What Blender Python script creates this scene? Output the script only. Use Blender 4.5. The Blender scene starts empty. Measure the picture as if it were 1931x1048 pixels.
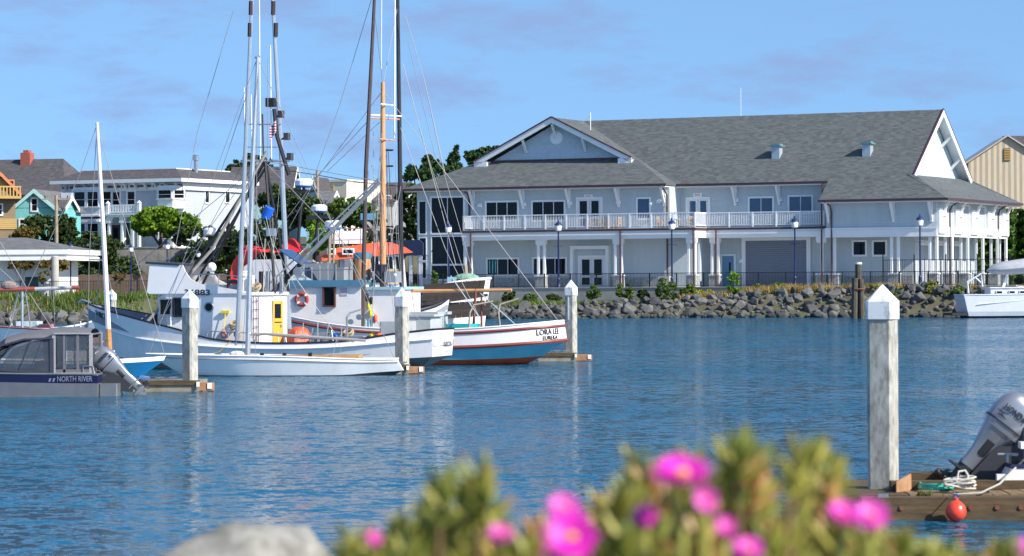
import bpy, math, random
from mathutils import Vector, Matrix, Quaternion
random.seed(7)
R = math.radians
SC = bpy.context.scene
# ---------------------------------------------------------------- camera
FPX, HV, U0, EYE, ROLL = 5600., 535., 965.5, 2.83, .0055      # focal length and horizon in photo pixels, eye height
cam = bpy.data.cameras.new('camera'); cam.sensor_width = 36; cam.lens = FPX/1931*36
cam.shift_y = 11/1931; cam.clip_start = .1; cam.clip_end = 9000
cam.dof.use_dof = True; cam.dof.focus_distance = 140; cam.dof.aperture_fstop = 6.0
co = bpy.data.objects.new('camera', cam); SC.collection.objects.link(co)
co.matrix_world = Matrix.Translation((0, 0, EYE)) @ Matrix.Rotation(R(90), 4, 'X') @ Matrix.Rotation(-ROLL, 4, 'Z')
SC.camera = co
# ---------------------------------------------------------------- sky and sun
SUN_AZ, SUN_EL = R(124.), R(36.)           # azimuth clockwise from +Y
SUNV = Vector((math.sin(SUN_AZ)*math.cos(SUN_EL), math.cos(SUN_AZ)*math.cos(SUN_EL), math.sin(SUN_EL)))
W_ = bpy.data.worlds.new('World'); SC.world = W_; W_.use_nodes = True
nt = W_.node_tree; nt.nodes.clear(); N = nt.nodes.new; L = nt.links.new
out = N('ShaderNodeOutputWorld'); bg = N('ShaderNodeBackground'); L(bg.outputs[0], out.inputs[0])
bg.inputs[1].default_value = .115
sky = N('ShaderNodeTexSky'); sky.sky_type = 'NISHITA'; sky.sun_disc = False
sky.sun_elevation = SUN_EL; sky.sun_rotation = SUN_AZ; sky.air_density = 1.0; sky.dust_density = .4; sky.ozone_density = 2.2
tc = N('ShaderNodeTexCoord'); sep = N('ShaderNodeSeparateXYZ'); L(tc.outputs['Generated'], sep.inputs[0])
ab = N('ShaderNodeMath'); ab.operation = 'ABSOLUTE'; L(sep.outputs[2], ab.inputs[0])
ml = N('ShaderNodeMath'); ml.operation = 'MULTIPLY_ADD'; L(ab.outputs[0], ml.inputs[0]); ml.inputs[1].default_value = .85; ml.inputs[2].default_value = .22
cmb = N('ShaderNodeCombineXYZ'); L(sep.outputs[0], cmb.inputs[0]); L(sep.outputs[1], cmb.inputs[1]); L(ml.outputs[0], cmb.inputs[2])
nz = N('ShaderNodeVectorMath'); nz.operation = 'NORMALIZE'; L(cmb.outputs[0], nz.inputs[0]); L(nz.outputs[0], sky.inputs[0])
mp = N('ShaderNodeMapping'); mp.inputs['Scale'].default_value = (13, 13, 46); mp.inputs['Location'].default_value = (3.1, .4, 1.7)
L(tc.outputs['Generated'], mp.inputs[0])
cn = N('ShaderNodeTexNoise'); cn.inputs['Scale'].default_value = 1.; cn.inputs['Detail'].default_value = 9; cn.inputs['Roughness'].default_value = .62
L(mp.outputs[0], cn.inputs['Vector'])
cr = N('ShaderNodeValToRGB'); cr.color_ramp.elements[0].position = .52; cr.color_ramp.elements[1].position = .66
cr.color_ramp.elements[0].color = (0, 0, 0, 1); cr.color_ramp.elements[1].color = (.72, .72, .72, 1); L(cn.outputs[0], cr.inputs[0])
tint = N('ShaderNodeMix'); tint.data_type = 'RGBA'; tint.blend_type = 'MULTIPLY'; tint.inputs[0].default_value = 1
L(sky.outputs[0], tint.inputs[6]); tint.inputs[7].default_value = (.81, .965, 1.04, 1)
SKYTINT = tint.inputs[7]
cm = N('ShaderNodeMix'); cm.data_type = 'RGBA'; L(cr.outputs[0], cm.inputs[0]); L(tint.outputs[2], cm.inputs[6]); cm.inputs[7].default_value = (1.5, 2.1, 3.65, 1)
CLOUDCOL = cm.inputs[7]
L(cm.outputs[2], bg.inputs[0])
sl = bpy.data.lights.new('sun', 'SUN'); sl.energy = 4.2; sl.angle = R(.53); sl.color = (1, .93, .82)
so = bpy.data.objects.new('sun', sl); SC.collection.objects.link(so); so.rotation_euler = SUNV.to_track_quat('Z', 'Y').to_euler(); so.location = (60, -40, 80)
SC.view_settings.view_transform = 'Standard'; SC.view_settings.look = 'None'; SC.view_settings.exposure = .8; SC.view_settings.gamma = 1
SC.render.engine = 'CYCLES'
# ---------------------------------------------------------------- helpers
def ray(u, v):
    du = u-U0; dv = v-HV
    return ((du-ROLL*dv)/FPX, 1., -(dv+ROLL*du)/FPX)
def P(u, v, Y):                                 # point seen at photo pixel (u,v), Y metres away
    d = ray(u, v); return Vector((d[0]*Y, Y, EYE+d[2]*Y))
class Frame:                                    # upright frame: origin, heading
    def __init__(s, o, a): s.o = Vector(o); s.a = a; s.c = math.cos(a); s.s = math.sin(a)
    def loc(s, p):
        x = p[0]-s.o[0]; y = p[1]-s.o[1]; return Vector((x*s.c+y*s.s, -x*s.s+y*s.c, p[2]-s.o[2]))
    def px(s, u, v, t):                         # (x,z) where that pixel's ray meets the local plane y = t
        d = ray(u, v); Y = (t-s.o[0]*s.s+s.o[1]*s.c)/(-d[0]*s.s+s.c)
        q = s.loc((d[0]*Y, Y, EYE+d[2]*Y)); return q.x, q.z
    def p3(s, u, v, t):
        x, z = s.px(u, v, t); return Vector((x, t, z))
COL = SC.collection
def tag(o, label=None, cat=None, group=None, kind=None):
    if label: o['label'] = label
    if cat: o['category'] = cat
    if group: o['group'] = group
    if kind: o['kind'] = kind
    return o
def thing(name, label, cat, loc=(0, 0, 0), rz=0., group=None):
    o = bpy.data.objects.new(name, None); COL.objects.link(o); o.location = loc; o.rotation_euler = (0, 0, rz); o.empty_display_size = .2
    return tag(o, label, cat, group)
def link(name, me, parent=None, loc=None, rot=None, scale=None):
    o = bpy.data.objects.new(name, me); COL.objects.link(o); o.parent = parent
    if loc is not None: o.location = loc
    if rot is not None: o.rotation_euler = rot
    if scale is not None: o.scale = scale
    return o
def copy_tree(o, parent=None):
    c = o.copy(); COL.objects.link(c); c.parent = parent
    for ch in list(o.children): copy_tree(ch, c)
    return c
class MB:
    def __init__(s): s.v = []; s.f = []
    def add(s, vs, fs):
        n = len(s.v); s.v += [tuple(p) for p in vs]; s.f += [tuple(i+n for i in f) for f in fs]; return s
    def box(s, x0, x1, y0, y1, z0, z1):
        return s.add([(x0,y0,z0),(x1,y0,z0),(x1,y1,z0),(x0,y1,z0),(x0,y0,z1),(x1,y0,z1),(x1,y1,z1),(x0,y1,z1)],
                     [(0,3,2,1),(4,5,6,7),(0,1,5,4),(1,2,6,5),(2,3,7,6),(3,0,4,7)])
    def bbox(s, x0, x1, y0, y1, z0, z1, b=.02):      # box with chamfered vertical edges
        p = [(x0+b,y0),(x1-b,y0),(x1,y0+b),(x1,y1-b),(x1-b,y1),(x0+b,y1),(x0,y1-b),(x0,y0+b)]
        return s.prism([(a, c, z0) for a, c in p], (0, 0, z1-z0))
    def prism(s, pts, ext):                          # polygon extruded by a vector
        n = len(pts); e = Vector(ext); q = [Vector(p) for p in pts]
        return s.add(q+[p+e for p in q], [tuple(range(n-1,-1,-1)), tuple(range(n, 2*n))]+[(i,(i+1)%n,n+(i+1)%n,n+i) for i in range(n)])
    def quad(s, *p): return s.add(p, [tuple(range(len(p)))])
    def bar(s, a, b, w, h=None):                     # rectangular bar from a to b
        a = Vector(a); b = Vector(b); d = (b-a).normalized(); h = h or w
        up = Vector((0,0,1)) if abs(d.z) < .95 else Vector((0,1,0))
        x = d.cross(up).normalized()*w/2; y = x.cross(d).normalized()*h/2
        return s.prism([a-x-y, a+x-y, a+x+y, a-x+y], b-a)
    def tube(s, pts, r, n=6, r1=None, cap=True):
        pts = [Vector(p) for p in pts]; m = len(pts); rings = []; ref = None
        for i, p in enumerate(pts):
            d = (pts[min(i+1,m-1)]-pts[max(i-1,0)]).normalized()
            if ref is None: ref = Vector((0,0,1)) if abs(d.z) < .9 else Vector((1,0,0))
            x = d.cross(ref)
            if x.length < 1e-4: x = d.cross(Vector((0,1,0)))
            x.normalize(); y = x.cross(d).normalized(); ref = y if m > 2 else ref
            rr = r if r1 is None else r+(r1-r)*i/(m-1)
            if isinstance(r, (list, tuple)): rr = r[i]
            rings.append([p+x*rr*math.cos(6.2832*k/n)+y*rr*math.sin(6.2832*k/n) for k in range(n)])
        return s.loft(rings, True, cap)
    def loft(s, rings, closed=True, cap=True):
        n = len(rings[0]); m = len(rings); fs = []
        for i in range(m-1):
            for k in range(n if closed else n-1):
                fs.append((i*n+k, i*n+(k+1)%n, (i+1)*n+(k+1)%n, (i+1)*n+k))
        if cap and closed: fs += [tuple(range(n-1,-1,-1)), tuple(range((m-1)*n, m*n))]
        return s.add([p for r in rings for p in r], fs)
    def lathe(s, prof, c=(0,0,0), n=12, axis=None):
        q = Vector((0,0,1)).rotation_difference(Vector(axis)) if axis is not None else Quaternion()
        c = Vector(c)
        return s.loft([[c+q@Vector((r*math.cos(6.2832*k/n), r*math.sin(6.2832*k/n), z)) for k in range(n)] for r, z in prof], True, True)
    def ball(s, c, r, n=10, m=7, sc=(1,1,1)):
        c = Vector(c)
        return s.loft([[c+Vector((sc[0]*r*math.sin(3.1416*j/m)*math.cos(6.2832*k/n), sc[1]*r*math.sin(3.1416*j/m)*math.sin(6.2832*k/n), -sc[2]*r*math.cos(3.1416*j/m))) for k in range(n)] for j in range(m+1)], True, False)
    def torus(s, c, R_, r, axis, n=20, m=8):
        q = Vector((0,0,1)).rotation_difference(Vector(axis)); c = Vector(c); rings = []
        for i in range(n+1):
            a = 6.2832*i/n
            rings.append([c+q@Vector(((R_+r*math.cos(b))*math.cos(a), (R_+r*math.cos(b))*math.sin(a), r*math.sin(b))) for b in [6.2832*k/m for k in range(m)]])
        return s.loft(rings, True, False)
    def mesh(s, name, mat, smooth=False):
        me = bpy.data.meshes.new(name); me.from_pydata(s.v, [], s.f); me.materials.append(mat)
        if smooth:
            me.polygons.foreach_set('use_smooth', [True]*len(me.polygons)); me.set_sharp_from_angle(angle=R(smooth if smooth is not True else 40))
        me.update(); return me
    def ob(s, name, mat, parent=None, smooth=False, **k): return link(name, s.mesh(name, mat, smooth), parent, **k)
# ---------------------------------------------------------------- materials
MATS = {}
def M(name, col=None, rough=.6, var=.1, vs=3., bump=0., bs=25., metal=0., spec=.5, dirt=0., dcol=(.12,.1,.07), ds=1.2, stretch=(1,1,1), wave=None, coat=0., alpha=1., trans=0.):
    """noise-varied paint: var/vs colour mottling, dirt blotches, fine bump, wave=(axis, spacing, depth) for laps or corrugation"""
    if name in MATS: return MATS[name]
    m = bpy.data.materials.new(name); m.use_nodes = True; t = m.node_tree; b = t.nodes['Principled BSDF']; N = t.nodes.new; L = t.links.new
    MATS[name] = m
    b.inputs['Roughness'].default_value = rough; b.inputs['Metallic'].default_value = metal; b.inputs['Specular IOR Level'].default_value = spec
    b.inputs['Coat Weight'].default_value = coat; b.inputs['Transmission Weight'].default_value = trans; b.inputs['Alpha'].default_value = alpha
    tc = N('ShaderNodeTexCoord'); mp = N('ShaderNodeMapping'); mp.inputs['Scale'].default_value = stretch; L(tc.outputs['Object'], mp.inputs[0])
    n1 = N('ShaderNodeTexNoise'); n1.inputs['Scale'].default_value = vs; n1.inputs['Detail'].default_value = 5; n1.inputs['Roughness'].default_value = .6; L(mp.outputs[0], n1.inputs['Vector'])
    mr = N('ShaderNodeMapRange'); mr.inputs[1].default_value = .3; mr.inputs[2].default_value = .7; mr.inputs[3].default_value = 1-var; mr.inputs[4].default_value = 1+var; L(n1.outputs[0], mr.inputs[0])
    mx = N('ShaderNodeVectorMath'); mx.operation = 'SCALE'; mx.inputs[0].default_value = col; L(mr.outputs[0], mx.inputs[3]); c = mx.outputs[0]
    if dirt:
        n2 = N('ShaderNodeTexNoise'); n2.inputs['Scale'].default_value = ds; n2.inputs['Detail'].default_value = 7; n2.inputs['Roughness'].default_value = .68; L(mp.outputs[0], n2.inputs['Vector'])
        r2 = N('ShaderNodeMapRange'); r2.inputs[1].default_value = .5; r2.inputs[2].default_value = .75; r2.inputs[4].default_value = dirt; L(n2.outputs[0], r2.inputs[0])
        m2 = N('ShaderNodeMix'); m2.data_type = 'RGBA'; L(r2.outputs[0], m2.inputs[0]); L(c, m2.inputs[6]); m2.inputs[7].default_value = (*dcol, 1); c = m2.outputs[2]
    L(c, b.inputs['Base Color'])
    hs = None
    if bump:
        n3 = N('ShaderNodeTexNoise'); n3.inputs['Scale'].default_value = bs; n3.inputs['Detail'].default_value = 4; L(mp.outputs[0], n3.inputs['Vector'])
        bp = N('ShaderNodeBump'); bp.inputs['Strength'].default_value = min(1, bump*10); bp.inputs['Distance'].default_value = bump; L(n3.outputs[0], bp.inputs['Height']); hs = bp
    if wave:
        ax, spc, dep = wave
        sp = N('ShaderNodeSeparateXYZ'); L(tc.outputs['Object'], sp.inputs[0])
        dv = N('ShaderNodeMath'); dv.operation = 'DIVIDE'; L(sp.outputs[ax], dv.inputs[0]); dv.inputs[1].default_value = spc
        fr = N('ShaderNodeMath'); fr.operation = 'FRACT'; L(dv.outputs[0], fr.inputs[0]); h = fr.outputs[0]
        if ax == 2:
            sb = N('ShaderNodeMath'); sb.operation = 'SUBTRACT'; sb.inputs[0].default_value = 1; L(h, sb.inputs[1]); h = sb.outputs[0]
        else:
            pp = N('ShaderNodeMath'); pp.operation = 'PINGPONG'; L(dv.outputs[0], pp.inputs[0]); pp.inputs[1].default_value = 1; h = pp.outputs[0]
        b2 = N('ShaderNodeBump'); b2.inputs['Strength'].default_value = 1; b2.inputs['Distance'].default_value = dep; L(h, b2.inputs['Height'])
        if hs: L(hs.outputs[0], b2.inputs['Normal'])
        hs = b2
    if hs: L(hs.outputs[0], b.inputs['Normal'])
    return m
def leafmat(name, c1, c2, vs=.6, rough=.55, trans=.25):
    if name in MATS: return MATS[name]
    m = bpy.data.materials.new(name); m.use_nodes = True; t = m.node_tree; b = t.nodes['Principled BSDF']; N = t.nodes.new; L = t.links.new; MATS[name] = m
    g = N('ShaderNodeNewGeometry'); n = N('ShaderNodeTexNoise'); n.inputs['Scale'].default_value = vs; n.inputs['Detail'].default_value = 3; tc = N('ShaderNodeTexCoord'); L(tc.outputs['Object'], n.inputs['Vector'])
    ad = N('ShaderNodeMath'); ad.operation = 'MULTIPLY_ADD'; L(g.outputs['Random Per Island'], ad.inputs[0]); ad.inputs[1].default_value = .55; L(n.outputs[0], ad.inputs[2])
    mr = N('ShaderNodeMapRange'); mr.inputs[1].default_value = .35; mr.inputs[2].default_value = 1.1; L(ad.outputs[0], mr.inputs[0])
    mx = N('ShaderNodeMix'); mx.data_type = 'RGBA'; L(mr.outputs[0], mx.inputs[0]); mx.inputs[6].default_value = (*c1, 1); mx.inputs[7].default_value = (*c2, 1)
    L(mx.outputs[2], b.inputs['Base Color']); b.inputs['Roughness'].default_value = rough; b.inputs['Specular IOR Level'].default_value = .3
    if trans:
        tr = N('ShaderNodeBsdfTranslucent'); L(mx.outputs[2], tr.inputs[0]); ms = N('ShaderNodeMixShader'); ms.inputs[0].default_value = trans
        L(b.outputs[0], ms.inputs[1]); L(tr.outputs[0], ms.inputs[2]); L(ms.outputs[0], t.nodes['Material Output'].inputs[0])
    return m
WHITE = M('white_paint', (.8,.8,.79), .5, .04, 2, dirt=.15, dcol=(.5,.5,.48), ds=.8)
BLACK = M('black_metal', (.012,.012,.014), .45, .1, 5)
GLASS = M('dark_glass', (.004,.007,.01), .05, .3, .4, spec=.25)
STEEL = M('galvanised_steel', (.42,.43,.44), .35, .15, 6, metal=.8, dirt=.3, dcol=(.25,.24,.22))
ROPE = M('grey_rope', (.4,.38,.33), .9, .15, 30)
WIRE = M('rigging_wire', (.22,.22,.23), .5, .1, 5)
def text(s, mat, parent, o, xdir, zdir, h, w=None, name='lettering', depth=.004, bold=0.):
    """flat lettering centred at o, running along xdir, upright along zdir, h metres tall and w wide"""
    c = bpy.data.curves.new('lettering', 'FONT'); c.body = s; c.align_x = 'CENTER'; c.align_y = 'CENTER'; c.extrude = .01; c.offset = bold; c.resolution_u = 3
    t = bpy.data.objects.new('tmp', c); COL.objects.link(t); bpy.context.view_layer.update()
    me = bpy.data.meshes.new_from_object(t.evaluated_get(bpy.context.evaluated_depsgraph_get())); bpy.data.objects.remove(t)
    me.materials.clear(); me.materials.append(mat)
    xs = [v.co.x for v in me.vertices]; ys = [v.co.y for v in me.vertices]; X0, X1, Y0, Y1 = min(xs), max(xs), min(ys), max(ys)
    x = Vector(xdir).normalized(); z = Vector(zdir).normalized(); y = x.cross(z)   # y: away from the viewer side is -y
    ky = h/(Y1-Y0); kx = (w/(X1-X0)) if w else ky; o = Vector(o)
    for v in me.vertices:
        v.co = o+x*(v.co.x-(X0+X1)/2)*kx+z*(v.co.y-(Y0+Y1)/2)*ky+y*(depth if v.co.z > 0 else 0)
    me.update(); return link(name, me, parent)
# ================================================================ setting
def wl(x):                                   # far shoreline y at x
    pts = [(-400,205),(-60,214),(-37,221),(-20,231),(-6,240),(14,241),(36,235),(60,226),(400,150)]
    for (a, ya), (b, yb) in zip(pts, pts[1:]):
        if x <= b: return ya+(yb-ya)*max(0, (x-a)/(b-a))
    return 150
def sm(a, b, x): t = min(1, max(0, (x-a)/(b-a))); return t*t*(3-2*t)
HO = Vector((36.2, 247, 2.4)); HF = Frame(HO, R(-26))       # hall frame: x along its front, y to the back
def gz(x, y):                                # far ground height
    d = y-wl(x); base = 2.0+.4*sm(-16, -7, x)
    l = HF.loc((x, y, 0))
    tf = l.y+6.7                              # past the hall's fence line the ground is level
    if d < 0: return -1.6*min(1, -d/5)
    top = base
    w = 12. if x < -8 else max(5., min(16., d-tf))
    z = top*(.72*sm(0, 1, min(1, d/(w*.55)))+.28*sm(0, 1, min(1, d/w)))
    if -8 < x < 46:
        if tf > 1.6: z = base
        else: z = min(z, 1.15+1.05*sm(11, 24, x))
    hl = sm(-4, -12, x)*(sm(289, 297, y)*4.6+sm(315, 420, y)*3)
    hm = sm(-14, -6, x)*sm(42, 30, x)*sm(290, 345, y)*6
    hr = sm(38, 46, x)*sm(285, 320, y)*7.5
    return z+max(hl, hm, hr)
def water_mat():
    """ripples as summed noise slopes, three sizes, calmer and rougher wind patches"""
    m = bpy.data.materials.new('harbour_water'); m.use_nodes = True; t = m.node_tree; b = t.nodes['Principled BSDF']; N = t.nodes.new; L = t.links.new
    tc = N('ShaderNodeTexCoord')
    def noise(sc, rot, det):
        mp = N('ShaderNodeMapping'); mp.inputs['Scale'].default_value = sc; mp.inputs['Rotation'].default_value = (0,0,rot); L(tc.outputs['Object'], mp.inputs[0])
        n = N('ShaderNodeTexNoise'); n.inputs['Scale'].default_value = 1; n.inputs['Detail'].default_value = det; n.inputs['Roughness'].default_value = .6; L(mp.outputs[0], n.inputs['Vector']); return n
    pt = noise((.03,.06,1), .25, 4); pr = N('ShaderNodeMapRange'); pr.inputs[1].default_value = .38; pr.inputs[2].default_value = .62; pr.inputs[3].default_value = .5; pr.inputs[4].default_value = 1.3; L(pt.outputs[0], pr.inputs[0])
    tot = None
    for sc, rot, det, amp in (((.6,.9,1), .3, 2, .3), ((2.6,2.8,1), -.3, 3, 1.15), ((9,9,1), .6, 2, .8)):
        n = noise(sc, rot, det); sb = N('ShaderNodeVectorMath'); sb.operation = 'SUBTRACT'; L(n.outputs['Color'], sb.inputs[0]); sb.inputs[1].default_value = (.5,.5,.5)
        ml = N('ShaderNodeVectorMath'); ml.operation = 'MULTIPLY'; L(sb.outputs[0], ml.inputs[0]); ml.inputs[1].default_value = (amp*.8,amp*1.25,0)
        if tot is None: tot = ml
        else: ad = N('ShaderNodeVectorMath'); L(tot.outputs[0], ad.inputs[0]); L(ml.outputs[0], ad.inputs[1]); tot = ad
    sc_ = N('ShaderNodeVectorMath'); sc_.operation = 'SCALE'; L(tot.outputs[0], sc_.inputs[0]); L(pr.outputs[0], sc_.inputs[3])
    up = N('ShaderNodeVectorMath'); L(sc_.outputs[0], up.inputs[0]); up.inputs[1].default_value = (0,0,1); nz = N('ShaderNodeVectorMath'); nz.operation = 'NORMALIZE'; L(up.outputs[0], nz.inputs[0]); fr = N('ShaderNodeFresnel'); fr.inputs[0].default_value = 1.33; L(nz.outputs[0], fr.inputs[1])
    cap = N('ShaderNodeMath'); cap.operation = 'MINIMUM'; L(fr.outputs[0], cap.inputs[0]); cap.inputs[1].default_value = .78          # wave faces shadow each other, so reflection stays partial
    df = N('ShaderNodeBsdfDiffuse'); df.inputs[0].default_value = (.006,.1,.185,1); gl = N('ShaderNodeBsdfGlossy'); gl.inputs['Roughness'].default_value = .07; L(nz.outputs[0], gl.inputs['Normal']); L(nz.outputs[0], df.inputs['Normal'])
    mx = N('ShaderNodeMixShader'); L(cap.outputs[0], mx.inputs[0]); L(df.outputs[0], mx.inputs[1]); L(gl.outputs[0], mx.inputs[2]); L(mx.outputs[0], t.nodes['Material Output'].inputs[0])
    return m
w = MB(); w.quad((-1500,2,0),(1500,2,0),(1500,420,0),(-1500,420,0)); tag(w.ob('water', water_mat()), kind='structure')
# far ground: one sheet to the horizon
xs = [-4000,-1500,-600,-300,-150]+[-90+2*i for i in range(91)]+[110,150,300,600,1500,4000]
g = MB(); rows = []
for x in xs:
    s0 = wl(x); ys = [s0-6+.9*i for i in range(40)]+[s0+32+3*i for i in range(1, 45)]+[s0+190,s0+260,s0+500,s0+1500,s0+6000]
    rows.append([(x, y, gz(x, y)+(0 if y > s0+60 else random.uniform(-.05, .05))) for y in ys])
g.loft(rows, False, False)
GRND = M('bank_soil', (.085,.08,.045), .95, .35, .25, bump=.06, bs=1.5, dirt=.8, dcol=(.06,.09,.025), ds=.12)
tag(g.ob('far_bank_ground', GRND, smooth=True), kind='structure')
# near bank under the camera
g = MB(); rows = []
for i in range(41):
    x = -20+i; rows.append([(x, y, (2.2-.1*max(0, y-3) if y < 6 else 1.9-(y-6)*.28)+random.uniform(-.03, .03)) for y in [-30,-10,0,2,3,4,5,6,7,8,9,10,12,14,16,20]])
g.loft(rows, False, False); tag(g.ob('near_bank_ground', M('near_soil', (.1,.085,.06), .95, .3, 3, bump=.03, bs=9), smooth=True), kind='structure')
# promenade slab with its concrete edge wall, in the hall frame
CONC = M('concrete', (.4,.39,.36), .85, .14, 1.2, bump=.008, bs=9, dirt=.45, dcol=(.2,.19,.16), ds=.5)
pr = bpy.data.objects.new('promenade', None); COL.objects.link(pr); pr.location = HO; pr.rotation_euler = (0,0,R(-26)); tag(pr, kind='structure')
m = MB()
m.box(-60, 8, -6.9, -5.2, -.25, .06); m.ob('paving_slab', CONC, pr)
for i in range(14):
    x0 = -60+i*4.87; mm = MB(); mm.box(x0+.02, x0+4.85, -7.15, -6.9, -1.3, .0); mm.ob('wall_panel', CONC, pr)
m = MB(); m.box(-60, 8, -7.2, -6.85, .01, .1); m.ob('wall_coping', CONC, pr)
m = MB(); m.box(-60, 8, -5.2, 3, -.2, .03); m.ob('forecourt', M('forecourt_concrete', (.33,.32,.3), .9, .12, .6, bump=.005), pr)
# ================================================================ the hall
hall = thing('community_hall', 'long pale blue-grey two-storey waterfront hall with grey shingle roof and white balcony', 'building', HO, R(-26))
SID = M('pale_siding', (.5,.565,.59), .6, .06, .5, wave=(2,.19,.022), dirt=.22, dcol=(.33,.36,.37), ds=1.1, stretch=(1.6,1.6,.25))
SIDW = M('white_siding', (.74,.76,.78), .6, .04, .5, wave=(2,.19,.02))
TRIM = M('white_trim', (.8,.81,.82), .5, .03, 1)
COPPER = M('brown_gutter', (.075,.03,.03), .4, .15, 4)
SHG = M('gable_shingle_siding', (.47,.56,.62), .7, .09, 5, wave=(2,.16,.03))
def shingles(name, c):
    if name in MATS: return MATS[name]
    m = M(name, c, .9, .22, 1.5, bump=.03, bs=7, stretch=(1.3,3.2,3.2)); t = m.node_tree; b = t.nodes['Principled BSDF']; N = t.nodes.new; L = t.links.new
    src = b.inputs['Base Color'].links[0].from_socket
    tc = N('ShaderNodeTexCoord'); mp = N('ShaderNodeMapping'); mp.inputs['Scale'].default_value = (2.2,4.5,6.5); L(tc.outputs['Object'], mp.inputs[0])
    w = N('ShaderNodeTexWhiteNoise'); sn = N('ShaderNodeVectorMath'); sn.operation = 'FLOOR'; L(mp.outputs[0], sn.inputs[0]); L(sn.outputs[0], w.inputs['Vector'])
    mr = N('ShaderNodeMapRange'); mr.inputs[3].default_value = .78; mr.inputs[4].default_value = 1.22; L(w.outputs[0], mr.inputs[0])
    sc = N('ShaderNodeVectorMath'); sc.operation = 'SCALE'; L(src, sc.inputs[0]); L(mr.outputs[0], sc.inputs[3]); L(sc.outputs[0], b.inputs['Base Color']); return m
ROOF = shingles('grey_shingles', (.087,.099,.101))
STONE = M('stone_facing', (.36,.38,.38), .85, .35, 6, bump=.04, bs=7, dirt=.5, dcol=(.15,.17,.18), ds=4)
def rwin(p, x0, x1, z0, z1, y, n=2, fr=.16, bars=0, glass=GLASS, fm=None, name='window'):
    """window facing -y: casing as the part, each pane a sub-part sunk behind it"""
    fm = fm or TRIM; m = MB(); d = .09
    m.box(x0-fr, x0, y-d, y+.02, z0-fr, z1+fr); m.box(x1, x1+fr, y-d, y+.02, z0-fr, z1+fr)
    m.box(x0, x1, y-d, y+.02, z1, z1+fr); m.box(x0, x1, y-d-.03, y+.02, z0-fr, z0)
    g = .06; wv = (x1-x0-g*(n-1))/n
    for i in range(1, n): xx = x0+i*wv+(i-1)*g; m.box(xx, xx+g, y-d+.03, y+.02, z0, z1)
    for j in range(bars): zz = z0+(j+1)*(z1-z0)/(bars+1); m.box(x0, x1, y-d+.035, y+.02, zz-.025, zz+.025)
    o = m.ob(name, fm, p)
    for i in range(n):
        xx = x0+i*(wv+g); MB().box(xx+.001, xx+wv-.001, y-.035, y+.01, z0+.001, z1-.001).ob('pane', glass, o)
    return o
def hp(u, v, t): return HF.px(u, v, t)
BLUEG = M('sky_reflection_glass', (.02,.06,.13), .04, .2, .3, spec=.8)  # blue of the reflected sky is put into this pane colour
# --- walls (x0,x1,y0,y1,z0,z1)
def wall(x0, x1, y0, y1, z0, z1, mat=SID): return MB().box(x0, x1, y0, y1, z0, z1).ob('wall', mat, hall)
wall(-49.5, -25.0, 0, 20, 0, 8.9)                    # left wing
wall(-25.0, -10.6, 2.5, 20, 0, 8.9)                  # middle
wall(-10.6, -.9, 0, 20, 4.75, 7.7)                    # right block, upper floor
wall(-10.6, -3.6, 2.2, 20, 0, 4.75)                   # right block, ground floor
wall(-24.99, -22.3, 0.01, 2.5, 0, 4.45)           # pale return under the balcony step
# stone plinth
for x0, x1, y in ((-44, -34.4, 0), (-30.6, -25, 0), (-21.9, -21.3, 2.5), (-19.8, -19.0, 2.5), (-13.1, -10.6, 2.5), (-10.5, -3.7, 2.2)):
    MB().box(x0, x1, y-.06, y, 0, .95).ob('plinth', STONE, hall)
# --- roofs
def slab(pts, th=.16): return MB().prism([Vector(p) for p in pts], (0, 0, -th))
EZ, RZ, ZR = 9.05, 15.35, 7.38
pm = (RZ-ZR)/11.
xc, hw = -37.8, 12.9
A, B = xc-hw, xc+hw                     # wing eave ends
pw = (RZ-EZ)/hw; gy, gz1 = 4.1, EZ+pw*5.1   # gable foot
gx = 5.1
rp = MB()
def rq(*p): rp.prism([Vector(q) for q in p], (0,0,-.16))
rq((A,-1,EZ), (B,-1,EZ), (B-gx,gy,gz1), (A+gx,gy,gz1))                                    # front skirt
ymid = (RZ-ZR)/pm-1
rq((A,-1,EZ), (A+gx,gy,gz1), (A+gx,3.3,gz1), (xc,3.3,RZ), (xc,21,RZ), (A,21,EZ))            # left slope
yv = (EZ-ZR)/pm-1
rq((B,-1,EZ), (B,yv,EZ), (xc,10,RZ), (xc,3.3,RZ), (B-gx,3.3,gz1), (B-gx,gy,gz1))             # right slope to the valley
# main roof
gxr = -3.55; sk = .5; zg = 9.45; yg = (zg-ZR)/pm-1
rq((B,yv,EZ), (-10.9,yv,EZ), (-10.9,-1,ZR), (.3,-1,ZR), (gxr+.15,yg,zg), (gxr,yg,zg), (gxr,10,RZ), (xc,10,RZ))
rq((gxr,10,RZ), (gxr,20-yg,zg), (.3,21,ZR), (xc,21,ZR), (xc,10,RZ))
rp.prism([Vector(q) for q in ((.3,-1,ZR), (.3,21,ZR), (gxr-.5,20-yg,zg+.05), (gxr-.5,yg,zg+.05))], (0,0,-.16))
roof = rp.ob('roof', ROOF, hall)
# gable faces
MB().prism([(A+gx+1.2,gy,gz1-.1), (B-gx-1.2,gy,gz1-.1), (xc,gy,RZ-.5)], (0,.2,0)).ob('gable_face', SHG, hall)
MB().box(A+gx+1, B-gx-1, gy-.12, gy, gz1-.16, gz1+.1).ob('gable_sill', COPPER, hall)
MB().prism([(gxr-.85,yg+.4,zg+.05), (gxr-.85,19.6-yg,zg+.05), (gxr-.85,10,RZ-.45)], (-.2,0,0)).ob('gable_face', SHG, hall)
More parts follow.
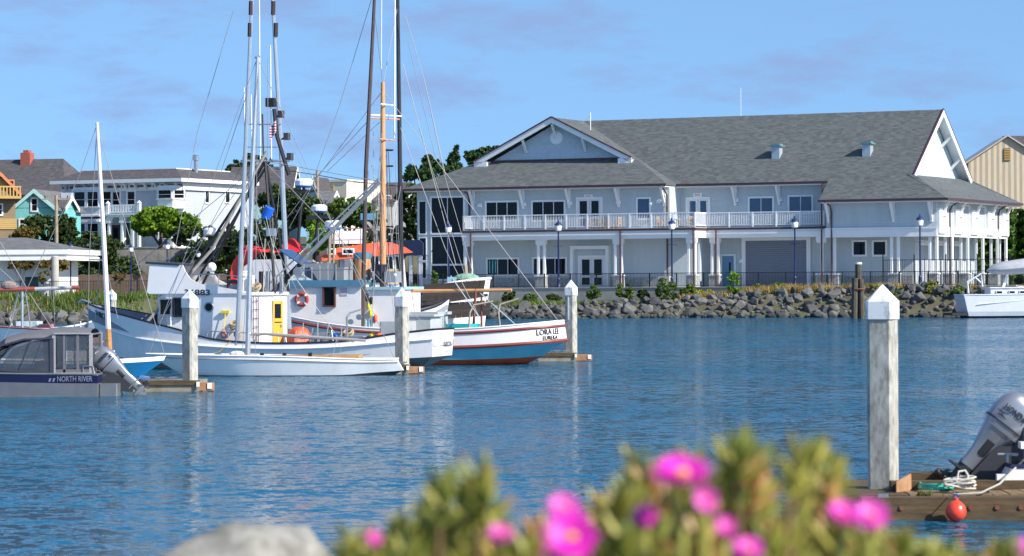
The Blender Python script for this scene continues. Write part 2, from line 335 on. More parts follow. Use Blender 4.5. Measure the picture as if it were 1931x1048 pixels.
# rakes (barge boards) and soffits
def rake(a, b, th=.5, w=.14, n=(0,-1,0)):
    a = Vector(a); b = Vector(b); n = Vector(n)*w
    return MB().prism([a, b, b-Vector((0,0,th)), a-Vector((0,0,th))], n)
for sgn, ex in ((-1, A+gx), (1, B-gx)):
    rake((ex,3.3,gz1), (xc,3.3,RZ)).ob('barge_board', TRIM, hall); MB().bar((ex,3.2,gz1+.05), (xc,3.2,RZ+.05), .3, .1).ob('drip_edge', COPPER, hall)
    q = MB(); q.prism([(ex-.9*sgn*-1,3.3,gz1-.45*0-.62+.12), (ex+.9*sgn,3.16,gz1-.62+.12), (ex+.9*sgn,3.16,gz1-.1), (ex-.2*sgn,3.16,gz1-.1)], (0,.7,0))
    MB().prism([(ex,3.2,gz1-.16), (xc,3.2,RZ-.16), (xc,3.2,RZ-.2), (ex,3.2,gz1-.2)], (0,.9,0)).ob('soffit', TRIM, hall)
    MB().box(min(ex, ex-1.3*sgn), max(ex, ex-1.3*sgn), 3.16, gy+.1, gz1-.5, gz1-.02).ob('gable_return', TRIM, hall)
    for k in (.38,):                          # struts under the rake
        bx = xc+(ex-xc)*k; bz = RZ-(RZ-gz1)*k-.5
        MB().bar((bx,3.3,bz), (bx,4.1,bz-1.15), .2).ob('bracket', TRIM, hall)
MB().bar((xc,3.3,RZ-.6), (xc,4.1,RZ-1.9), .2).ob('bracket', TRIM, hall)
for ys in (yg, 20-yg):
    rake((gxr,ys,zg), (gxr,10,RZ), .55, .14, (1,0,0)).ob('barge_board', TRIM, hall); MB().bar((gxr+.1,ys,zg+.05), (gxr+.1,10,RZ+.05), .12, .1).ob('drip_edge', COPPER, hall)
    MB().prism([(gxr-.85,ys,zg-.2), (gxr,ys,zg-.2), (gxr,10,RZ-.2), (gxr-.85,10,RZ-.2)], (0,0,-.05)).ob('soffit', TRIM, hall)
for k in (.3, .62):
    yy = 10+(10-yg)*k; zz = RZ-(RZ-zg)*k-.5
    MB().bar((gxr-.05,yy,zz), (gxr-1.0,yy,zz-1.0), .22).ob('bracket', TRIM, hall)
vm = MB(); vm.lathe([(.62,0),(.62,.08),(.5,.1)], (xc+.05,gy,13.55), 20, (0,-1,0)); vm.ob('gable_vent', TRIM, hall)
# eave gutters and soffits
def gut(a, b): return MB().bar(a, b, .16, .2).ob('gutter', COPPER, hall)
gut((A,-1.06,EZ-.1), (B,-1.06,EZ-.1)); gut((B,yv-.06,EZ-.1), (-10.9,yv-.06,EZ-.1)); gut((-10.95,-1.06,ZR-.1), (.36,-1.06,ZR-.1)); gut((.36,-1.06,ZR-.1), (.36,21,ZR-.1)); gut((A-.06,-1,EZ-.1), (A-.06,21,EZ-.1))
MB().box(A+.1, B-.1, -.95, 0, EZ-.3, EZ-.2).ob('soffit', TRIM, hall); MB().box(-25, -10.7, yv, 2.5, EZ-.31, EZ-.21).ob('soffit', TRIM, hall)
MB().box(-10.8, .2, -.95, 0, ZR-.3, ZR-.2).ob('soffit', TRIM, hall); MB().box(-.9, .2, 0, 20.9, ZR-.3, ZR-.2).ob('soffit', TRIM, hall)
def eave_bracket(x, y, z): MB().bar((x,y-.9,z-.25), (x,y-.08,z-1.75), .2, .16).box(x-.1,x+.1,y-.16,y,z-1.95,z-.3).ob('bracket', TRIM, hall)
for u in (893, 987, 1074, 1167, 1253): eave_bracket(hp(u, 360, 0)[0], 0, EZ)
for u in (1387, 1470): eave_bracket(hp(u, 360, 2.5)[0], 2.5, EZ)
for u in (1563, 1685, 1757): eave_bracket(hp(u, 390, 0)[0], 0, ZR)
def lampfix(x, y, z):
    MB().bbox(x-.22, x+.22, y-.26, y, z-.16, z+.1, .08).box(x-.12, x+.12, y-.1, y, z+.1, z+.2).ob('wall_light', TRIM, hall)
for u, v, t in ((906,387,0), (989,385,0), (1076,383,0), (1167,381,0), (1244,379,0), (1389,377,2.5), (1472,376,2.5)):
    x, z = hp(u, v, t); lampfix(x, t, z)
lampfix(-19.3, 2.5, 2.3)
# --- left glazed stair tower
MB().box(-49.62, -44.5, -.35, 0, 0, 8.75).ob('tower_wall', SID, hall)
rwin(hall, -48.1, -44.9, .9, 2.1, -.35, 2); rwin(hall, -48.1, -44.9, 2.25, 4.7, -.35, 2, fr=.08); rwin(hall, -48.1, -44.9, 5.05, 8.2, -.35, 2)
for z0, z1 in ((1,2.4), (2.6,4.6), (5,7.9)): rwin(hall, -49.35, -48.7, z0, z1, -.35, 1, .08)
# --- windows and doors
def hwin(u0, v0, u1, v1, t, n, **k):
    x0, z1 = hp(u0, v0, t); x1, z0 = hp(u1, v1, t); return rwin(hall, x0, x1, z0, z1, t, n, **k)
_lw = hwin(920,489,977,517,0,3)
CURT = M('teal_curtain', (.12,.42,.42), .8, .15, 3)
for _i in range(3): MB().box(*sorted((hp(922.5+_i*5.5,500,0)[0], hp(925+_i*5.5,500,0)[0])), -.05, -.036, hp(930,515,0)[1], hp(930,491,0)[1]).ob('curtain', CURT, _lw)
hwin(918,382,976,414,0,3); hwin(1005,381,1064,414,0,3); hwin(1203,375,1225,411,0,1,glass=BLUEG); hwin(1007,488,1067,516,0,3)
hwin(1414,374,1457,402,2.5,2,glass=BLUEG); hwin(1489,371,1531,400,2.5,2,glass=BLUEG); hwin(1610,456,1632,480,2.2,1); hwin(1648,456,1670,480,2.2,1)
DOORP = M('door_paint', (.7,.72,.74), .5, .04, 1)
def door2(x0, x1, z0, z1, y, glass=GLASS, mat=DOORP):
    m = MB(); m.box(x0-.18, x0, y-.08, y+.02, z0, z1+.2); m.box(x1, x1+.18, y-.08, y+.02, z0, z1+.2); m.box(x0, x1, y-.08, y+.02, z1, z1+.2); o = m.ob('door_casing', TRIM, hall)
    xm = (x0+x1)/2
    for a, b in ((x0, xm-.02), (xm+.02, x1)):
        d = MB().box(a, b, y-.05, y+.01, z0, z1).ob('door', mat, hall); h = (z1-z0)
        MB().box(a+.2, b-.2, y-.07, y-.03, z0+.42*h, z1-.15).ob('pane', glass, d); MB().box(a+.2, b-.2, y-.068, y-.03, z0+.1*h, z0+.34*h).ob('pane', glass, d)
        MB().bar((a+.1 if a > xm else b-.1, y-.1, z0+.35*h), (a+.1 if a > xm else b-.1, y-.1, z0+.5*h), .04).ob('handle', STEEL, d)
x0, z1 = hp(1090,376,0); x1, _ = hp(1133,376,0); door2(x0, x1, 5.25, z1, 0)
x0, z1 = hp(1297,376,2.5); x1, _ = hp(1336,376,2.5); door2(x0, x1, 5.25, z1, 2.5, BLUEG)
x0, z1 = hp(1094,486,0); x1, _ = hp(1139,486,0); door2(x0, x1, .05, z1, 0)
# surround of the recessed ground floor entrance
xa, za = hp(1084,470,0); xb, _ = hp(1146,470,0)
MB().box(xa-.25,xa,-.5,.0,0,za).box(xb,xb+.25,-.5,.0,0,za).box(xa-.25,xb+.25,-.5,.0,za,za+.3).ob('entrance_surround', TRIM, hall)
# single blue door, roller door
BLUED = M('blue_door', (.12,.27,.42), .5, .06, 2)
d = MB().box(-21.1, -20.0, 2.42, 2.5, .05, 2.75).ob('door', BLUED, hall); MB().box(-20.45, -20.3, 2.39, 2.42, 1.3, 2.2).ob('pane', GLASS, d); MB().box(-20.95,-20.85,2.36,2.42,1.2,1.35).ob('handle', STEEL, d)
MB().box(-21.25, -21.1, 2.4, 2.5, 0, 2.9).box(-20.0, -19.85, 2.4, 2.5, 0, 2.9).box(-21.1, -20.0, 2.4, 2.5, 2.75, 2.9).ob('door_casing', TRIM, hall)
xg0, zg0 = hp(1407,454,2.5); xg1 = hp(1522,454,2.5)[0]
rd = MB().box(xg0, xg1, 2.38, 2.46, .05, zg0).ob('roller_door', M('roller_steel', (.17,.2,.25), .45, .08, .8, metal=.3), hall)
SL = M('roller_slat', (.2,.23,.285), .5, .05, 1)
sl_me = MB().prism([(xg0,2.38,0),(xg0,2.335,.03),(xg0,2.335,.13),(xg0,2.38,.16)], (xg1-xg0,0,0)).mesh('slat', SL)
for i in range(int(zg0/.18)): link('slat', sl_me, rd, loc=(0,0,.06+i*.18))
MB().box(xg0-.35, xg0, 2.3, 2.5, 0, zg0+.35).box(xg1, xg1+.35, 2.3, 2.5, 0, zg0+.35).box(xg0, xg1, 2.3, 2.5, zg0, zg0+.35).ob('door_casing', TRIM, hall)
# exit lettering plates over balcony doors
RED = M('red_letters', (.5,.04,.06), .5, .02, 2)
for u, v, t in ((1110,370,0), (1316,367,2.5)):
    x, z = hp(u, v, t); pl = MB().box(x-.4, x+.4, t-.06, t, z-.2, z+.16).ob('exit_sign', TRIM, hall); text('EXIT', RED, pl, (x, t-.062, z-.02), (1,0,0), (0,0,1), .2, .5)
# --- balcony: floor, fascia, rail
bal = MB().box(-44.0, -21.7, -2.3, 0, 5.0, 5.2).box(-25, -10.9, .3, 2.5, 5.001, 5.201).box(-25, -21.7, 0, .3, 5.002, 5.199).ob('balcony', M('balcony_floor', (.4,.4,.4), .8, .1, 1), hall)
MB().box(-44.05, -21.65, -2.36, -2.2, 4.3, 5.0).box(-21.75, -21.64, -2.2, .3, 4.32, 5.0).box(-21.6, -10.8, .22, .36, 4.3, 5.0).box(-44.06, -43.9, -2.2, 0, 4.31, 5.0).ob('fascia', TRIM, bal)
MB().box(-44.1, -21.6, -2.46, -2.36, 4.62, 4.74).box(-21.6, -10.8, .12, .22, 4.62, 4.74).ob('fascia_moulding', TRIM, bal)
MB().box(-44.15, -21.55, -2.5, -2.36, 4.98, 5.14).box(-21.64, -21.52, -2.36, .1, 4.98, 5.14).box(-21.6, -10.75, .1, .24, 4.981, 5.141).ob('gutter', COPPER, bal)
MB().box(-43.9, -25, -2.2, 0, 4.28, 4.32).box(-25, -10.9, .3, 2.5, 4.28, 4.32).ob('soffit', SIDW, bal)
runs = [((-43.95,-.1),(-43.95,-2.25)), ((-43.95,-2.25),(-21.75,-2.25)), ((-21.75,-2.25),(-21.75,.35)), ((-21.75,.35),(-10.95,.35))]
RZB, RZT = 5.28, 6.46
for (xa, ya), (xb, yb) in runs:
    rl = MB(); rl.bar((xa,ya,RZT), (xb,yb,RZT), .1, .08); rl.bar((xa,ya,RZB+.1), (xb,yb,RZB+.1), .05, .05); rl.ob('rail', TRIM, bal)
    ln = math.hypot(xb-xa, yb-ya); n = max(1, round(ln/2.05))
    for i in range(n+1):
        x = xa+(xb-xa)*i/n; y = ya+(yb-ya)*i/n; MB().box(x-.06, x+.06, y-.06, y+.06, 5.2, RZT+.03).ob('rail_post', TRIM, bal)
    b = MB(); k = int(ln/.155)
    for i in range(1, k):
        x = xa+(xb-xa)*i/k; y = ya+(yb-ya)*i/k; b.box(x-.026, x+.026, y-.02, y+.02, RZB+.1, RZT-.02)
    tag(b.ob('balusters', TRIM, bal), kind='stuff')
# --- columns on stone piers
def column(x, y, ztop=4.3, tw=True, n=2, dx=.36, zb=.0):
    ped = MB().box(x-.44, x+.44, y-.36, y+.36, zb, 1.05).ob('pier', STONE, hall); MB().box(x-.5, x+.5, y-.42, y+.42, 1.05, 1.16).ob('pier_cap', TRIM, ped)
    for i in range(n):
        xx = x+(i-(n-1)/2)*dx*1.6; MB().bbox(xx-.12, xx+.12, y-.12, y+.12, 1.16, ztop-.52, .03).ob('column', TRIM, hall)
    MB().box(x-.46, x+.46, y-.24, y+.24, ztop-.4, ztop).box(x-.4, x+.4, y-.2, y+.2, ztop-.52, ztop-.4).ob('capital', TRIM, hall)
for x in (-43.6, -36.4, -29.0, -22.1): column(x, -2.0)
column(-21.0, .6); column(-11.2, .55, n=1)
column(-10.0, .35, 4.75, n=1)
for x in (-4.65, -1.3): column(x, .35, 4.75)
for y in (4.2, 8.6, 13.0, 17.4, 20): column(-1.2, y, 4.75)
# downspouts
def spout(pts): MB().tube(pts, .07, 6).ob('downspout', COPPER, hall)
xs_ = hp(886,360,0)[0]; spout([(xs_-.5,-1,EZ-.15),(xs_,-.5,EZ-.5),(xs_,-.12,EZ-.9),(xs_,-.12,.3)])
spout([(-25.7,-1,EZ-.15),(-25.3,-.5,EZ-.5),(-25.2,-.12,EZ-1),(-25.2,-.12,0)]); spout([(-43.1,-2.55,5),(-43.1,-2.5,0)]); spout([(-28.6,-2.5,5),(-28.6,-2.5,0)]); spout([(-21.75,-2.55,5),(-21.75,-2.5,0)])
spout([(-20.7,.02,5),(-20.7,.0,0)]); spout([(-11.4,1.3,EZ-.2),(-11.1,.4,EZ-.9),(-11.0,-.1,7.2),(-11.0,-.1,0)]); spout([(-10.4,-1,ZR-.15),(-10.1,-.5,ZR-.5),(-10.1,-.12,ZR-1),(-10.1,-.12,0)])
spout([(.36,3,ZR-.1),(-.6,3.3,ZR-.6),(-.82,3.4,ZR-1),(-.82,3.4,.2)]); spout([(.36,17,ZR-.1),(-.6,17.3,ZR-.6),(-.82,17.4,ZR-1),(-.82,17.4,.2)])
# right block bands and its sunny side
MB().box(-10.7, -.85, -.1, 0, 4.2, 4.85).box(-10.7,-.8,-.16,-.1,4.86,5.0).ob('fascia', TRIM, hall)
MB().box(-.9, -.8, 0, 20.2, 4.2, 5.0).ob('fascia', TRIM, hall); MB().box(-10.5, -.95, .0, 20, 4.66, 4.75).ob('soffit', SIDW, hall)
for y in (0, 4.6, 9.2, 13.8, 18.2): MB().box(-.9, -.62, y, y+1.9, 4.45, 6.55).ob('wall_box', TRIM, hall); MB().bar((-.1,y+1,ZR-.25),(-.75,y+1,ZR-1.5),.2,.16).ob('bracket', TRIM, hall); MB().bar((-.62,y+.95,5.9),(-.42,y+.95,5.8),.14).ob('wall_light', STEEL, hall)
LOUV = M('louvre_grey', (.42,.45,.48), .6, .05, 1, wave=(2,.16,.03))
for y in (2.3, 6.9, 11.5, 16.1):
    o = MB().box(-.9,-.8,y-.18,y,4.98,7.0).box(-.9,-.8,y+1.9,y+2.08,4.98,7.0).box(-.9,-.8,y,y+1.9,6.85,7.0).ob('louvre_frame', TRIM, hall); MB().box(-.9, -.86, y+.01, y+1.89, 5.0, 6.84).ob('louvre', LOUV, o)
# recessed ground floor of the sunny side: wall, white frames, grey roller shutters
MB().box(-3.6, -3.5, 2.2, 20, 0, 4.7).ob('wall', SID, hall)
for y in (3.2, 7.6, 12):
    o = MB().box(-3.5,-3.36,y-.25,y,0,3.5).box(-3.5,-3.36,y+2.2,y+2.45,0,3.5).box(-3.5,-3.3,y-.25,y+2.45,3.5,3.95).ob('door_casing', TRIM, hall); MB().box(-3.5,-3.42,y+.01,y+2.19,0,3.49).ob('shutter', LOUV, o)
# roof furniture
for u, v in ((1465,248), (1636,244)):
    y = 4.6; x, z = hp(u, v, y); zb = ZR+pm*(y+1)
    o = MB().box(x-.36, x+.36, y-.38, y+.38, zb-.5, zb+.8).ob('roof_vent', M('vent_metal', (.42,.48,.52), .4, .08, 3, metal=.3), hall)
    MB().prism([(x-.54,y-.54,zb+.8),(x+.54,y-.54,zb+.8),(x+.54,y+.54,zb+.8),(x-.54,y+.54,zb+.8)], (0,0,.1)).prism([(x-.4,y-.4,zb+.9),(x+.4,y-.4,zb+.9),(x+.4,y+.4,zb+.9),(x-.4,y+.4,zb+.9)], (0,0,.14)).ob('vent_cap', M('vent_green', (.12,.22,.24), .5, .1, 3), o)
x, z = hp(1147,238,9); o = MB().lathe([(.3,0),(.3,.9)], (-34.2,8.6,12.9), 10).ob('roof_vent', STEEL, hall); MB().lathe([(.5,0),(.55,.12),(.15,.35)], (-34.2,8.6,13.8), 10).ob('vent_cap', STEEL, o)
MB().tube([(-35.7,7,14.2),(-35.7,7,15.9)], .04, 5).tube([(-35.7,7,15.6),(-36.5,7,15.0)], .03, 4).ob('antenna', WHITE, hall)
x, z = hp(1397,165,10); MB().tube([(x,10,RZ-.2),(x,10,z)], .018, 4).ob('antenna', WHITE, hall)
# air-conditioning box by the pier
ac = thing('air_conditioner', 'grey air conditioning unit on the ground beside the stepped-back hall wall', 'air conditioner', HF.o+Matrix.Rotation(R(-26),3,'Z')@Vector((-25.1,-1.0,.03)), R(-26))
MB().bbox(-.55,.55,-.2,.2,0,1.0).ob('case', M('ac_grey', (.5,.5,.48), .5, .05, 3), ac); MB().lathe([(.36,0),(.36,.03),(.3,.035)], (-.12,-.2,.5), 16, (0,-1,0)).ob('fan_grille', BLACK, ac)
# ================================================================ vegetation and rock helpers
import bmesh
import numpy as np
rng = np.random.default_rng(5)
def leaf_mesh(name, centers, size, mat, up=.3, aspect=1.6, droop=0.):
    n = len(centers); c = np.asarray(centers)
    d = rng.normal(size=(n,3)); d[:,2] += up; d /= np.linalg.norm(d, axis=1)[:,None]+1e-9
    e = np.cross(d, rng.normal(size=(n,3))); e /= np.linalg.norm(e, axis=1)[:,None]+1e-9
    s = size*rng.uniform(.6, 1.3, (n,1)); a = d*s*aspect*.5; b = e*s*.5
    v = np.stack([c-a, c+b, c+a, c-b], 1).reshape(-1, 3)
    me = bpy.data.meshes.new(name); me.vertices.add(4*n); me.vertices.foreach_set('co', v.ravel())
    me.loops.add(4*n); me.loops.foreach_set('vertex_index', np.arange(4*n)); me.polygons.add(n); me.polygons.foreach_set('loop_start', np.arange(0, 4*n, 4)); me.polygons.foreach_set('loop_total', np.full(n, 4))
    me.materials.append(mat); me.update(calc_edges=True); return me
def crown_pts(blobs, clumps, per, cr):
    out = []
    vol = np.array([b[3]*b[4]*b[5] for b in blobs])**(2/3); vol = vol/vol.sum()
    for b, w in zip(blobs, vol):
        k = max(3, int(clumps*w)); d = rng.normal(size=(k,3)); d /= np.linalg.norm(d, axis=1)[:,None]
        rad = rng.uniform(.45, 1.05, (k,1))**.6
        cc = np.array(b[:3])+d*rad*np.array(b[3:])
        rr = cr*min(b[3:])*rng.uniform(.6, 1.35, k)
        for c, r in zip(cc, rr):
            q = rng.normal(size=(per,3)); q /= np.linalg.norm(q, axis=1)[:,None]; q *= (rng.uniform(.2, 1, (per,1)))**.5
            q[:,2] *= .65; out.append(c+q*r)
    return np.concatenate(out)
BARK = M('bark', (.09,.065,.05), .9, .25, 3, bump=.03, bs=8)
def tree(name, label, base, blobs, mat, clumps=90, per=42, leaf=.3, cr=.34, group=None, trunk=.22, cat='tree', limbs=5, up=.3, aspect=1.5):
    """blobs in local coordinates above the base"""
    t = thing(name, label, cat, base, 0, group)
    cx = sum(b[0] for b in blobs)/len(blobs); cy = sum(b[1] for b in blobs)/len(blobs); cz = sum(b[2] for b in blobs)/len(blobs)
    m = MB(); m.tube([(0,0,-.3),(.15*cx,.15*cy,cz*.45),(cx*.6,cy*.6,cz)], [trunk*1.3,trunk*.9,trunk*.4], 7)
    for b in blobs[:limbs]:
        m.tube([(.1*cx,.1*cy,cz*.4),(b[0]*.6,b[1]*.6,cz*.4+(b[2]-cz*.4)*.6),(b[0],b[1],b[2]+b[5]*.2)], [trunk*.6,trunk*.4,trunk*.12], 5)
    m.ob('trunk', BARK, t, smooth=True)
    link('crown', leaf_mesh('crown', crown_pts(blobs, clumps, per, cr), leaf, mat, up, aspect), t)
    return t
L_ROUND = leafmat('leaf_round_tree', (.05,.11,.008), (.2,.34,.02))
L_DARK = leafmat('leaf_dark_shrub', (.012,.03,.01), (.07,.11,.025))
L_CON = leafmat('leaf_conifer', (.015,.045,.018), (.07,.14,.04))
L_MID = leafmat('leaf_mid_green', (.03,.07,.012), (.14,.22,.035))
L_BRT = leafmat('leaf_bright', (.05,.13,.01), (.2,.34,.03))
L_IVY = leafmat('leaf_ivy', (.015,.05,.008), (.1,.2,.025))
L_AUT = leafmat('leaf_russet', (.09,.07,.015), (.24,.17,.04))
def blobs_px(base, lst, Y):                      # (u,v,ru,rv) ellipses in the photo become ellipsoids at distance Y
    k = Y/FPX; out = []
    for u, v, ru, rv in lst:
        p = P(u, v, Y+random.uniform(-1, 1)*ru*k*.5)-Vector(base); out.append((p.x, p.y, p.z, ru*k, ru*k*.9, rv*k))
    return out
def ptree(name, label, u, Y, lst, mat, **k):
    x = P(u, 500, Y).x; b = Vector((x, Y, gz(x, Y))); return tree(name, label, b, blobs_px(b, lst, Y), mat, **k)
# ---------------------------------------------------------------- riprap boulders
def rock_me(i):
    bm = bmesh.new(); 
    for _ in range(16):
        v = Vector((random.gauss(0,1), random.gauss(0,1), random.gauss(0,1))).normalized()*random.uniform(.8, 1.05); bm.verts.new((v.x*.62, v.y*.5, v.z*.44))
    r = bmesh.ops.convex_hull(bm, input=bm.verts); bmesh.ops.delete(bm, geom=[g for g in r['geom_interior'] if isinstance(g, bmesh.types.BMVert)], context='VERTS')
    bmesh.ops.bevel(bm, geom=bm.edges[:], offset=.05, segments=1, affect='EDGES', clamp_overlap=True)
    me = bpy.data.meshes.new('riprap_rock'); bm.to_mesh(me); bm.free(); me.materials.append(ROCK); return me
ROCK = M('riprap_stone', (.092,.095,.097), .9, .35, 2.2, bump=.05, bs=6, dirt=.6, dcol=(.04,.04,.04), ds=1.5)
_t = ROCK.node_tree; _b = _t.nodes['Principled BSDF']; _src = _b.inputs['Base Color'].links[0].from_socket
_oi = _t.nodes.new('ShaderNodeObjectInfo'); _rp = _t.nodes.new('ShaderNodeValToRGB'); _rp.color_ramp.elements[0].color = (.5,.52,.55,1); _rp.color_ramp.elements[1].color = (1.5,1.45,1.35,1)
_mm = _t.nodes.new('ShaderNodeMix'); _mm.data_type = 'RGBA'; _mm.blend_type = 'MULTIPLY'; _mm.inputs[0].default_value = 1
_t.links.new(_oi.outputs['Random'], _rp.inputs[0]); _t.links.new(_src, _mm.inputs[6]); _t.links.new(_rp.outputs[0], _mm.inputs[7]); _ge = _t.nodes.new('ShaderNodeNewGeometry'); _sz = _t.nodes.new('ShaderNodeSeparateXYZ'); _t.links.new(_ge.outputs['Position'], _sz.inputs[0])
_mz = _t.nodes.new('ShaderNodeMapRange'); _mz.inputs[1].default_value = .12; _mz.inputs[2].default_value = .42; _mz.inputs[3].default_value = .4; _t.links.new(_sz.outputs[2], _mz.inputs[0])   # wet, weedy tide band
_sv = _t.nodes.new('ShaderNodeVectorMath'); _sv.operation = 'SCALE'; _t.links.new(_mm.outputs[2], _sv.inputs[0]); _t.links.new(_mz.outputs[0], _sv.inputs[3]); _t.links.new(_sv.outputs[0], _b.inputs['Base Color'])
RK = [rock_me(i) for i in range(9)]
def rocks(x0, x1, step, rowsd, label, group, rmin, rmax):
    x = x0
    while x < x1:
        for k, d in enumerate(rowsd):
            xx = x+random.uniform(-.4, .4)*step+(k % 2)*step*.5; dd = d+random.uniform(-.35, .35); y = wl(xx)+dd
            s = rmin+(rmax-rmin)*random.random()**1.5; s *= 1.35 if random.random() < .1 else 1
            o = link('riprap_rock', random.choice(RK), None, (xx, y, gz(xx, y)+s*.1), (random.uniform(-.5,.5), random.uniform(-.5,.5), random.uniform(0, 6.28)), (s*1.15, s, s*random.uniform(.85, 1.2)))
            tag(o, label, 'rock', group)
        x += step
rocks(-3.2, 37.5, .86, (0, .65, 1.3, 2.0, 2.75, 3.5), 'grey angular boulder in the riprap bank below the hall fence', 'riprap boulders below the hall', .5, 1.1)
rocks(-41, -30, 1.0, (0, .8, 1.65, 2.6), 'grey angular boulder in the riprap bank behind the covered motorboat', 'riprap boulders behind the motorboat', .7, 1.2)
def rubble(name, label, x0, x1, n, d1):
    m = MB()
    src = [([Vector(v.co) for v in me.vertices], [tuple(p.vertices) for p in me.polygons]) for me in RK]
    for _ in range(n):
        x = random.uniform(x0, x1); d = random.uniform(-.3, d1); y = wl(x)+d; vs, fs = random.choice(src); s = random.uniform(.22, .5); q = Matrix.Rotation(random.uniform(0,6.28), 3, random.choice('XYZ')) @ Matrix.Rotation(random.uniform(0,6.28), 3, 'Z')
        c = Vector((x, y, gz(x, y)+.02)); m.add([c+q@(v*s) for v in vs], fs)
    tag(m.ob(name, ROCK), label, 'rocks', kind='stuff')
rubble('riprap_rubble', 'small broken stones filling the gaps between the boulders below the hall', -3.5, 37.5, 620, 4.4); rubble('bank_rubble', 'small broken stones between the boulders behind the motorboat', -41, -29.5, 160, 3.4)
# ---------------------------------------------------------------- bank grass
def blades(name, label, pts, mat, h0, h1, wd=.035):
    n = len(pts); p = np.asarray(pts); a = rng.uniform(0, 6.28, n); h = rng.uniform(h0, h1, n); w = wd*rng.uniform(.6, 1.6, n)
    lean = rng.normal(0, .3, (n,2))*h[:,None]; dx = np.stack([np.cos(a)*w, np.sin(a)*w, np.zeros(n)], 1)
    tip = p+np.concatenate([lean, h[:,None]], 1); v = np.stack([p-dx, p+dx, tip], 1).reshape(-1,3)
    me = bpy.data.meshes.new(name); me.vertices.add(3*n); me.vertices.foreach_set('co', v.ravel()); me.loops.add(3*n); me.loops.foreach_set('vertex_index', np.arange(3*n)); me.polygons.add(n)
    me.polygons.foreach_set('loop_start', np.arange(0, 3*n, 3)); me.polygons.foreach_set('loop_total', np.full(n, 3)); me.materials.append(mat); me.update(calc_edges=True)
    return tag(link(name, me), label, 'grass', kind='stuff')
def scatter(n, x0, x1, d0, d1, dens=None):
    out = []
    while len(out) < n:
        x = random.uniform(x0, x1); y = wl(x)+random.uniform(d0, d1); l = HF.loc((x, y, 0))
        if l.y > -7.3 and x > -8: continue
        if math.sin(x*.9+1.3*math.sin(y*.7))+math.sin(x*2.3)*.6+random.uniform(-1.2, 1.2) < -.3: continue
        out.append((x, y, gz(x, y)-.05))
    return out
G_GR2 = leafmat('bank_green', (.03,.065,.01), (.13,.2,.03), .3); G_DRY = leafmat('dry_grass', (.2,.14,.04), (.42,.3,.1), .5); G_GRN = leafmat('green_grass', (.04,.08,.012), (.17,.23,.04), .5)
blades('dry_grass', 'dry golden grass along the top of the hall bank', scatter(5000, 14, 38, 3.4, 7.5), G_DRY, .25, .75, .04)
blades('green_grass', 'green weeds and grass among the rocks below the hall', scatter(4500, -4, 38, 3.4, 12), G_GRN, .12, .42, .05)
blades('left_bank_grass', 'green grass on the bank behind the moored boats', scatter(9000, -44, -8, 2.8, 13), G_GR2, .25, .75, .06)
blades('left_dry_grass', 'straw coloured grass tufts behind the moored boats', scatter(500, -44, -8, 2.6, 12), G_DRY, .3, .7, .05)
def bush(label, u, v, ru, rv, Y, mat, leaf=.16, name='bank_bush', group=None, clumps=26, per=40):
    if u > 900:                                  # hall side: in front of the promenade wall
        d = ray(u, v); rv *= 1.15; Y = (-8.8-HF.o[0]*HF.s+HF.o[1]*HF.c)/(-d[0]*HF.s+HF.c)
    p = P(u, v+rv, Y); b = Vector((p.x, Y, gz(p.x, Y))); lst = [(u, v, ru, rv), (u-ru*.4, v+rv*.3, ru*.7, rv*.7), (u+ru*.4, v+rv*.35, ru*.7, rv*.7)]
    return tree(name, label, b, blobs_px(b, lst, Y), mat, clumps=clumps, per=per, leaf=leaf, cr=.45, trunk=.05, cat='bush', group=group)
bush('bright lime green bush on the bank below the blue door of the hall', 1384, 540, 17, 22, 252.5, L_BRT, .17)
bush('green bush on the bank below the air conditioner', 1256, 543, 19, 20, 256.5, L_MID, .16); bush('green bush below the double ground-floor entrance pier', 1180, 548, 14, 18, 258.5, L_MID, .15)
bush('low dark bush at the foot of the concrete wall near the boom end', 962, 561, 13, 11, 262, L_DARK, .14); bush('low green plant at the wall foot beside the concrete pile', 1000, 563, 12, 9, 261, L_MID, .13)
bush('yellow flowering low weed patch beside the lime bush', 1327, 556, 22, 8, 252, leafmat('yellow_weed', (.1,.14,.01), (.5,.42,.02)), .13); bush('low yellow-green weeds beside the wall foot', 1290, 562, 16, 8, 252, leafmat('yellow_weed', (.1,.14,.01), (.5,.42,.02)), .13)
bush('small dark green bush on the grass behind the sailboat mast', 243, 573, 13, 12, 238, L_DARK, .15); bush('reedy green clump on the left rock bank', 84, 582, 20, 14, 231, L_MID, .16); bush('young potted tree standing by the hall glass tower', 819, 521, 6, 14, 262, L_BRT, .14)
bush('low green bush on the bank behind the red mooring boom', 40, 562, 22, 9, 233, L_MID, .15); bush('rounded weed bush on the bank above the white bow', 160, 566, 20, 11, 234, L_MID, .15)
bush('tall weeds on the bank under the two-window wall', 1655, 545, 20, 11, 245.5, leafmat('reed_weed', (.1,.13,.02), (.32,.3,.06)), .13); bush('yellow-green weeds at the fence below the corner columns', 1760, 545, 16, 12, 243.5, leafmat('reed_weed', (.1,.13,.02), (.32,.3,.06)), .13)
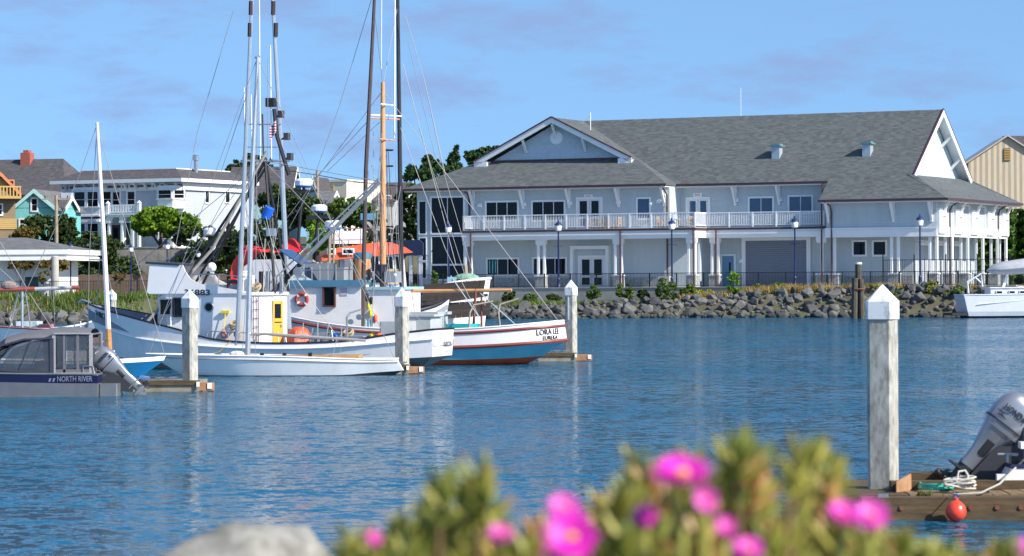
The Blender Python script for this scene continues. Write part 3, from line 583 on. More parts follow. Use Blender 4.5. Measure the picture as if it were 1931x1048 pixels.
for u, v, ru, rv, Y, mt, w in ((1120,552,12,12,259,L_MID,'in front of the recessed entrance'), (1215,556,12,10,257,L_DARK,'between the two green bank bushes'), (1300,548,14,12,254,L_MID,'beside the yellow weeds'), (1430,550,14,10,250,L_MID,'below the roller door edge'), (1470,548,12,12,249,L_BRT,'below the roller door'), (1545,548,14,11,247,L_MID,'below the brown downspouts'), (1600,552,10,8,245,L_DARK,'beside the timber mooring piles'), (1700,553,16,9,243,L_MID,'above the rocks by the tall pile cap'), (1800,550,18,9,241,L_MID,'beside the cruiser davit'), (1045,562,12,8,260,L_DARK,'right beside the far concrete pile')):
    bush('leafy bank shrub '+w, u, v, ru, rv, Y, mt, .15)
for u, v, ru, rv, Y, mt, w in ((110,572,18,10,236,L_DARK,'behind the russet trees'), (200,570,20,10,238,L_MID,'left of the distant pile'), (275,568,22,11,240,L_MID,'between lamp post and wheelhouse'), (15,572,20,10,231,L_DARK,'beside the furled boom'), (62,570,14,9,232,L_BRT,'under the furled boom')):
    bush('low bank shrub '+w, u, v, ru, rv, Y, mt, .16)
# ---------------------------------------------------------------- trees
ptree('cypress_tree', 'dark pointed conifer rising behind the hall roof', 855, 318, [(858,282,5,9),(857,294,9,9),(856,306,14,10),(854,320,19,12),(852,336,24,14)], L_CON, clumps=110, per=45, leaf=.3, up=.6, aspect=2.2, group=None)
ptree('cypress_tree', 'low dark conifer behind the lowest corner of the hall roof', 800, 314, [(808,292,5,8),(807,303,9,9),(806,315,14,10),(804,330,20,12),(776,318,7,9),(775,330,14,10),(830,312,10,12)], L_CON, clumps=120, per=45, leaf=.3, up=.6, aspect=2.2)
ptree('cypress_tree', 'rounded dark conifer beside the white gable board of the hall', 905, 322, [(905,300,24,16),(928,282,14,8),(888,292,12,10),(912,286,16,8)], L_CON, clumps=110, per=42, leaf=.3)
ptree('shade_tree', 'dark tree filling the gap between black poles and the hall tower', 775, 292, [(780,400,22,36),(770,370,22,22)], L_DARK, clumps=90, per=40, leaf=.28)
rt = ptree('round_tree', 'round dome-shaped bright green tree in front of the white Victorian house', 302, 294, [(306,418,56,26),(276,424,32,20),(342,424,34,22),(306,404,42,14)], L_ROUND, clumps=230, per=60, leaf=.22, cr=.3, trunk=.24)
ptree('dark_shrub', 'dense dark shrub beneath the round tree beside the retaining wall', 375, 292, [(372,450,46,22),(410,465,40,26),(380,490,48,30),(425,500,44,30),(345,500,30,26),(350,440,26,12),(430,450,34,22)], L_DARK, clumps=230, per=50, leaf=.24)
ptree('dark_shrub', 'big dark spreading shrub below the bay windows', 175, 284, [(180,470,52,32),(160,515,52,34),(212,512,52,34),(150,450,26,16),(190,535,60,22)], L_DARK, clumps=270, per=52, leaf=.25)
ptree('dark_shrub', 'dark evergreen mass between teal house and pole', 85, 288, [(95,425,46,22),(70,440,40,16),(120,440,26,24)], L_DARK, clumps=160, per=48, leaf=.26)
ptree('russet_shrub', 'russet brown-leaved shrub behind the low white building roof', 45, 283, [(52,438,24,10),(36,442,16,8)], L_AUT, clumps=60, per=40, leaf=.22, cat='shrub')
ptree('flowering_tree', 'thin-trunked small tree with pinkish leaves by the white wall', 38, 255, [(38,497,22,8),(26,502,12,6),(52,500,14,7)], L_AUT, clumps=40, per=34, leaf=.17, trunk=.06)
ptree('flowering_tree', 'small broad tree with russet leaves beside the round concrete post', 100, 254, [(100,497,25,10),(84,495,12,9),(114,503,14,10)], L_AUT, clumps=50, per=36, leaf=.17, trunk=.06)
ptree('sapling', 'young staked sapling with yellowing leaves beside the russet tree', 83, 250, [(83,518,9,9),(80,528,6,6)], L_AUT, clumps=22, per=26, leaf=.15, trunk=.04)
ptree('sapling', 'young staked sapling near the white pile cap', 226, 250, [(224,524,9,9),(232,520,6,6)], L_AUT, clumps=22, per=26, leaf=.15, trunk=.04)
ptree('pine_tree', 'dark pine crown rising above the house roofs behind the tall poles', 455, 345, [(455,315,26,14),(478,308,22,16),(440,322,14,10),(500,318,12,12)], L_DARK, clumps=90, per=40, leaf=.32)
ptree('garden_tree', 'mid green tree behind the troller poles below the grey gable', 540, 300, [(560,390,40,34),(520,380,34,30),(590,410,26,28)], L_DARK, clumps=170, per=48, leaf=.26)
ptree('garden_tree', 'olive green tree behind the silver boom below the beige building', 660, 305, [(655,400,48,24),(690,408,34,22),(630,410,26,20)], L_MID, clumps=150, per=48, leaf=.26)
ptree('vine_bush', 'bright yellow-green bush behind the radar mast', 600, 270, [(600,440,22,34),(594,420,14,18)], L_BRT, clumps=60, per=40, leaf=.22, cat='bush')
ptree('garden_tree', 'dark shrub mass behind the white wheelhouse and its lamps', 440, 280, [(440,470,44,30),(480,460,36,30),(400,480,34,28),(500,440,30,30),(520,470,24,40)], L_DARK, clumps=240, per=46, leaf=.25)
ptree('hedge_bush', 'green bush strip below the car park beside the orange mast', 745, 276, [(748,440,34,14),(700,452,30,16),(790,448,22,16)], L_MID, clumps=110, per=44, leaf=.2, cat='bush')
ptree('hedge_bush', 'green bush between the hall tower and red roofed wheelhouse', 640, 268, [(640,452,36,16),(670,465,30,16)], L_MID, clumps=90, per=44, leaf=.22, cat='bush')
# ivy-covered bank beyond the sunny side of the hall
ib = P(1885, 545, 288); iv = thing('ivy_hedge', 'tall ivy-covered hedge beyond the sunny columns of the hall', 'hedge', (ib.x, 288, gz(ib.x, 288)))
iv0 = Vector(iv.location); pts = []
for _ in range(9000):
    u = random.uniform(1770, 1990); v = random.uniform(408, 560) if random.random() < .85 else random.uniform(396, 420); p = P(u, v, 288+random.uniform(-.5, .35)+.5*math.sin(u*.21)+.4*math.sin(v*.3)); pts.append(p-iv0)
link('foliage', leaf_mesh('foliage', np.array([tuple(p) for p in pts]), .42, L_IVY, -.2, 1.1), iv)
a = P(1770, 545, 289.2)-iv0; c = P(1990, 410, 289.2)-iv0; MB().box(a.x, c.x, a.y, a.y+1.5, -1, c.z).ob('soil_bank', GRND, iv)
# ---------------------------------------------------------------- promenade lamps and fence
NAVY = M('navy_pole', (.012,.025,.11), .4, .1, 4); LANT = M('lantern_glass', (.72,.72,.7), .25, .05, 4)
def lamp_proto():
    t = thing('street_lamp', 'x', 'lamp')
    MB().lathe([(.2,0),(.2,.1),(.15,.18),(.12,.7),(.14,.75),(.1,.85)], (0,0,0), 10).ob('base', NAVY, t, True)
    MB().lathe([(.085,.8),(.06,4.75),(.1,4.8),(.05,4.85)], (0,0,0), 8).tube([(-.45,0,3.6),(.45,0,3.6)], .02, 5).ob('pole', NAVY, t, True)
    MB().lathe([(.1,4.86),(.26,4.95),(.3,5.3),(.26,5.42)], (0,0,0), 10).ob('lantern', LANT, t, True)
    MB().lathe([(.34,5.4),(.3,5.5),(.12,5.66),(.05,5.72),(.06,5.82),(.0,5.9)], (0,0,0), 10).ob('lamp_cap', NAVY, t, True)
    return t
LP = lamp_proto(); first = [True]
def lamp(loc, label, s=1.):
    o = LP if first[0] else copy_tree(LP); first[0] = False; o.location = loc; o.scale = (s,)*3; o['label'] = label; o['group'] = 'navy street lamps'
hm_ = Matrix.Rotation(R(-26), 3, 'Z')
for u, where in ((846,'in front of the glazed stair tower'), (1053,'before the double pier left of the recessed entrance'), (1267,'in front of the air conditioner'), (1499,'in front of the roller door'), (1735,'in front of the sunny corner columns')):
    x = HF.px(u, 480, -6.1)[0]; lamp(HF.o+hm_@Vector((x, -6.1, .06)), 'navy blue lamp post with white lantern '+where, 1.0)
for u, v0, v1, Y, where in ((5,450,560,262,'beside the low white building'), (133,455,565,262,'at the corner of the low white building'), (247,458,556,268,'beside the concrete retaining wall'), (315,452,560,270,'under the round green tree'), (374,470,562,270,'behind the white wheelhouse visor'), (402,455,562,270,'beside the spotlight of the white troller')):
    p = P(u, v0, Y); x = p.x; zb = gz(x, Y); lamp((x, Y, zb), 'navy blue lamp post with white lantern '+where, (p.z-zb)/5.9)
sl_ = thing('street_lamp', 'slim dark lamp post with flat side arm before the low white building', 'lamp', (P(57,500,258).x, 258, gz(P(57,500,258).x, 258)))
MB().tube([(0,0,0),(0,0,4.3),(.15,0,4.4),(.9,0,4.45)], .07, 6).ob('pole', NAVY, sl_); MB().bbox(.6,1.3,-.12,.12,4.42,4.52,.05).ob('lamp_head', LANT, sl_)
FEN = M('fence_black', (.015,.015,.018), .4, .05, 3)
def iron_fence(label, loc, rz, x0, x1, h, step=2.45, gap=.13, posth=None, name='iron_fence'):
    f = thing(name, label, 'fence', loc, rz); n = max(1, round((x1-x0)/step))
    MB().bar((x0,0,h), (x1,0,h), .05, .05).ob('top_rail', FEN, f); MB().bar((x0,0,.14), (x1,0,.14), .04, .04).ob('bottom_rail', FEN, f)
    me = MB().box(-.04,.04,-.04,.04,0,(posth or h)+.04).mesh('post', FEN)
    for i in range(n+1): link('post', me, f, (x0+(x1-x0)*i/n, 0, 0))
    b = MB(); k = int((x1-x0)/gap)
    for i in range(k): x = x0+(x1-x0)*(i+.5)/k; b.box(x-.011, x+.011, -.011, .011, .14, h)
    tag(b.ob('pickets', FEN, f), kind='stuff'); return f
iron_fence('long black iron railing along the hall promenade', HF.o+hm_@Vector((0,-6.75,.06)), R(-26), -56, 5.5, 1.2)
iron_fence('tall black iron gate fence round the sunny corner of the hall', HF.o+hm_@Vector((0,-3.2,.03)), R(-26), -4.5, 9, 2.2, 2.6, .16, 2.6)
pf = P(20, 560, 244); iron_fence('black iron railing above the left rock bank', (pf.x, 244, gz(pf.x, 244)), R(4), -4, 20, 1.25)
# balcony furniture
WOODF = M('teak', (.5,.28,.1), .6, .15, 4)
def bchair(s, t, rz, label):
    c = thing('patio_chair', label, 'chair', HF.o+hm_@Vector((s, t, 5.2)), R(-26)+rz, 'teak chairs on the balcony')
    MB().box(-.28,.28,-.27,.27,.42,.47).ob('seat', WOODF, c)
    for x in (-.25,.25):
        for y in (-.24,.24): MB().box(x-.03,x+.03,y-.03,y+.03,0,.64 if y < 0 else .98).ob('leg', WOODF, c)
        MB().box(x-.035,x+.035,-.27,.27,.64,.68).ob('armrest', WOODF, c)
    for i in range(5): MB().box(-.22+i*.1,-.17+i*.1,.22,.25,.5,.9).ob('slat', WOODF, c)
    MB().box(-.27,.27,.215,.255,.9,.99).ob('back_rail', WOODF, c)
def btable(s, t, label):
    c = thing('patio_table', label, 'table', HF.o+hm_@Vector((s, t, 5.2)), R(-26)); MB().lathe([(.5,.7),(.5,.75)], (0,0,0), 16).ob('tabletop', WOODF, c)
    for a in range(4): MB().box(-.03,.03,-.03,.03,0,.7).ob('leg', WOODF, c, loc=(.33*math.cos(a*1.571+.78), .33*math.sin(a*1.571+.78), 0))
btable(-30.7, -1.3, 'round teak table on the balcony before the glazed double doors'); btable(-24.1, -.9, 'round teak table on the balcony at the step-back corner')
for s, t, rz, w in ((-32.0,-1.3,1.57,'left of the table by the double doors'), (-31.1,-.6,0,'behind the table by the double doors'), (-29.4,-1.35,-1.57,'beside the table by the double doors'), (-30.2,-1.9,3.14,'at the rail before the double doors'), (-25.5,-.9,1.57,'next to the white corner post'), (-22.9,-.95,-1.57,'beside the corner table near the rail return')):
    bchair(s, t, rz, 'teak armchair on the balcony '+w)
# ================================================================ houses on the far side
def xwin(p, y0, y1, z0, z1, X, n=1, **k):            # window in a wall facing +x at x = X
    o = rwin(p, y0, y1, z0, z1, -X, n, **k); o.rotation_euler = (0,0,R(90)); return o
def gable_roof(x0, x1, y0, y1, ze, zr, ov, mat, p, along='y', th=.18, trim=None, face=None):
    """gabled roof; ridge runs along y (gable faces -y) or along x"""
    m = MB()
    if along == 'y':
        xm = (x0+x1)/2; sl = (zr-ze)/(xm-x0); a = x0-ov; b = x1+ov; zl = ze-ov*sl
        for e in ((a, zl), (b, zl)): m.prism([(e[0],y0-ov,e[1]),(xm,y0-ov,zr),(xm,y1+ov,zr),(e[0],y1+ov,e[1])], (0,0,th))
        o = m.ob('roof', mat, p)
        if face: MB().prism([(x0,y0,ze-.05),(x1,y0,ze-.05),(xm,y0,zr-.05)], (0,y1-y0,0)).ob('gable_wall', face, p)
        if trim:
            for e in (a, b): MB().prism([(e,y0-ov-.06,zl-.2),(xm,y0-ov-.06,zr-.2),(xm,y0-ov-.06,zr+.2),(e,y0-ov-.06,zl+.2)], (0,.1,0)).ob('barge_board', trim, o)
    else:
        ym = (y0+y1)/2; sl = (zr-ze)/(ym-y0); a = y0-ov; b = y1+ov; zl = ze-ov*sl
        for e in (a, b): m.prism([(x0-ov,e,zl),(x1+ov,e,zl),(x1+ov,ym,zr),(x0-ov,ym,zr)], (0,0,th))
        o = m.ob('roof', mat, p)
        if face: MB().prism([(x0,y0,ze-.05),(x0,y1,ze-.05),(x0,ym,zr-.05)], (x1-x0,0,0)).ob('gable_wall', face, p)
        if trim:
            for e in (a, b): MB().prism([(x1+ov,e,zl-.2),(x1+ov,ym,zr-.2),(x1+ov,ym,zr+.2),(x1+ov,e,zl+.2)], (.06,0,0)).ob('barge_board', trim, o)
    return o
def place(u, v, Y, rz=-26):                          # frame whose origin is the ground point at that pixel
    p = P(u, v, Y); return p, Frame(p, R(rz))
LAV = M('lavender_siding', (.44,.47,.53), .6, .05, 1, wave=(2,.2,.015)); LAVW = M('house_white', (.78,.78,.8), .55, .04, 1)
DARKR = shingles('dark_shingles', (.075,.07,.075)); GRYR = shingles('mid_shingles', (.13,.13,.135)); MAUVE = M('mauve_trim', (.09,.07,.14), .6, .1, 3)
# ---- white Victorian house
o, VF = place(345, 470, 304); vh = thing('victorian_house', 'pale lavender two-storey Victorian house with white bay windows and porch', 'house', o, R(-26))
def vx(u, t=0): return VF.px(u, 400, t)[0]
def vz(v, t=0): return VF.px(230, v, t)[1]
ZT = vz(352); ZM = vz(415); X0 = vx(124); BK = 13.
MB().box(X0, 0, 0, BK, -1.5, ZT).ob('wall', LAV, vh); MB().box(-.02, .04, .02, BK, -1.5, ZT).ob('side_wall', LAV, vh)
MB().box(X0-.9, .9, -1.6, BK+.7, ZT+.35, ZT+.7).ob('cornice', LAVW, vh); MB().box(X0-.35, .3, -.35, BK, ZT-.45, ZT+.35).ob('frieze', LAVW, vh)
MB().add([(X0-.9,-1.6,ZT+.7),(.9,-1.6,ZT+.7),(.9,BK+.7,ZT+.7),(X0-.9,BK+.7,ZT+.7),(X0+1.4,1.0,ZT+1.75),(-1.4,1.0,ZT+1.75),(-1.4,BK-1.6,ZT+1.75),(X0+1.4,BK-1.6,ZT+1.75)], [(0,1,5,4),(1,2,6,5),(2,3,7,6),(3,0,4,7),(4,5,6,7)]).ob('roof', DARKR, vh)
MB().box(X0+1.3,-1.3,.9,BK-1.5,ZT+1.75,ZT+1.85).ob('roof_edge', LAVW, vh)
for i in range(16): x = X0+.2+i*(-X0-.4)/15; MB().box(x-.35, x+.35, -.4, -.35, ZT-.1, ZT+.12).ob('frieze_panel', MAUVE, vh)
for i in range(12): x = X0+.4+i*(-X0-.8)/11; MB().prism([(x-.07,-.35,ZT+.33),(x-.07,-1.1,ZT+.33),(x-.07,-.35,ZT-.5)], (.14,0,0)).ob('bracket', LAVW, vh)
def bay(xa, xb, z0, z1, d=1.15, ch=.75):
    b = MB().prism([(xa,0,z0),(xa+ch,-d,z0),(xb-ch,-d,z0),(xb,0,z0)], (0,0,z1-z0)).ob('bay', LAVW, vh)
    for zz in (z0, z0+.9, z1-.35): MB().prism([(xa-.12,0,zz),(xa+ch-.06,-d-.12,zz),(xb-ch+.06,-d-.12,zz),(xb+.12,0,zz)], (0,0,.16)).ob('moulding', LAVW, b)
    n = 2 if xb-xa > 3.4 else 1; wv = (xb-xa-2*ch)/n
    for i in range(n): rwin(vh, xa+ch+i*wv+.18, xa+ch+(i+1)*wv-.18, z0+1.0, z1-.5, -d, 1, .12, 1, fm=LAVW)
    a = math.atan2(d, ch); hl = math.hypot(d, ch)
    for (px_, py_), ang in (((xa,0), -a), ((xb-ch,-d), a)):
        w = rwin(vh, .16, hl-.16, z0+1.0, z1-.5, 0, 1, .1, 1, fm=LAVW); w.location = (px_, py_, 0); w.rotation_euler = (0,0,ang)
xl0, xl1 = vx(133,-.6), vx(205,-.6)
bay(xl0, xl1, vz(408), vz(352)); bay(xl0, xl1, vz(470), vz(412)); xr0, xr1 = vx(291,-.6), vx(343,-.6); bay(xr0, xr1, vz(395), vz(352)); bay(xr0, xr1, vz(470), vz(412))
for u in (220, 248): x = vx(u); rwin(vh, x-.42, x+.42, vz(391), vz(362), 0, 1, .16, 1, fm=LAVW)
# porch
pa, pb = vx(201,-1.8), vx(263,-1.8); zp = vz(408)
MB().box(pa, pb, -1.8, 0, zp-.1, zp+.12).box(pa-.1, pb+.1, -1.95, 0, zp+.12, zp+.26).ob('porch_roof', LAVW, vh)
for x in (pa+.2, (pa+pb)/2-.2, pb-.9, pb-.2):
    MB().bbox(x-.16, x+.16, -1.75, -1.43, vz(466), zp-.1, .04).box(x-.26, x+.26, -1.85, -1.33, zp-.7, zp-.45).prism([(x-.5,-1.6,zp-.1),(x+.5,-1.6,zp-.1),(x+.16,-1.6,zp-.7),(x-.16,-1.6,zp-.7)], (0,.1,0)).ob('porch_column', LAVW, vh)
MB().box(pa, pb, -1.75, -1.65, zp+1.05, zp+1.18).box(pa, pb, -1.75, -1.65, zp+.36, zp+.46).ob('porch_rail', LAVW, vh)
bl = MB().box(-.09,.09,-.05,.05,0,.62).mesh('baluster', LAVW)
for i in range(11): link('baluster', bl, vh, (pa+.4+i*(pb-pa-.8)/10, -1.7, zp+.44))
for x in (pa+.1, pb-.1): MB().box(x-.16,x+.16,-1.86,-1.54,zp+.2,zp+1.3).add([(x-.2,-1.9,zp+1.3),(x+.2,-1.9,zp+1.3),(x+.2,-1.5,zp+1.3),(x-.2,-1.5,zp+1.3),(x,-1.7,zp+1.6)],[(0,1,4),(1,2,4),(2,3,4),(3,0,4)]).ob('rail_post', LAVW, vh)
d = MB().box(-.5,.5,-.08,0,vz(466),vz(424)).ob('door', M('dark_door', (.05,.03,.03), .5, .1, 3), vh); d.location = (vx(219), 0, 0); MB().box(-.28,.28,-.1,-.08,vz(455),vz(430)).ob('pane', GLASS, d)
rwin(vh, vx(238), vx(246), vz(462), vz(420), 0, 1, .12, fm=LAVW)
for i in range(6): MB().box(pa+.3, pa+2.2, -1.8-.3*(i+1), -1.8-.3*i, vz(466)-.2*(i+1)-.4, vz(466)-.2*(i+1)).ob('step', LAVW, vh)
for xx in (pa+.2, pa+2.3): MB().bar((xx,-1.8,vz(466)+.9), (xx,-3.6,vz(466)-.35), .12, .14).bar((xx,-3.6,vz(466)-1.6), (xx,-3.6,vz(466)-.1), .2).bar((xx,-2.4,vz(466)-.5),(xx,-2.4,vz(466)+.45),.08).bar((xx,-3,vz(466)-.9),(xx,-3,vz(466)+.05),.08).ob('stair_rail', LAVW, vh)
MB().box(X0,pb+4,-1.8,0,-1.5,vz(466)).ob('foundation', CONC, vh)
xwin(vh, 4.2, 4.9, vz(382), vz(352), .04, 1, fr=.12, fm=LAVW); xwin(vh, 8.2, 9.0, vz(380), vz(352), .04, 1, fr=.12, fm=LAVW); xwin(vh, 8.2, 9.0, vz(440), vz(412), .04, 1, fr=.12, fm=LAVW)
for x in (X0+.1, -.1): MB().box(x-.22, x+.22, -.12, .3, -1.4, ZT-.4).ob('corner_board', LAVW, vh)
MB().tube([(.2,-.15,ZT+.3),(-.1,-.15,ZT-.6),(-.35,-.15,ZT-.8),(-.35,-.15,0)], .06, 6).ob('downspout', LAVW, vh)
x = vx(352,3); MB().lathe([(.22,0),(.22,1.3),(.34,1.32),(.34,1.75),(.2,1.9)], (-.9,4,ZT+1.4), 8).ob('flue_pipe', STEEL, vh)
# ---- retaining wall with recessed panels, wooden fence
p = P(188, 532, 292); rw = thing('retaining_wall', 'weathered grey concrete retaining wall below the Victorian house', 'wall', (p.x, 291.4, 2.0), 0)
wtop = P(280, 470, 291).z-2.0; WCONC = M('weathered_concrete', (.17,.165,.16), .9, .3, .9, bump=.03, bs=5, dirt=.7, dcol=(.1,.095,.085), ds=.7)
for j in range(4):
    for i in range(9):
        x = i*1.25+(j % 2)*.6-1; MB().box(x, x+1.23, 0, .4, j*wtop/4+.01, (j+1)*wtop/4-.01).ob('block', WCONC, rw)
MB().box(-1, 10.9, .03, .9, -.4, wtop-.03).ob('core', WCONC, rw)
WFEN = M('fence_wood', (.13,.09,.065), .85, .25, 3, stretch=(4,1,.6)); p = P(118, 560, 272)
wf = thing('wooden_fence', 'brown vertical board fence behind the lamp posts on the left bank', 'fence', (p.x, 272, 2.0), 0)
bme = MB().box(0,.22,0,.04,0,1.9).mesh('board', WFEN)
for i in range(64): link('board', bme, wf, (i*.235, random.uniform(-.02,.02), random.uniform(-.05,.05)))
MB().box(0,15,.05,.12,.4,.5).box(0,15,.05,.12,1.4,1.5).ob('fence_rail', WFEN, wf)
# ---- teal house
TEAL = M('teal_siding', (.17,.5,.5), .6, .06, 1, wave=(2,.2,.02)); TEALT = M('teal_trim', (.42,.68,.66), .55, .05, 2)
o, TF = place(28, 445, 296, -8); th = thing('teal_house', 'small turquoise clapboard house with a steep front gable', 'house', o, R(-8))
tx = lambda u: TF.px(u, 400, 0)[0]; tz = lambda v: TF.px(60, v, 0)[1]
x1 = tx(104); MB().box(0, x1, 0, 9, -2, tz(391)).ob('wall', TEAL, th); gable_roof(0, x1, 0, 9, tz(392), tz(360), .4, GRYR, th, 'y', face=TEAL, trim=TEALT)
rwin(th, tx(60.5), tx(70), tz(397), tz(375), 0, 1, .14, 1, fm=LAVW); rwin(th, tx(38), tx(46.5), tz(430), tz(414), 0, 1, .14, 1, fm=LAVW); rwin(th, tx(50), tx(58), tz(430), tz(414), 0, 1, .14, 1, fm=LAVW)
MB().box(x1, tx(113), 1.2, 5.5, -2, tz(392)).ob('side_wing', TEAL, th); gable_roof(x1, tx(113), 1.2, 5.5, tz(392), tz(372), .3, DARKR, th, 'x', face=TEAL, trim=LAVW)
MB().bbox(x1-.4,x1+.8,3,3.8,tz(372),tz(362),.1).ob('chimney', LAV, th)
MB().box(tx(34)-1.6,tx(34)-.1,-.02,5,tz(366),tz(366)+.5).ob('porch_gutter', DARKR, th)
# ---- yellow house
YEL = M('yellow_ochre', (.38,.25,.08), .6, .06, 2, wave=(2,.2,.015)); YELD = M('umber_siding', (.2,.14,.075), .6, .06, 2, wave=(2,.2,.015)); ORNG = M('orange_trim', (.5,.17,.07), .5, .06, 2); TAN = M('gold_trim', (.46,.3,.09), .55, .05, 2)
o, YF = place(0, 452, 288, 20); yh = thing('yellow_house', 'ochre yellow house with orange gable trim and a front balcony', 'house', o, R(20))
yx = lambda u: YF.px(u, 400, 0)[0]; yz = lambda v: YF.px(12, v, 0)[1]
xa, xb = yx(-30), yx(29)
MB().box(xa, xb, 0, 8, -2, yz(352)).ob('wall', YELD, yh); gable_roof(xa, xb, 0, 8, yz(358), yz(328), .5, GRYR, yh, 'y', face=YEL, trim=ORNG)
MB().box(yx(-30), xb+.3, -1.5, 0, yz(372)-.15, yz(372)+.1).ob('balcony', TAN, yh); MB().box(yx(-30), xb+.3, -1.52, -1.42, yz(354), yz(354)+.14).ob('balcony_rail', TAN, yh)
be = MB().box(-.06,.06,-.04,.04,0,yz(354)-yz(372)).mesh('baluster', TAN)
for i in range(14): link('baluster', be, yh, (xb+.2-i*.32, -1.47, yz(372)))
rwin(yh, yx(16), yx(25), yz(358), yz(341), 0, 1, .14, fm=ORNG); rwin(yh, yx(-4), yx(3), yz(404), yz(386), 0, 1, .14, 1, fm=LAVW); MB().box(yx(-30), xb+.1, -.12, 0, yz(432), yz(412)).ob('band', YEL, yh)
# ---- big dark roofed house behind
o, DF = place(20, 440, 325, -15); dh = thing('gabled_house', 'large house with a steep dark grey roof and red brick chimney', 'house', o, R(-15))
dx = lambda u: DF.px(u, 340, 3)[0]; dz = lambda v: DF.px(60, v, 3)[1]
MB().box(dx(-60), dx(112), 3, 14, -2, dz(368)).ob('wall', YELD, dh)
xA, xB, xC, xD = dx(-70), dx(128), dx(-50), dx(85); zE, zR2 = dz(370), dz(296)
MB().add([(xA,2,zE),(xB,2,zE),(xB,15,zE),(xA,15,zE),(xC,8,zR2),(xD,8,zR2)], [(0,1,5,4),(1,2,5),(2,3,4,5),(3,0,4)]).ob('roof', DARKR, dh)
BRICK = M('chimney_brick', (.36,.1,.07), .85, .25, 6, bump=.02, bs=12); MB().box(dx(10), dx(28), 7, 8.2, zR2-1, dz(284)).ob('chimney', BRICK, dh); MB().box(dx(14), dx(24), 7.2, 8, dz(284), dz(279)).ob('chimney_pot', BRICK, dh)
# ---- low white building with hip roof
o, WF_ = place(70, 552, 256, -6); wb = thing('low_building', 'low white waterside building with grey hip roof and broad white fascia', 'building', o, R(-6))
wx = lambda u: WF_.px(u, 500, 0)[0]; wz = lambda v: WF_.px(60, v, 0)[1]
WBW = M('building_white', (.8,.8,.8), .6, .04, 1); MB().box(wx(-60), wx(98), 0, 9, -.6, wz(488)).ob('wall', WBW, wb)
a, b, c0 = wx(-80), wx(135), wz(491); MB().box(a, b, -1.4, 10, c0, wz(484)).box(a+.1, b-.1, -1.3, 9.9, wz(484), wz(480)).box(a-.1, b+.1, -1.5, 10.1, wz(480), wz(471)).ob('fascia', WBW, wb)
MB().add([(a-.1,-1.5,wz(471)),(b+.1,-1.5,wz(471)),(b+.1,10.1,wz(471)),(a-.1,10.1,wz(471)),(wx(-40),4.3,wz(446)),(wx(25),4.3,wz(446))], [(0,1,5,4),(1,2,5),(2,3,4,5),(3,0,4)]).ob('roof', GRYR, wb)
MB().bbox(wx(102), wx(112), -1.3, -.7, -.6, c0, .12).ob('column', WBW, wb); MB().box(wx(48), wx(72), -.1, 0, -.5, wz(522)).ob('green_hoarding', M('dark_green_paint', (.02,.08,.075), .6, .1, 2), wb)
cp = P(104, 545, 251); MB().lathe([(.32,0),(.32,3.3),(.25,3.4)], (0,0,0), 12).ob('round_post', CONC, tag(thing('concrete_post', 'pale round concrete post beside the low white building', 'post', (cp.x, 251, 2.0))))
# ---- houses behind the masts
def ghouse(label, u0, u1, vb, ve, vr, Y, wall_, roof, rz=-20, depth=9, along='y', trim=LAVW, wins=(), name='house'):
    o, f = place(u0, vb, Y, rz); t = thing(name, label, 'house', o, R(rz)); xx = lambda u: f.px(u, ve, 0)[0]; zz = lambda v: f.px((u0+u1)/2, v, 0)[1]; x1 = xx(u1)
    MB().box(0, x1, 0, depth, -3, zz(ve)).ob('wall', wall_, t); gable_roof(0, x1, 0, depth, zz(ve), zz(vr), .35, roof, t, along, face=wall_, trim=trim)
    for a, b, c, d in wins: rwin(t, xx(a), xx(b), zz(d), zz(c), 0, 1, .12, 1, fm=LAVW)
    return t
LTEAL = M('light_teal_siding', (.33,.56,.58), .6, .06, 1, wave=(2,.2,.02)); CREAM = M('cream_stucco', (.72,.66,.54), .7, .05, .5); GRYW = M('grey_clapboard', (.42,.42,.43), .7, .06, 1, wave=(2,.2,.02))
ghouse('pale turquoise house with a broad dark grey roof behind the troller rigging', 432, 545, 470, 372, 315, 330, LTEAL, DARKR, -6, 7, 'x', wins=((520,530,385,405),))
ghouse('narrow turquoise house with white gable trim behind the radar dome', 578, 606, 450, 382, 336, 328, LTEAL, DARKR, -14, 5, 'y', wins=((588,594,386,404),))
o, f_ = place(598, 420, 334, -10); bb = thing('cream_block', 'plain cream flat-roofed block behind the turquoise houses', 'building', o, R(-26)); x1 = f_.px(660, 360, 0)[0]; zt = f_.px(630, 343, 0)[1]
MB().box(0, x1, 0, 9, -3, zt).ob('wall', CREAM, bb); MB().box(-.1, x1+.1, -.1, 9.1, zt, zt+.25).ob('parapet', CREAM, bb)
for i in range(6): MB().box(.55*x1-.25, .55*x1+.1, -.06, 0, zt-2.9+i*.45, zt-2.6+i*.45).ob('wall_rung', M('rung_ochre', (.5,.38,.2), .7, .1, 2), bb)
ghouse('small turquoise cottage with grey roof in front of the cream block', 600, 622, 440, 378, 362, 318, LTEAL, GRYR, -8, 4, 'x', wins=((605,612,382,396),)); ghouse('small white shed with grey roof below the cottage', 622, 640, 440, 384, 374, 316, LAVW, GRYR, -8, 4, 'x')
ghouse('grey house with low dark roof behind the orange mast', 672, 742, 430, 378, 352, 338, GRYW, DARKR, -6, 6, 'x', wins=((728,736,370,377),)); ghouse('long low grey shed with pale roof beyond the tilted silver boom', 640, 710, 430, 380, 368, 350, GRYW, M('pale_roof', (.36,.35,.34), .8, .1, 1), -6, 6, 'x')
ghouse('dark roofed house against the trees behind the black pole', 700, 765, 430, 372, 345, 356, GRYW, DARKR, -8, 6, 'x')
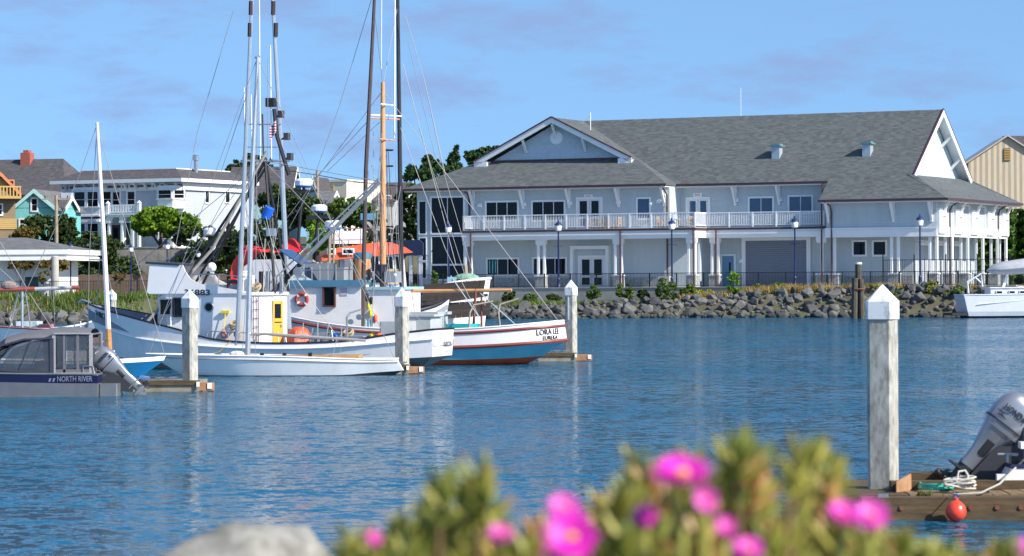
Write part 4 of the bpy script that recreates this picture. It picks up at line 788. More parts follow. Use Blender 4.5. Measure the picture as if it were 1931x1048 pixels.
# ---- tan barn on the right, dark roofed house beyond
BARN = M('barn_boards', (.5,.42,.31), .8, .15, 1.2, bump=.01, stretch=(3,1,.3), dirt=.5, dcol=(.34,.25,.16), ds=1.2, wave=(0,.32,.05))
o, bf = place(1826, 420, 335, -3); br = thing('tan_barn', 'tall tan corrugated barn with weathered wall behind the hall', 'barn', o, R(-3)); bx_ = lambda u: bf.px(u, 300, 0)[0]; bz_ = lambda v: bf.px(1890, v, 0)[1]
zb_, za_ = bz_(306), bz_(258); xa_, xp, xe = bx_(1826), bx_(1900), bx_(1975)
MB().prism([(xa_,0,-4),(xe,0,-4),(xe,0,zb_),(xp,0,za_),(xa_,0,zb_)], (0,14,0)).ob('wall', BARN, br)
for e in (xa_-.3, xe+.3): MB().prism([(e,-.4,zb_-.15),(xp,-.4,za_+.05),(xp,14,za_+.05),(e,14,zb_-.15)], (0,0,.18)).ob('roof', M('barn_roof', (.45,.42,.38), .7, .1, 1), br)
vo = MB().box(bx_(1893), bx_(1905), -.1, 0, bz_(303), bz_(279)).ob('vent_louvre', M('louvre_brown', (.2,.14,.08), .8, .1, 2), br)
for i in range(7): z = bz_(302)+i*(bz_(280)-bz_(302))/7; MB().box(bx_(1893.5), bx_(1904.5), -.16, -.1, z, z+.1).ob('slat', TAN, vo)
ghouse('dark gabled roof house peeking over the barn', 1895, 1990, 400, 300, 255, 352, BRICK, DARKR, -10, 9, 'x', trim=DARKR)
sv = P(1812, 300, 300); st = thing('chimney_stack', 'black chimney pipe rising behind the sunny gable of the hall', 'chimney', (sv.x, 300, gz(sv.x, 300))); MB().bar((0,0,0),(-1.2,0,P(1806,244,300).z-gz(sv.x,300)), .7).ob('shaft', BLACK, st)
# ---- car park bits by the hall tower
po = P(690, 430, 300)
def pole(label, u, v0, v1, Y, r=.16, arm=None, group=None):
    p = P(u, v1, Y); t = thing('utility_pole', label, 'pole', (p.x, Y, gz(p.x, Y))); zt = P(u, v0, Y).z-gz(p.x, Y); MB().tube([(0,0,-.3),(0,0,zt)], r, 8, r*.75).ob('shaft', M('pole_wood', (.3,.25,.18), .9, .15, 2), t)
    if arm: MB().bar((-arm,0,zt-.35),(arm,0,zt-.35),.14).ob('cross_arm', M('pole_wood'), t); MB().tube([(-arm*.8,0,zt-.3),(-arm*.8,0,zt-.02)],.06,6).ob('insulator', BLACK, t); MB().tube([(arm*.8,0,zt-.3),(arm*.8,0,zt-.02)],.06,6).ob('insulator', BLACK, t)
    return t
pole('pale wooden utility pole with cross arm beside the bay windows', 107, 368, 545, 274, .2, 1.3); pole('grey utility pole beside the cream block', 599, 321, 440, 312, .2)
wz_ = thing('overhead_wire', 'long overhead wire sagging behind the masts', 'wire', P(520, 318, 312)); q0 = Vector(wz_.location); MB().tube([P(520,318,312)-q0, P(599,330,312)-q0, P(660,341,312)-q0, P(760,352,316)-q0], .04, 4).ob('strand', BLACK, wz_)
def car(label, u, v, Y, col, rz):
    p = P(u, v, Y); t = thing('parked_car', label, 'car', (p.x, Y, gz(p.x, Y)), rz); cm_ = M('car_'+col[0], col[1], .3, .03, 2, coat=.5)
    prof = [(-2.1,.35),(-2.1,.75),(-1.9,.85),(-1.3,.92),(-.7,1.38),(.7,1.42),(1.5,.95),(2.1,.85),(2.15,.35)]
    MB().prism([(x,-.85,z) for x, z in prof], (0,1.7,0)).ob('body', cm_, t)
    for s in (-1, 1): MB().prism([(-1.1,s*.86,.95),(-.62,s*.86,1.32),(.62,s*.86,1.35),(1.25,s*.86,.97)], (0,.01*s,0)).ob('side_window', GLASS, t)
    for x in (-1.35, 1.35):
        for y in (-.86,.72): MB().lathe([(.34,0),(.34,.14)], (x,y,.34), 12, (0,1,0)).ob('wheel', BLACK, t)
    for y in (-.6,.6): MB().box(-2.13,-2.09,y-.2,y+.2,.62,.76).ob('tail_light', RED, t)
car('dark red parked car behind the black pole by the hall tower', 765, 430, 283, ('maroon', (.2,.02,.03)), .1); car('silver parked car behind the orange mast', 716, 428, 285, ('silver', (.5,.52,.54)), .1)
car('white parked car by the dark shrubs behind the troller', 400, 436, 292, ('white', (.75,.76,.77)), .3)
# dark blue canopy shelter beside the tower
p = P(770, 545, 270); cs = thing('blue_shelter', 'dark blue roofed open shelter beside the hall tower', 'shelter', (p.x, 270, 2.35), R(-26)); NB = M('navy_roof', (.02,.035,.09), .6, .08, 2)
MB().prism([(-2.6,-1.3,3.1),(2.2,-1.3,3.1),(2.2,-1.3,4.2),(1.8,-1.3,4.5),(-2.2,-1.3,4.5),(-2.6,-1.3,4.2)], (0,2.6,0)).ob('roof', NB, cs)
for x in (-2.3,-.8,.8,1.9): MB().box(x-.14,x+.14,-1.1,-.85,0,3.1).ob('post', LAVW, cs)
# orange traffic cone and tarpaulin
p = P(146, 556, 247); c = thing('traffic_cone', 'orange traffic cone on the left bank path', 'cone', (p.x, 247, 2.0)); OR_ = M('cone_orange', (.8,.12,.02), .5, .04, 3)
MB().lathe([(.17,.05),(.03,.7)], (0,0,0), 10).ob('cone_body', OR_, c); MB().box(-.2,.2,-.2,.2,0,.05).ob('cone_base', OR_, c)
# razor wire fence coil near the tower
# ================================================================ boats
def spl(pts, n):
    """Catmull-Rom through control points"""
    q = [Vector(p) for p in pts]; out = []; m = len(q)-1
    for i in range(n+1):
        t = i/n*m; k = min(int(t), m-1); f = t-k; a, b, c, d = q[max(k-1,0)], q[k], q[k+1], q[min(k+2,m)]
        out.append(.5*((2*b)+(c-a)*f+(2*a-5*b+4*c-d)*f*f+(3*b-a-3*c+d)*f**3))
    for p in out: p.y = max(0, p.y)
    return out
def hull(p, levels, mats, names, n=26, inner=None, deck=None, dmat=None, cap=None, capr=.04):
    lv = [spl(l, n) for l in levels]; parts = []
    for (a, b, mt, nm) in zip(lv, lv[1:], mats, names):
        m = MB()
        for s in (1, -1):
            A = [Vector((q.x, q.y*s, q.z)) for q in a]; B = [Vector((q.x, q.y*s, q.z)) for q in b]
            m.loft([A, B] if s > 0 else [B, A], False, False)
        ea, eb = a[-1], b[-1]
        if ea.y > .02 or eb.y > .02: m.quad((ea.x,ea.y,ea.z),(eb.x,eb.y,eb.z),(eb.x,-eb.y,eb.z),(ea.x,-ea.y,ea.z))
        parts.append(m.ob(nm, mt, p, 50))
    sh = lv[0]
    if deck is not None:
        D = MB(); I = MB()
        pr = [Vector((q.x-(.06 if i == 0 else 0), max(0, q.y-.07), q.z)) for i, q in enumerate(sh)]; dk = [Vector((q.x, q.y, q.z-deck)) for q in pr]
        D.loft([dk, [Vector((q.x, -q.y, q.z)) for q in dk]], False, False)
        for s in (1, -1): I.loft([[Vector((q.x,q.y*s,q.z)) for q in pr], [Vector((q.x,q.y*s,q.z)) for q in dk]], False, False)
        e = pr[-1]; f = dk[-1]; I.quad((e.x+.05,e.y,e.z),(f.x+.05,f.y,f.z),(f.x+.05,-f.y,f.z),(e.x+.05,-e.y,e.z))
        D.ob('deck', dmat, p); I.ob('bulwark_lining', inner or dmat, p)
    if cap:
        ring = [Vector((q.x,q.y,q.z)) for q in sh]; rs = [Vector((q.x,-q.y,q.z)) for q in reversed(sh)]
        MB().tube(ring+(rs if sh[-1].y > .02 else rs[1:]), capr, 5).ob('cap_rail', cap, p)
    return lv
def hull_text(st, mat, p, la, lb, i0, w, f0, f1, off=.012, side=1):
    """lettering wrapped on the hull between two levels, from station i0 towards the stern, w metres long"""
    o = text(st, mat, p, (0,0,0), (1,0,0), (0,0,1), 1., 1., depth=.01); mid_ = [(a*(1-(f0+f1)/2)+b*((f0+f1)/2)) for a, b in zip(la, lb)]
    cum = [0]
    for a, b in zip(mid_, mid_[1:]): cum.append(cum[-1]+(b-a).length)
    n = len(la)-1; k = int(i0); base = cum[k]+(i0-k)*(cum[min(k+1,n)]-cum[k])
    for v in o.data.vertices:
        sx = base+(v.co.x+.5)*w; j = max(0, min(n-1, next((i for i in range(n) if cum[i+1] >= sx), n-1))); t = (sx-cum[j])/max(1e-6, cum[j+1]-cum[j]); f = f1+(f0-f1)*(v.co.z+.5)
        A = la[j].lerp(la[j+1], t); B = lb[j].lerp(lb[j+1], t); q = A.lerp(B, f); tg = (la[j+1]-la[j]).normalized(); nn = tg.cross(Vector((0,0,1))); nn = nn if nn.y > 0 or abs(nn.y) < .3 and nn.x < 0 else -nn
        q = q+nn.normalized()*(off if v.co.y < -.005 else off*.3); v.co = (q.x, q.y*side, q.z)
    o.data.update(); return o
def strip(p, line, r, mat, name='rub_rail', off=.01):
    for s in (1, -1): MB().tube([Vector((q.x, (q.y+off)*s, q.z)) for q in line], r, 6).ob(name, mat, p, True)
def bwin(p, x0, x1, z0, z1, Y, n=1, **k):            # window in a wall facing +y
    o = rwin(p, -x1, -x0, z0, z1, -Y, n, **k); o.rotation_euler = (0,0,math.pi); return o
def wires(p, segs, r=.011, mat=None, name='rigging_wire'):
    for s in segs: MB().tube(s, r, 4).ob(name, mat or WIRE, p)
HULLW = M('hull_white', (.76,.74,.74), .35, .05, 1.5, dirt=.35, dcol=(.45,.42,.38), ds=1.0, stretch=(1,1,.5), coat=.2)
CABW = M('cabin_white', (.79,.78,.78), .4, .04, 1.2, dirt=.3, dcol=(.5,.46,.4), ds=1.3)
HGREY = M('bottom_grey', (.16,.17,.17), .6, .15, 2, dirt=.4, dcol=(.07,.08,.06)); DECKG = M('deck_grey', (.22,.24,.28), .8, .1, 3); WOOD = M('varnished_wood', (.42,.2,.06), .45, .2, 4, stretch=(.6,4,4)); PEACH = M('peach_paint', (.62,.3,.13), .5, .08, 3, dirt=.2, dcol=(.4,.18,.08))
SILV = M('silver_pole', (.55,.56,.57), .3, .08, 3, metal=.7); TANK = M('rust_pole', (.07,.05,.05), .6, .25, 4, dirt=.5, dcol=(.12,.06,.04)); YDOOR = M('yellow_door', (.8,.42,.03), .45, .08, 3); ORTARP = M('orange_oilskin', (.75,.09,.02), .5, .1, 4, bump=.04, bs=6); BLUEP = M('blue_paint', (.07,.2,.31), .5, .08, 2); INK = M('dark_ink', (.01,.01,.025), .6, .05, 2)
# ---------------------------------------------------------------- white troller
RO = Vector((-2.3,99.3,0)); RF = Frame(RO, R(165))
rb = thing('fishing_troller', 'white fishing troller with numbered wheelhouse and yellow cabin door', 'fishing boat', RO, R(165))
sheer = [(12.85,0,2.24),(11.9,.72,2.03),(10.9,1.2,1.82),(9.9,1.52,1.6),(8.77,1.7,1.35),(7.6,1.76,1.04),(6.2,1.78,.92),(4.6,1.77,.9),(2.9,1.68,.97),(1.3,1.48,1.2),(0,1.25,1.34)]
guard = [(12.6,0,1.62),(11.75,.66,1.36),(10.8,1.15,1.13),(9.9,1.5,1.0),(8.7,1.7,.88),(7.6,1.78,.79),(6.2,1.8,.73),(4.6,1.79,.72),(2.9,1.7,.79),(1.3,1.49,.92),(.02,1.26,1.02)]
mid = [(12.3,0,.45),(11.5,.52,.4),(10.7,1.0,.34),(9.8,1.4,.3),(8.6,1.6,.26),(7.5,1.62,.23),(6.2,1.68,.2),(4.6,1.66,.2),(2.9,1.55,.26),(1.35,1.36,.36),(.05,1.18,.43)]
bot = [(12.1,0,-.3),(11.3,.2,-.3),(10.6,.5,-.3),(9.8,.9,-.3),(8.6,1.2,-.3),(7.5,1.3,-.3),(6.2,1.35,-.3),(4.6,1.3,-.28),(2.9,1.1,-.22),(1.7,.6,-.1),(.75,.12,.02)]
lv = hull(rb, [sheer, guard, mid, bot], [HULLW, HULLW, HGREY], ['bulwark', 'topsides', 'bottom'], 30, DECKG, .55, DECKG, INK, .035)
strip(rb, lv[1], .05, CABW)
text('RUBICON', INK, rb, (-.012, -.45, .83), (0,-1,0), (0,0,1), .17, .95); text('EUREKA', M('faded_ink', (.5,.5,.54), .6, .05, 2), rb, (-.006, -.45, .6), (0,-1,0), (0,0,1), .09, .5)
hull_text('RUBICON', INK, rb, lv[0], lv[1], 1.55, .82, .22, .62, .02)
# wheelhouse: rounded front, chamfered aft corner
plan = [(6.6,-1.25),(9.4,-1.25),(9.8,-1.05),(9.95,-.6),(10,0),(9.95,.6),(9.8,1.05),(9.4,1.25),(6.6,1.25)]
MB().prism([(x,y,.6) for x, y in plan], (0,0,2.02)).ob('wheelhouse', CABW, rb)
cp_ = [(6.6,-1.2),(6.6,1.25),(6.38,1.25),(5.42,.38),(5.55,-.1),(6.3,-1.2)]
ac_ = MB().prism([(x,y,.5) for x, y in cp_], (0,0,2.0)).ob('aft_cabin', CABW, rb)
MB().prism([(x+(.07 if x > 6.5 else -.07),y*1.05,2.5) for x, y in cp_], (0,0,.1)).ob('cabin_roof', CABW, rb)
c0 = Vector((6.38,1.25,0)); c1 = Vector((5.42,.38,0)); cd = (c1-c0).normalized(); cnrm = Vector((-cd.y, cd.x, 0)); cnrm = cnrm if cnrm.y > 0 else -cnrm
def on_ch(s0, s1, z0, z1, t, name, mat, par):
    a = c0+cd*s0; b = c0+cd*s1; return MB().prism([a+Vector((0,0,z0)), b+Vector((0,0,z0)), b+Vector((0,0,z1)), a+Vector((0,0,z1))], cnrm*t).ob(name, mat, par)
cl = (c1-c0).length
dr = on_ch(.62*cl, .9*cl, .75, 2.3, .03, 'door', YDOOR, rb); on_ch(.67*cl, .84*cl, 1.72, 2.2, .045, 'pane', GLASS, dr); on_ch(.66*cl, .86*cl, 1.56, 1.6, .04, 'door_seam', INK, dr); on_ch(.83*cl,.87*cl,1.42,1.5,.06,'handle',STEEL,dr)
ld = MB()
for s in (.06, .2): a = c0+cd*s*cl+cnrm*.06; ld.tube([a+Vector((0,0,.7)), a+Vector((0,0,2.45))], .018, 5)
for i in range(6): a = c0+cd*.06*cl+cnrm*.06+Vector((0,0,.85+i*.29)); ld.tube([a, a+cd*.14*cl], .014, 4)
ld.ob('ladder', M('ladder_maroon', (.12,.02,.04), .5, .1, 3), rb)
# flying bridge coaming with raked visor
prof = [(10.08,2.62),(9.97,3.58),(8.78,3.52),(8.68,3.3),(8.5,3.05),(8.2,2.9),(7.6,2.8),(6.62,2.64),(6.62,2.56),(10.0,2.56)]
for s in (1, -1): MB().prism([(x,s*1.26,z) for x, z in prof], (0,.05*s,0)).ob('coaming', CABW, rb)
MB().prism([(10.08,-1.26,2.62),(9.97,-1.26,3.58),(9.92,-1.26,3.58),(10.02,-1.26,2.62)], (0,2.52,0)).ob('visor_front', CABW, rb); MB().box(6.62,10.0,-1.26,1.26,2.54,2.6).ob('wheelhouse_roof', CABW, rb)
MB().prism([(10.12,-1.34,3.58),(10.12,1.34,3.58),(8.9,1.34,3.5),(8.9,-1.34,3.5)], (0,0,.07)).ob('visor_roof', M('visor_black', (.03,.035,.05), .5, .1, 3), rb)
bwin(rb, 9.2, 9.6, 1.86, 2.36, 1.25, 1, fr=.04, fm=STEEL); bwin(rb, 8.78, 9.08, 1.82, 2.38, 1.25, 1, fr=.05, fm=INK)
ph = MB().torus((7.87,1.25,2.1), .15, .03, (0,1,0), 18, 6).ob('porthole', STEEL, rb); MB().lathe([(.14,0),(.14,.02)], (7.87,1.25,2.1), 16, (0,1,0)).ob('pane', GLASS, ph)
text('36883', INK, rb, RF.p3(372, 551, 1.31)+Vector((0,.003,0)), (-1,0,-.02), (0,0,1), .2, .92, bold=.02)
MB().box(7.1,7.4,1.28,1.36,1.9,1.98).tube([(7.25,1.34,1.9),(7.3,1.45,.95)], .015, 5).ob('deck_brush', M('brush_yellow', (.75,.6,.02), .5, .05, 3), rb)
# roof gear
gx_ = 7.3
MB().lathe([(.2,0),(.2,.62),(.22,.64),(.22,.7)], (6.85,.55,2.62), 12).ob('exhaust_housing', CABW, rb); MB().lathe([(.09,0),(.09,.55)], (6.5,.75,2.62), 8).ob('vent_pipe', CABW, rb); MB().box(7.0,8.2,-.6,.5,2.6,2.86).ob('deck_locker', DECKG, rb)
MB().ball((8.2,.1,3.45), .17, 10, 7).ob('spotlight_dome', CABW, rb); MB().torus((7.0,1.2,2.78), .2, .06, (0,1,0), 14, 6).ob('tyre_fender', INK, rb); MB().ball((9.6,.6,3.75), .07, 8, 5).ob('lamp', STEEL, rb)
hr = MB(); hr.tube([(8.5,1.27,3.2),(7.8,1.27,3.22),(6.7,1.27,3.12),(6.4,1.2,3.1)], .02, 5)
for x in (8.2,7.5,6.8): hr.tube([(x,1.27,2.75),(x,1.27,3.2)], .016, 5)
hr.ob('hand_rail', STEEL, rb)
# deck rails, tarp, hatch
MB().tube([(7.8,1.72,1.08),(7.7,1.72,1.3),(6.3,1.74,1.24),(6.2,1.74,.95)], .02, 5).tube([(7.0,1.72,.98),(7.0,1.72,1.26)], .015, 5).ob('side_rail', SILV, rb)
MB().tube([(6.05,1.74,.95),(6.0,1.74,1.16),(5.7,1.74,1.2),(4.4,1.74,1.07),(2.6,1.66,1.02),(2.55,1.66,1.0)], .04, 6).tube([(5,1.74,.9),(5,1.74,1.1)], .02, 5).tube([(3.8,1.72,.9),(3.8,1.72,1.05)], .02, 5).ob('side_rail', SILV, rb)
tp = MB(); tp.loft([[Vector((4.9-.1*z*0+.4*r*math.cos(6.283*k/28)*(1+fo_*math.sin(4*6.283*k/28+1)+fo_*.7*math.sin(9*6.283*k/28)), .55+.36*r*math.sin(6.283*k/28)*(1+fo_*math.sin(5*6.283*k/28)), z+.05*math.sin(6.283*k/28*2)*r)) for k in range(28)] for z, r, fo_ in ((.5,1.3,.16),(.8,1.15,.15),(1.1,.92,.12),(1.3,.7,.09),(1.4,.42,.05),(1.42,.08,0))], True, True); tp.ob('oilskin_cover', ORTARP, rb, 30)
MB().box(2.4,4.3,.2,1.3,.9,1.12).bbox(3.2,4.2,.3,1.2,1.12,1.22,.03).ob('fish_hatch', DECKG, rb); MB().tube([(2.9,1.5,.95),(2.9,1.5,1.75),(2.85,1.3,1.9),(2.6,.9,2.0)], .035, 6).lathe([(.1,0),(.1,.08)], (2.62,1.0,1.75), 10, (0,1,0)).lathe([(.09,0),(.09,.08)], (2.8,1.35,1.6), 10, (0,1,0)).ob('line_davit', STEEL, rb)
MB().bbox(.35,1.5,-.9,.2,1.1,1.75,.05).bbox(.9,1.9,.1,1.1,1.0,1.6,.05).box(.25,1.55,-.95,.25,1.75,1.82).ob('fish_box', M('box_grey', (.4,.43,.44), .6, .08, 2), rb)
# poles, tripod mast, boom
def polept(u, v, t): return RF.p3(u, v, t)
MB().tube([(6.7,1.72,.84),RF.p3(462,300,1.72),RF.p3(475,0,1.72),RF.p3(480,-130,1.72)], [.085,.075,.06,.04], 8).ob('trolling_pole', SILV, rb, True)
MB().tube([RF.p3(545,620,-1.6),RF.p3(531,305,-1.6),RF.p3(514,0,-1.6),RF.p3(507,-130,-1.6)], [.095,.085,.065,.05], 8).ob('trolling_pole', SILV, rb, True)
for t, us in ((1.74, (473.5, 471.5)), (-1.57, (515.5, 520.5))):
    for u, v in zip(us, (14, 55)): MB().tube([RF.p3(u,v-12,t), RF.p3(u-.6,v+14,t)], .075, 6).ob('pole_wrap', M('wrap_red', (.035,.02,.02), .7, .2, 5), rb)
for u, v0, v1, t in ((460.5,165,300,.5), (473.5,178,300,.4), (489,0,300,.2), (510,85,300,-.2)): MB().tube([RF.p3(u+2,v1,t), RF.p3(u,v0,t)], .022, 5).ob('whip_antenna', CABW, rb)
ap = (6.28,0,7.1)
for e in ((9.1,1.0,2.6),(9.1,-1.0,2.6),(5.7,.7,2.55),(5.7,-.7,2.55)): MB().tube([ap, e], .05, 6).ob('mast_leg', BLACK, rb)
MB().tube([RF.p3(503,285,.4), RF.p3(400,470,.7), RF.p3(278,606,1.3)], .055, 6).ob('forward_stay', M('grey_spar', (.3,.28,.26), .5, .15, 4), rb); MB().tube([RF.p3(512,298,-.4), RF.p3(352,560,0)], .045, 6).ob('forward_stay', BLACK, rb); MB().tube([RF.p3(322,556,1.2), RF.p3(322,615,1.35)], .025, 5).ob('roof_stanchion', CABW, rb)
for v, (ua, ub) in ((234,(463,530)),(277,(462,531)),(303,(455,545))): MB().tube([RF.p3(ua,v,1.6), RF.p3(ub,v,-1.6)], .022 if v < 300 else .04, 5).ob('spreader', STEEL, rb)
mb_ = MB(); mb_.tube([(6.3,.1,7.0), RF.p3(495,215,.1)], .03, 5); mb_.tube([RF.p3(517,205,-.2), RF.p3(522,255,-.2), RF.p3(545,330,-.3)], .07, 6); mb_.box(6.0,6.3,-.4,-.1,8.9,9.2); mb_.ob('mast_head', BLACK, rb)
for u, v in ((541,257),(547,295),(530,215)): x, z = RF.px(u, v, -.4); MB().bbox(x-.1,x+.1,-.5,-.3,z-.12,z+.12,.03).tube([(x+.2,-.4,z-.1),(x,-.4,z)],.03,4).ob('mast_lamp', M('lamp_dark', (.05,.04,.05), .5, .2, 3), rb)
fx, fz = RF.px(522, 238, -.1); fl = MB()                           # flag hanging in folds
rows = []
for i in range(7): rows.append([Vector((fx+.02-.09*i*.35+i*.07, -.1+.05*math.sin(i*1.4), fz+.22-j*.07-i*.045)) for j in range(7)])
fl.loft(rows, False, False); FLM = M('flag_cloth', (.35,.06,.1), .8, .1, 4, wave=(2,.06,.0)); flo = fl.ob('flag', FLM, rb)
_n = FLM.node_tree; _w = _n.nodes.new('ShaderNodeTexWave'); _w.bands_direction = 'Z'; _w.inputs['Scale'].default_value = 3.4; _tc = _n.nodes.new('ShaderNodeTexCoord'); _n.links.new(_tc.outputs['Object'], _w.inputs[0])
_cr = _n.nodes.new('ShaderNodeValToRGB'); _cr.color_ramp.interpolation = 'CONSTANT'; _cr.color_ramp.elements[0].color = (.35,.04,.07,1); _cr.color_ramp.elements[1].position = .5; _cr.color_ramp.elements[1].color = (.6,.56,.6,1); _n.links.new(_w.outputs[0], _cr.inputs[0]); _n.links.new(_cr.outputs[0], _n.nodes['Principled BSDF'].inputs['Base Color'])
bm0, bm1 = RF.p3(503, 563, .0), RF.p3(716, 342, 0)
MB().tube([bm0, bm1], .075, 8).ob('boom', SILV, rb); MB().tube([RF.p3(486,556,.25), RF.p3(714,336,.1)], .03, 6).ob('boom_brace', SILV, rb); MB().tube([bm0, bm0+(bm1-bm0)*.3], .09, 8).ob('boom_sleeve', BLACK, rb)
x, z = RF.px(562, 512, .12); MB().lathe([(.15,0),(.15,.05),(.1,.06),(.1,.1),(.15,.11),(.15,.16)], (x,.05,z), 16, (0,1,0)).ob('sheave', STEEL, rb)
x, z = RF.px(505, 401, .3); bq = Vector((-.45,.1,.9)); MB().lathe([(.15,-.2),(.17,-.19),(.17,.19),(.15,.2)], (x,.3,z), 14, bq).ob('fender_barrel', M('drum_blue', (.01,.12,.6), .4, .08, 3), rb); MB().tube([(x+.45,.3,z-.3),(x,.3,z-.1)], .02, 4).ob('barrel_arm', STEEL, rb)
x, z = RF.px(511, 437, .4); MB().box(x-.16,x+.14,.3,.5,z-.14,z+.12).ob('flood_light', SILV, rb)
MB().prism([(5.7,-1.1,4.0),(5.0,-1.1,3.55),(5.0,.3,3.55),(5.7,.3,4.0)], (.02,0,.05)).ob('solar_panel', M('solar_blue', (.015,.05,.14), .15, .1, 4, spec=.8), rb)
MB().tube([RF.p3(390,445,.2), RF.p3(480,447,.2)], .03, 5).tube([RF.p3(330,460,.6),RF.p3(480,466,.6)], .02, 4).ob('cross_bar', BLACK, rb)
x, z = RF.px(397, 438, .2); MB().lathe([(.2,0),(.24,.05),(.24,.2),(.15,.26)], (x,.2,z-.1), 14).ob('radar_dome', CABW, rb)
wires(rb, [[RF.p3(440,20,1.2),RF.p3(372,250,1.2),RF.p3(330,470,1.2)], [RF.p3(462,300,1.7), RF.p3(300,610,1.4)], [RF.p3(468,170,1.7),RF.p3(415,330,1.5)], [RF.p3(520,260,-.5),RF.p3(570,330,-.5)], [(6.28,0,7.1),(12.7,0,2.25)], [(6.28,0,7.0),(.3,.9,1.4)], [RF.p3(505,110,0), RF.p3(505,300,0)], [RF.p3(490,300,.6),RF.p3(300,560,1.2)], [bm1, (6.28,0,7.05)], [bm1, RF.p3(745,610,.3)], [RF.p3(536,250,-1.6), RF.p3(700,560,-.6)]])
wires(rb, [[RF.p3(452,470,1.0),RF.p3(452,560,1.25)],[RF.p3(458,470,1.0),RF.p3(458,560,1.25)],[RF.p3(500,450,.6),RF.p3(496,555,.8)],[RF.p3(560,500,.1),RF.p3(530,560,.3)],[RF.p3(515,460,.5),RF.p3(515,560,.5)],[RF.p3(540,500,-.2),RF.p3(640,640,.2)]], .014, ROPE)
MB().tube([(6.9,1.8,.95),(7.3,1.84,.6),(7.9,1.84,.45)], .018, 5).ob('mooring_line', M('yellow_rope', (.6,.42,.08), .8, .1, 8), rb)
# working clutter: floats, coils, lines and stanchions
for i in range(9): x = 5.3-.5*i*.55; MB().tube([(x,1.5,.9),(x+random.uniform(-.1,.1),1.45,1.25+random.random()*.35)], .02, 5).ob('stanchion', STEEL, rb)
for x, y, c in ((3.4,1.2,'drum_blue'),(1.9,1.1,'cone_orange'),(2.2,.9,'brush_yellow'),(6.75,1.55,'rope_tan'),(7.2,1.6,'box_pink2')): M('rope_tan', (.38,.3,.18), .9, .2, 12); M('box_pink2', (.5,.2,.2), .6, .1, 4); MB().ball((x,y,1.08 if x < 5 else 1.2), .13, 9, 6, (1,1,1.15)).ob('deck_float', M(c), rb)
for x, y, z in ((3.0,1.0,1.2),(6.9,1.35,1.5),(10.6,.5,1.45),(6.3,.9,2.75)): MB().torus((x,y,z), .16, .045, (.2,.7,.5), 14, 5).torus((x+.03,y,z+.06), .14, .04, (.1,.5,.8), 14, 5).ob('rope_coil', M('rope_tan'), rb)
for i in range(12):
    a = RF.p3(455+random.uniform(0,80), random.uniform(310,420), random.uniform(-.6,1)); b = RF.p3(440+random.uniform(0,130), random.uniform(540,600), random.uniform(-.4,1.2)); wires(rb, [[a, (a+b)/2+Vector((.05,0,-.1)), b]], .009)
for i in range(6): u = 466+i*13; MB().bbox(*[q for q in (RF.px(u,540,.6)[0]-.06, RF.px(u,540,.6)[0]+.06, .5, .66)], 2.6, 2.6+random.uniform(.2,.75), .02).ob('roof_fitting', random.choice((CABW, STEEL, DECKG, INK)), rb)
# bow roller and anchor davit
MB().tube([(12.7,0,2.25),(13.0,0,2.35),(13.15,0,2.25)], .05, 6).ob('bow_roller', STEEL, rb); MB().lathe([(.16,0),(.16,.75),(.19,.78)], (9.9,.75,1.2), 8).lathe([(.13,0),(.13,.6)], (10.2,.2,1.3), 8).ob('anchor_windlass', BLACK, rb)
# ---------------------------------------------------------------- white sloop
SO = Vector((-4.1,93.2,0)); SF = Frame(SO, R(180)); sp_ = thing('sailing_sloop', 'low white wooden sloop with tan deck moored before the troller', 'sailboat', SO, R(180))
shr = [(7.4,0,.7),(6.4,.4,.67),(5.2,.72,.65),(4.1,.9,.63),(2.6,.98,.59),(1.2,.88,.53),(.3,.7,.5),(-.5,.5,.5)]
md = [(7.2,0,.6),(6.3,.37,.56),(5.2,.7,.53),(4.1,.89,.51),(2.6,.98,.47),(1.2,.88,.42),(.3,.68,.4),(-.52,.48,.4)]
w0 = [(6.25,0,.02),(5.6,.26,.02),(4.7,.55,.02),(3.8,.72,.02),(2.6,.8,.02),(1.2,.7,.02),(.3,.5,.08),(-.68,.35,.14)]
w1 = [(6.1,0,-.25),(5.5,.2,-.25),(4.7,.45,-.25),(3.8,.6,-.25),(2.6,.68,-.25),(1.2,.58,-.25),(.4,.35,-.2),(-.3,.2,-.05)]
SLW = M('sloop_white', (.74,.75,.76), .35, .05, 2, dirt=.35, dcol=(.45,.46,.4), ds=1.6, stretch=(1,1,.4)); TEAKD = M('teak_deck', (.4,.24,.1), .6, .15, 4)
lv = hull(sp_, [shr, md, w0, w1], [SLW, SLW, M('antifoul_dark', (.02,.025,.03), .7, .1, 3)], ['sheer_strake', 'topsides', 'antifouling'], 26, TEAKD, .03, TEAKD, SLW, .03)
strip(sp_, lv[1], .012, M('stripe_brown', (.2,.15,.1), .6, .1, 3), 'cove_stripe')
MB().tube([(4.21,0,.6),SF.p3(476,320,0),SF.p3(486,107,0)], [.085,.075,.055], 8).tube([SF.p3(480,108,0),SF.p3(490,106,0)], .04, 5).ob('mast', SILV, sp_, True)
MB().bbox(.6,3.6,-.5,.5,.5,.63,.1).ob('coach_roof', TEAKD, sp_); MB().tube([(4.2,0,1.3),(3.6,.02,1.3),(.5,0,1.08)], .05, 6).ob('boom', SILV, sp_); MB().ball((4.5,.55,.7), .13, 8, 5, (1.8,1,.7)).ob('deck_bag', SLW, sp_)
for x in (3.7,3.0,2.2): MB().bbox(x-.06,x+.06,.62,.76,.6,.72).ob('winch', BLACK, sp_)
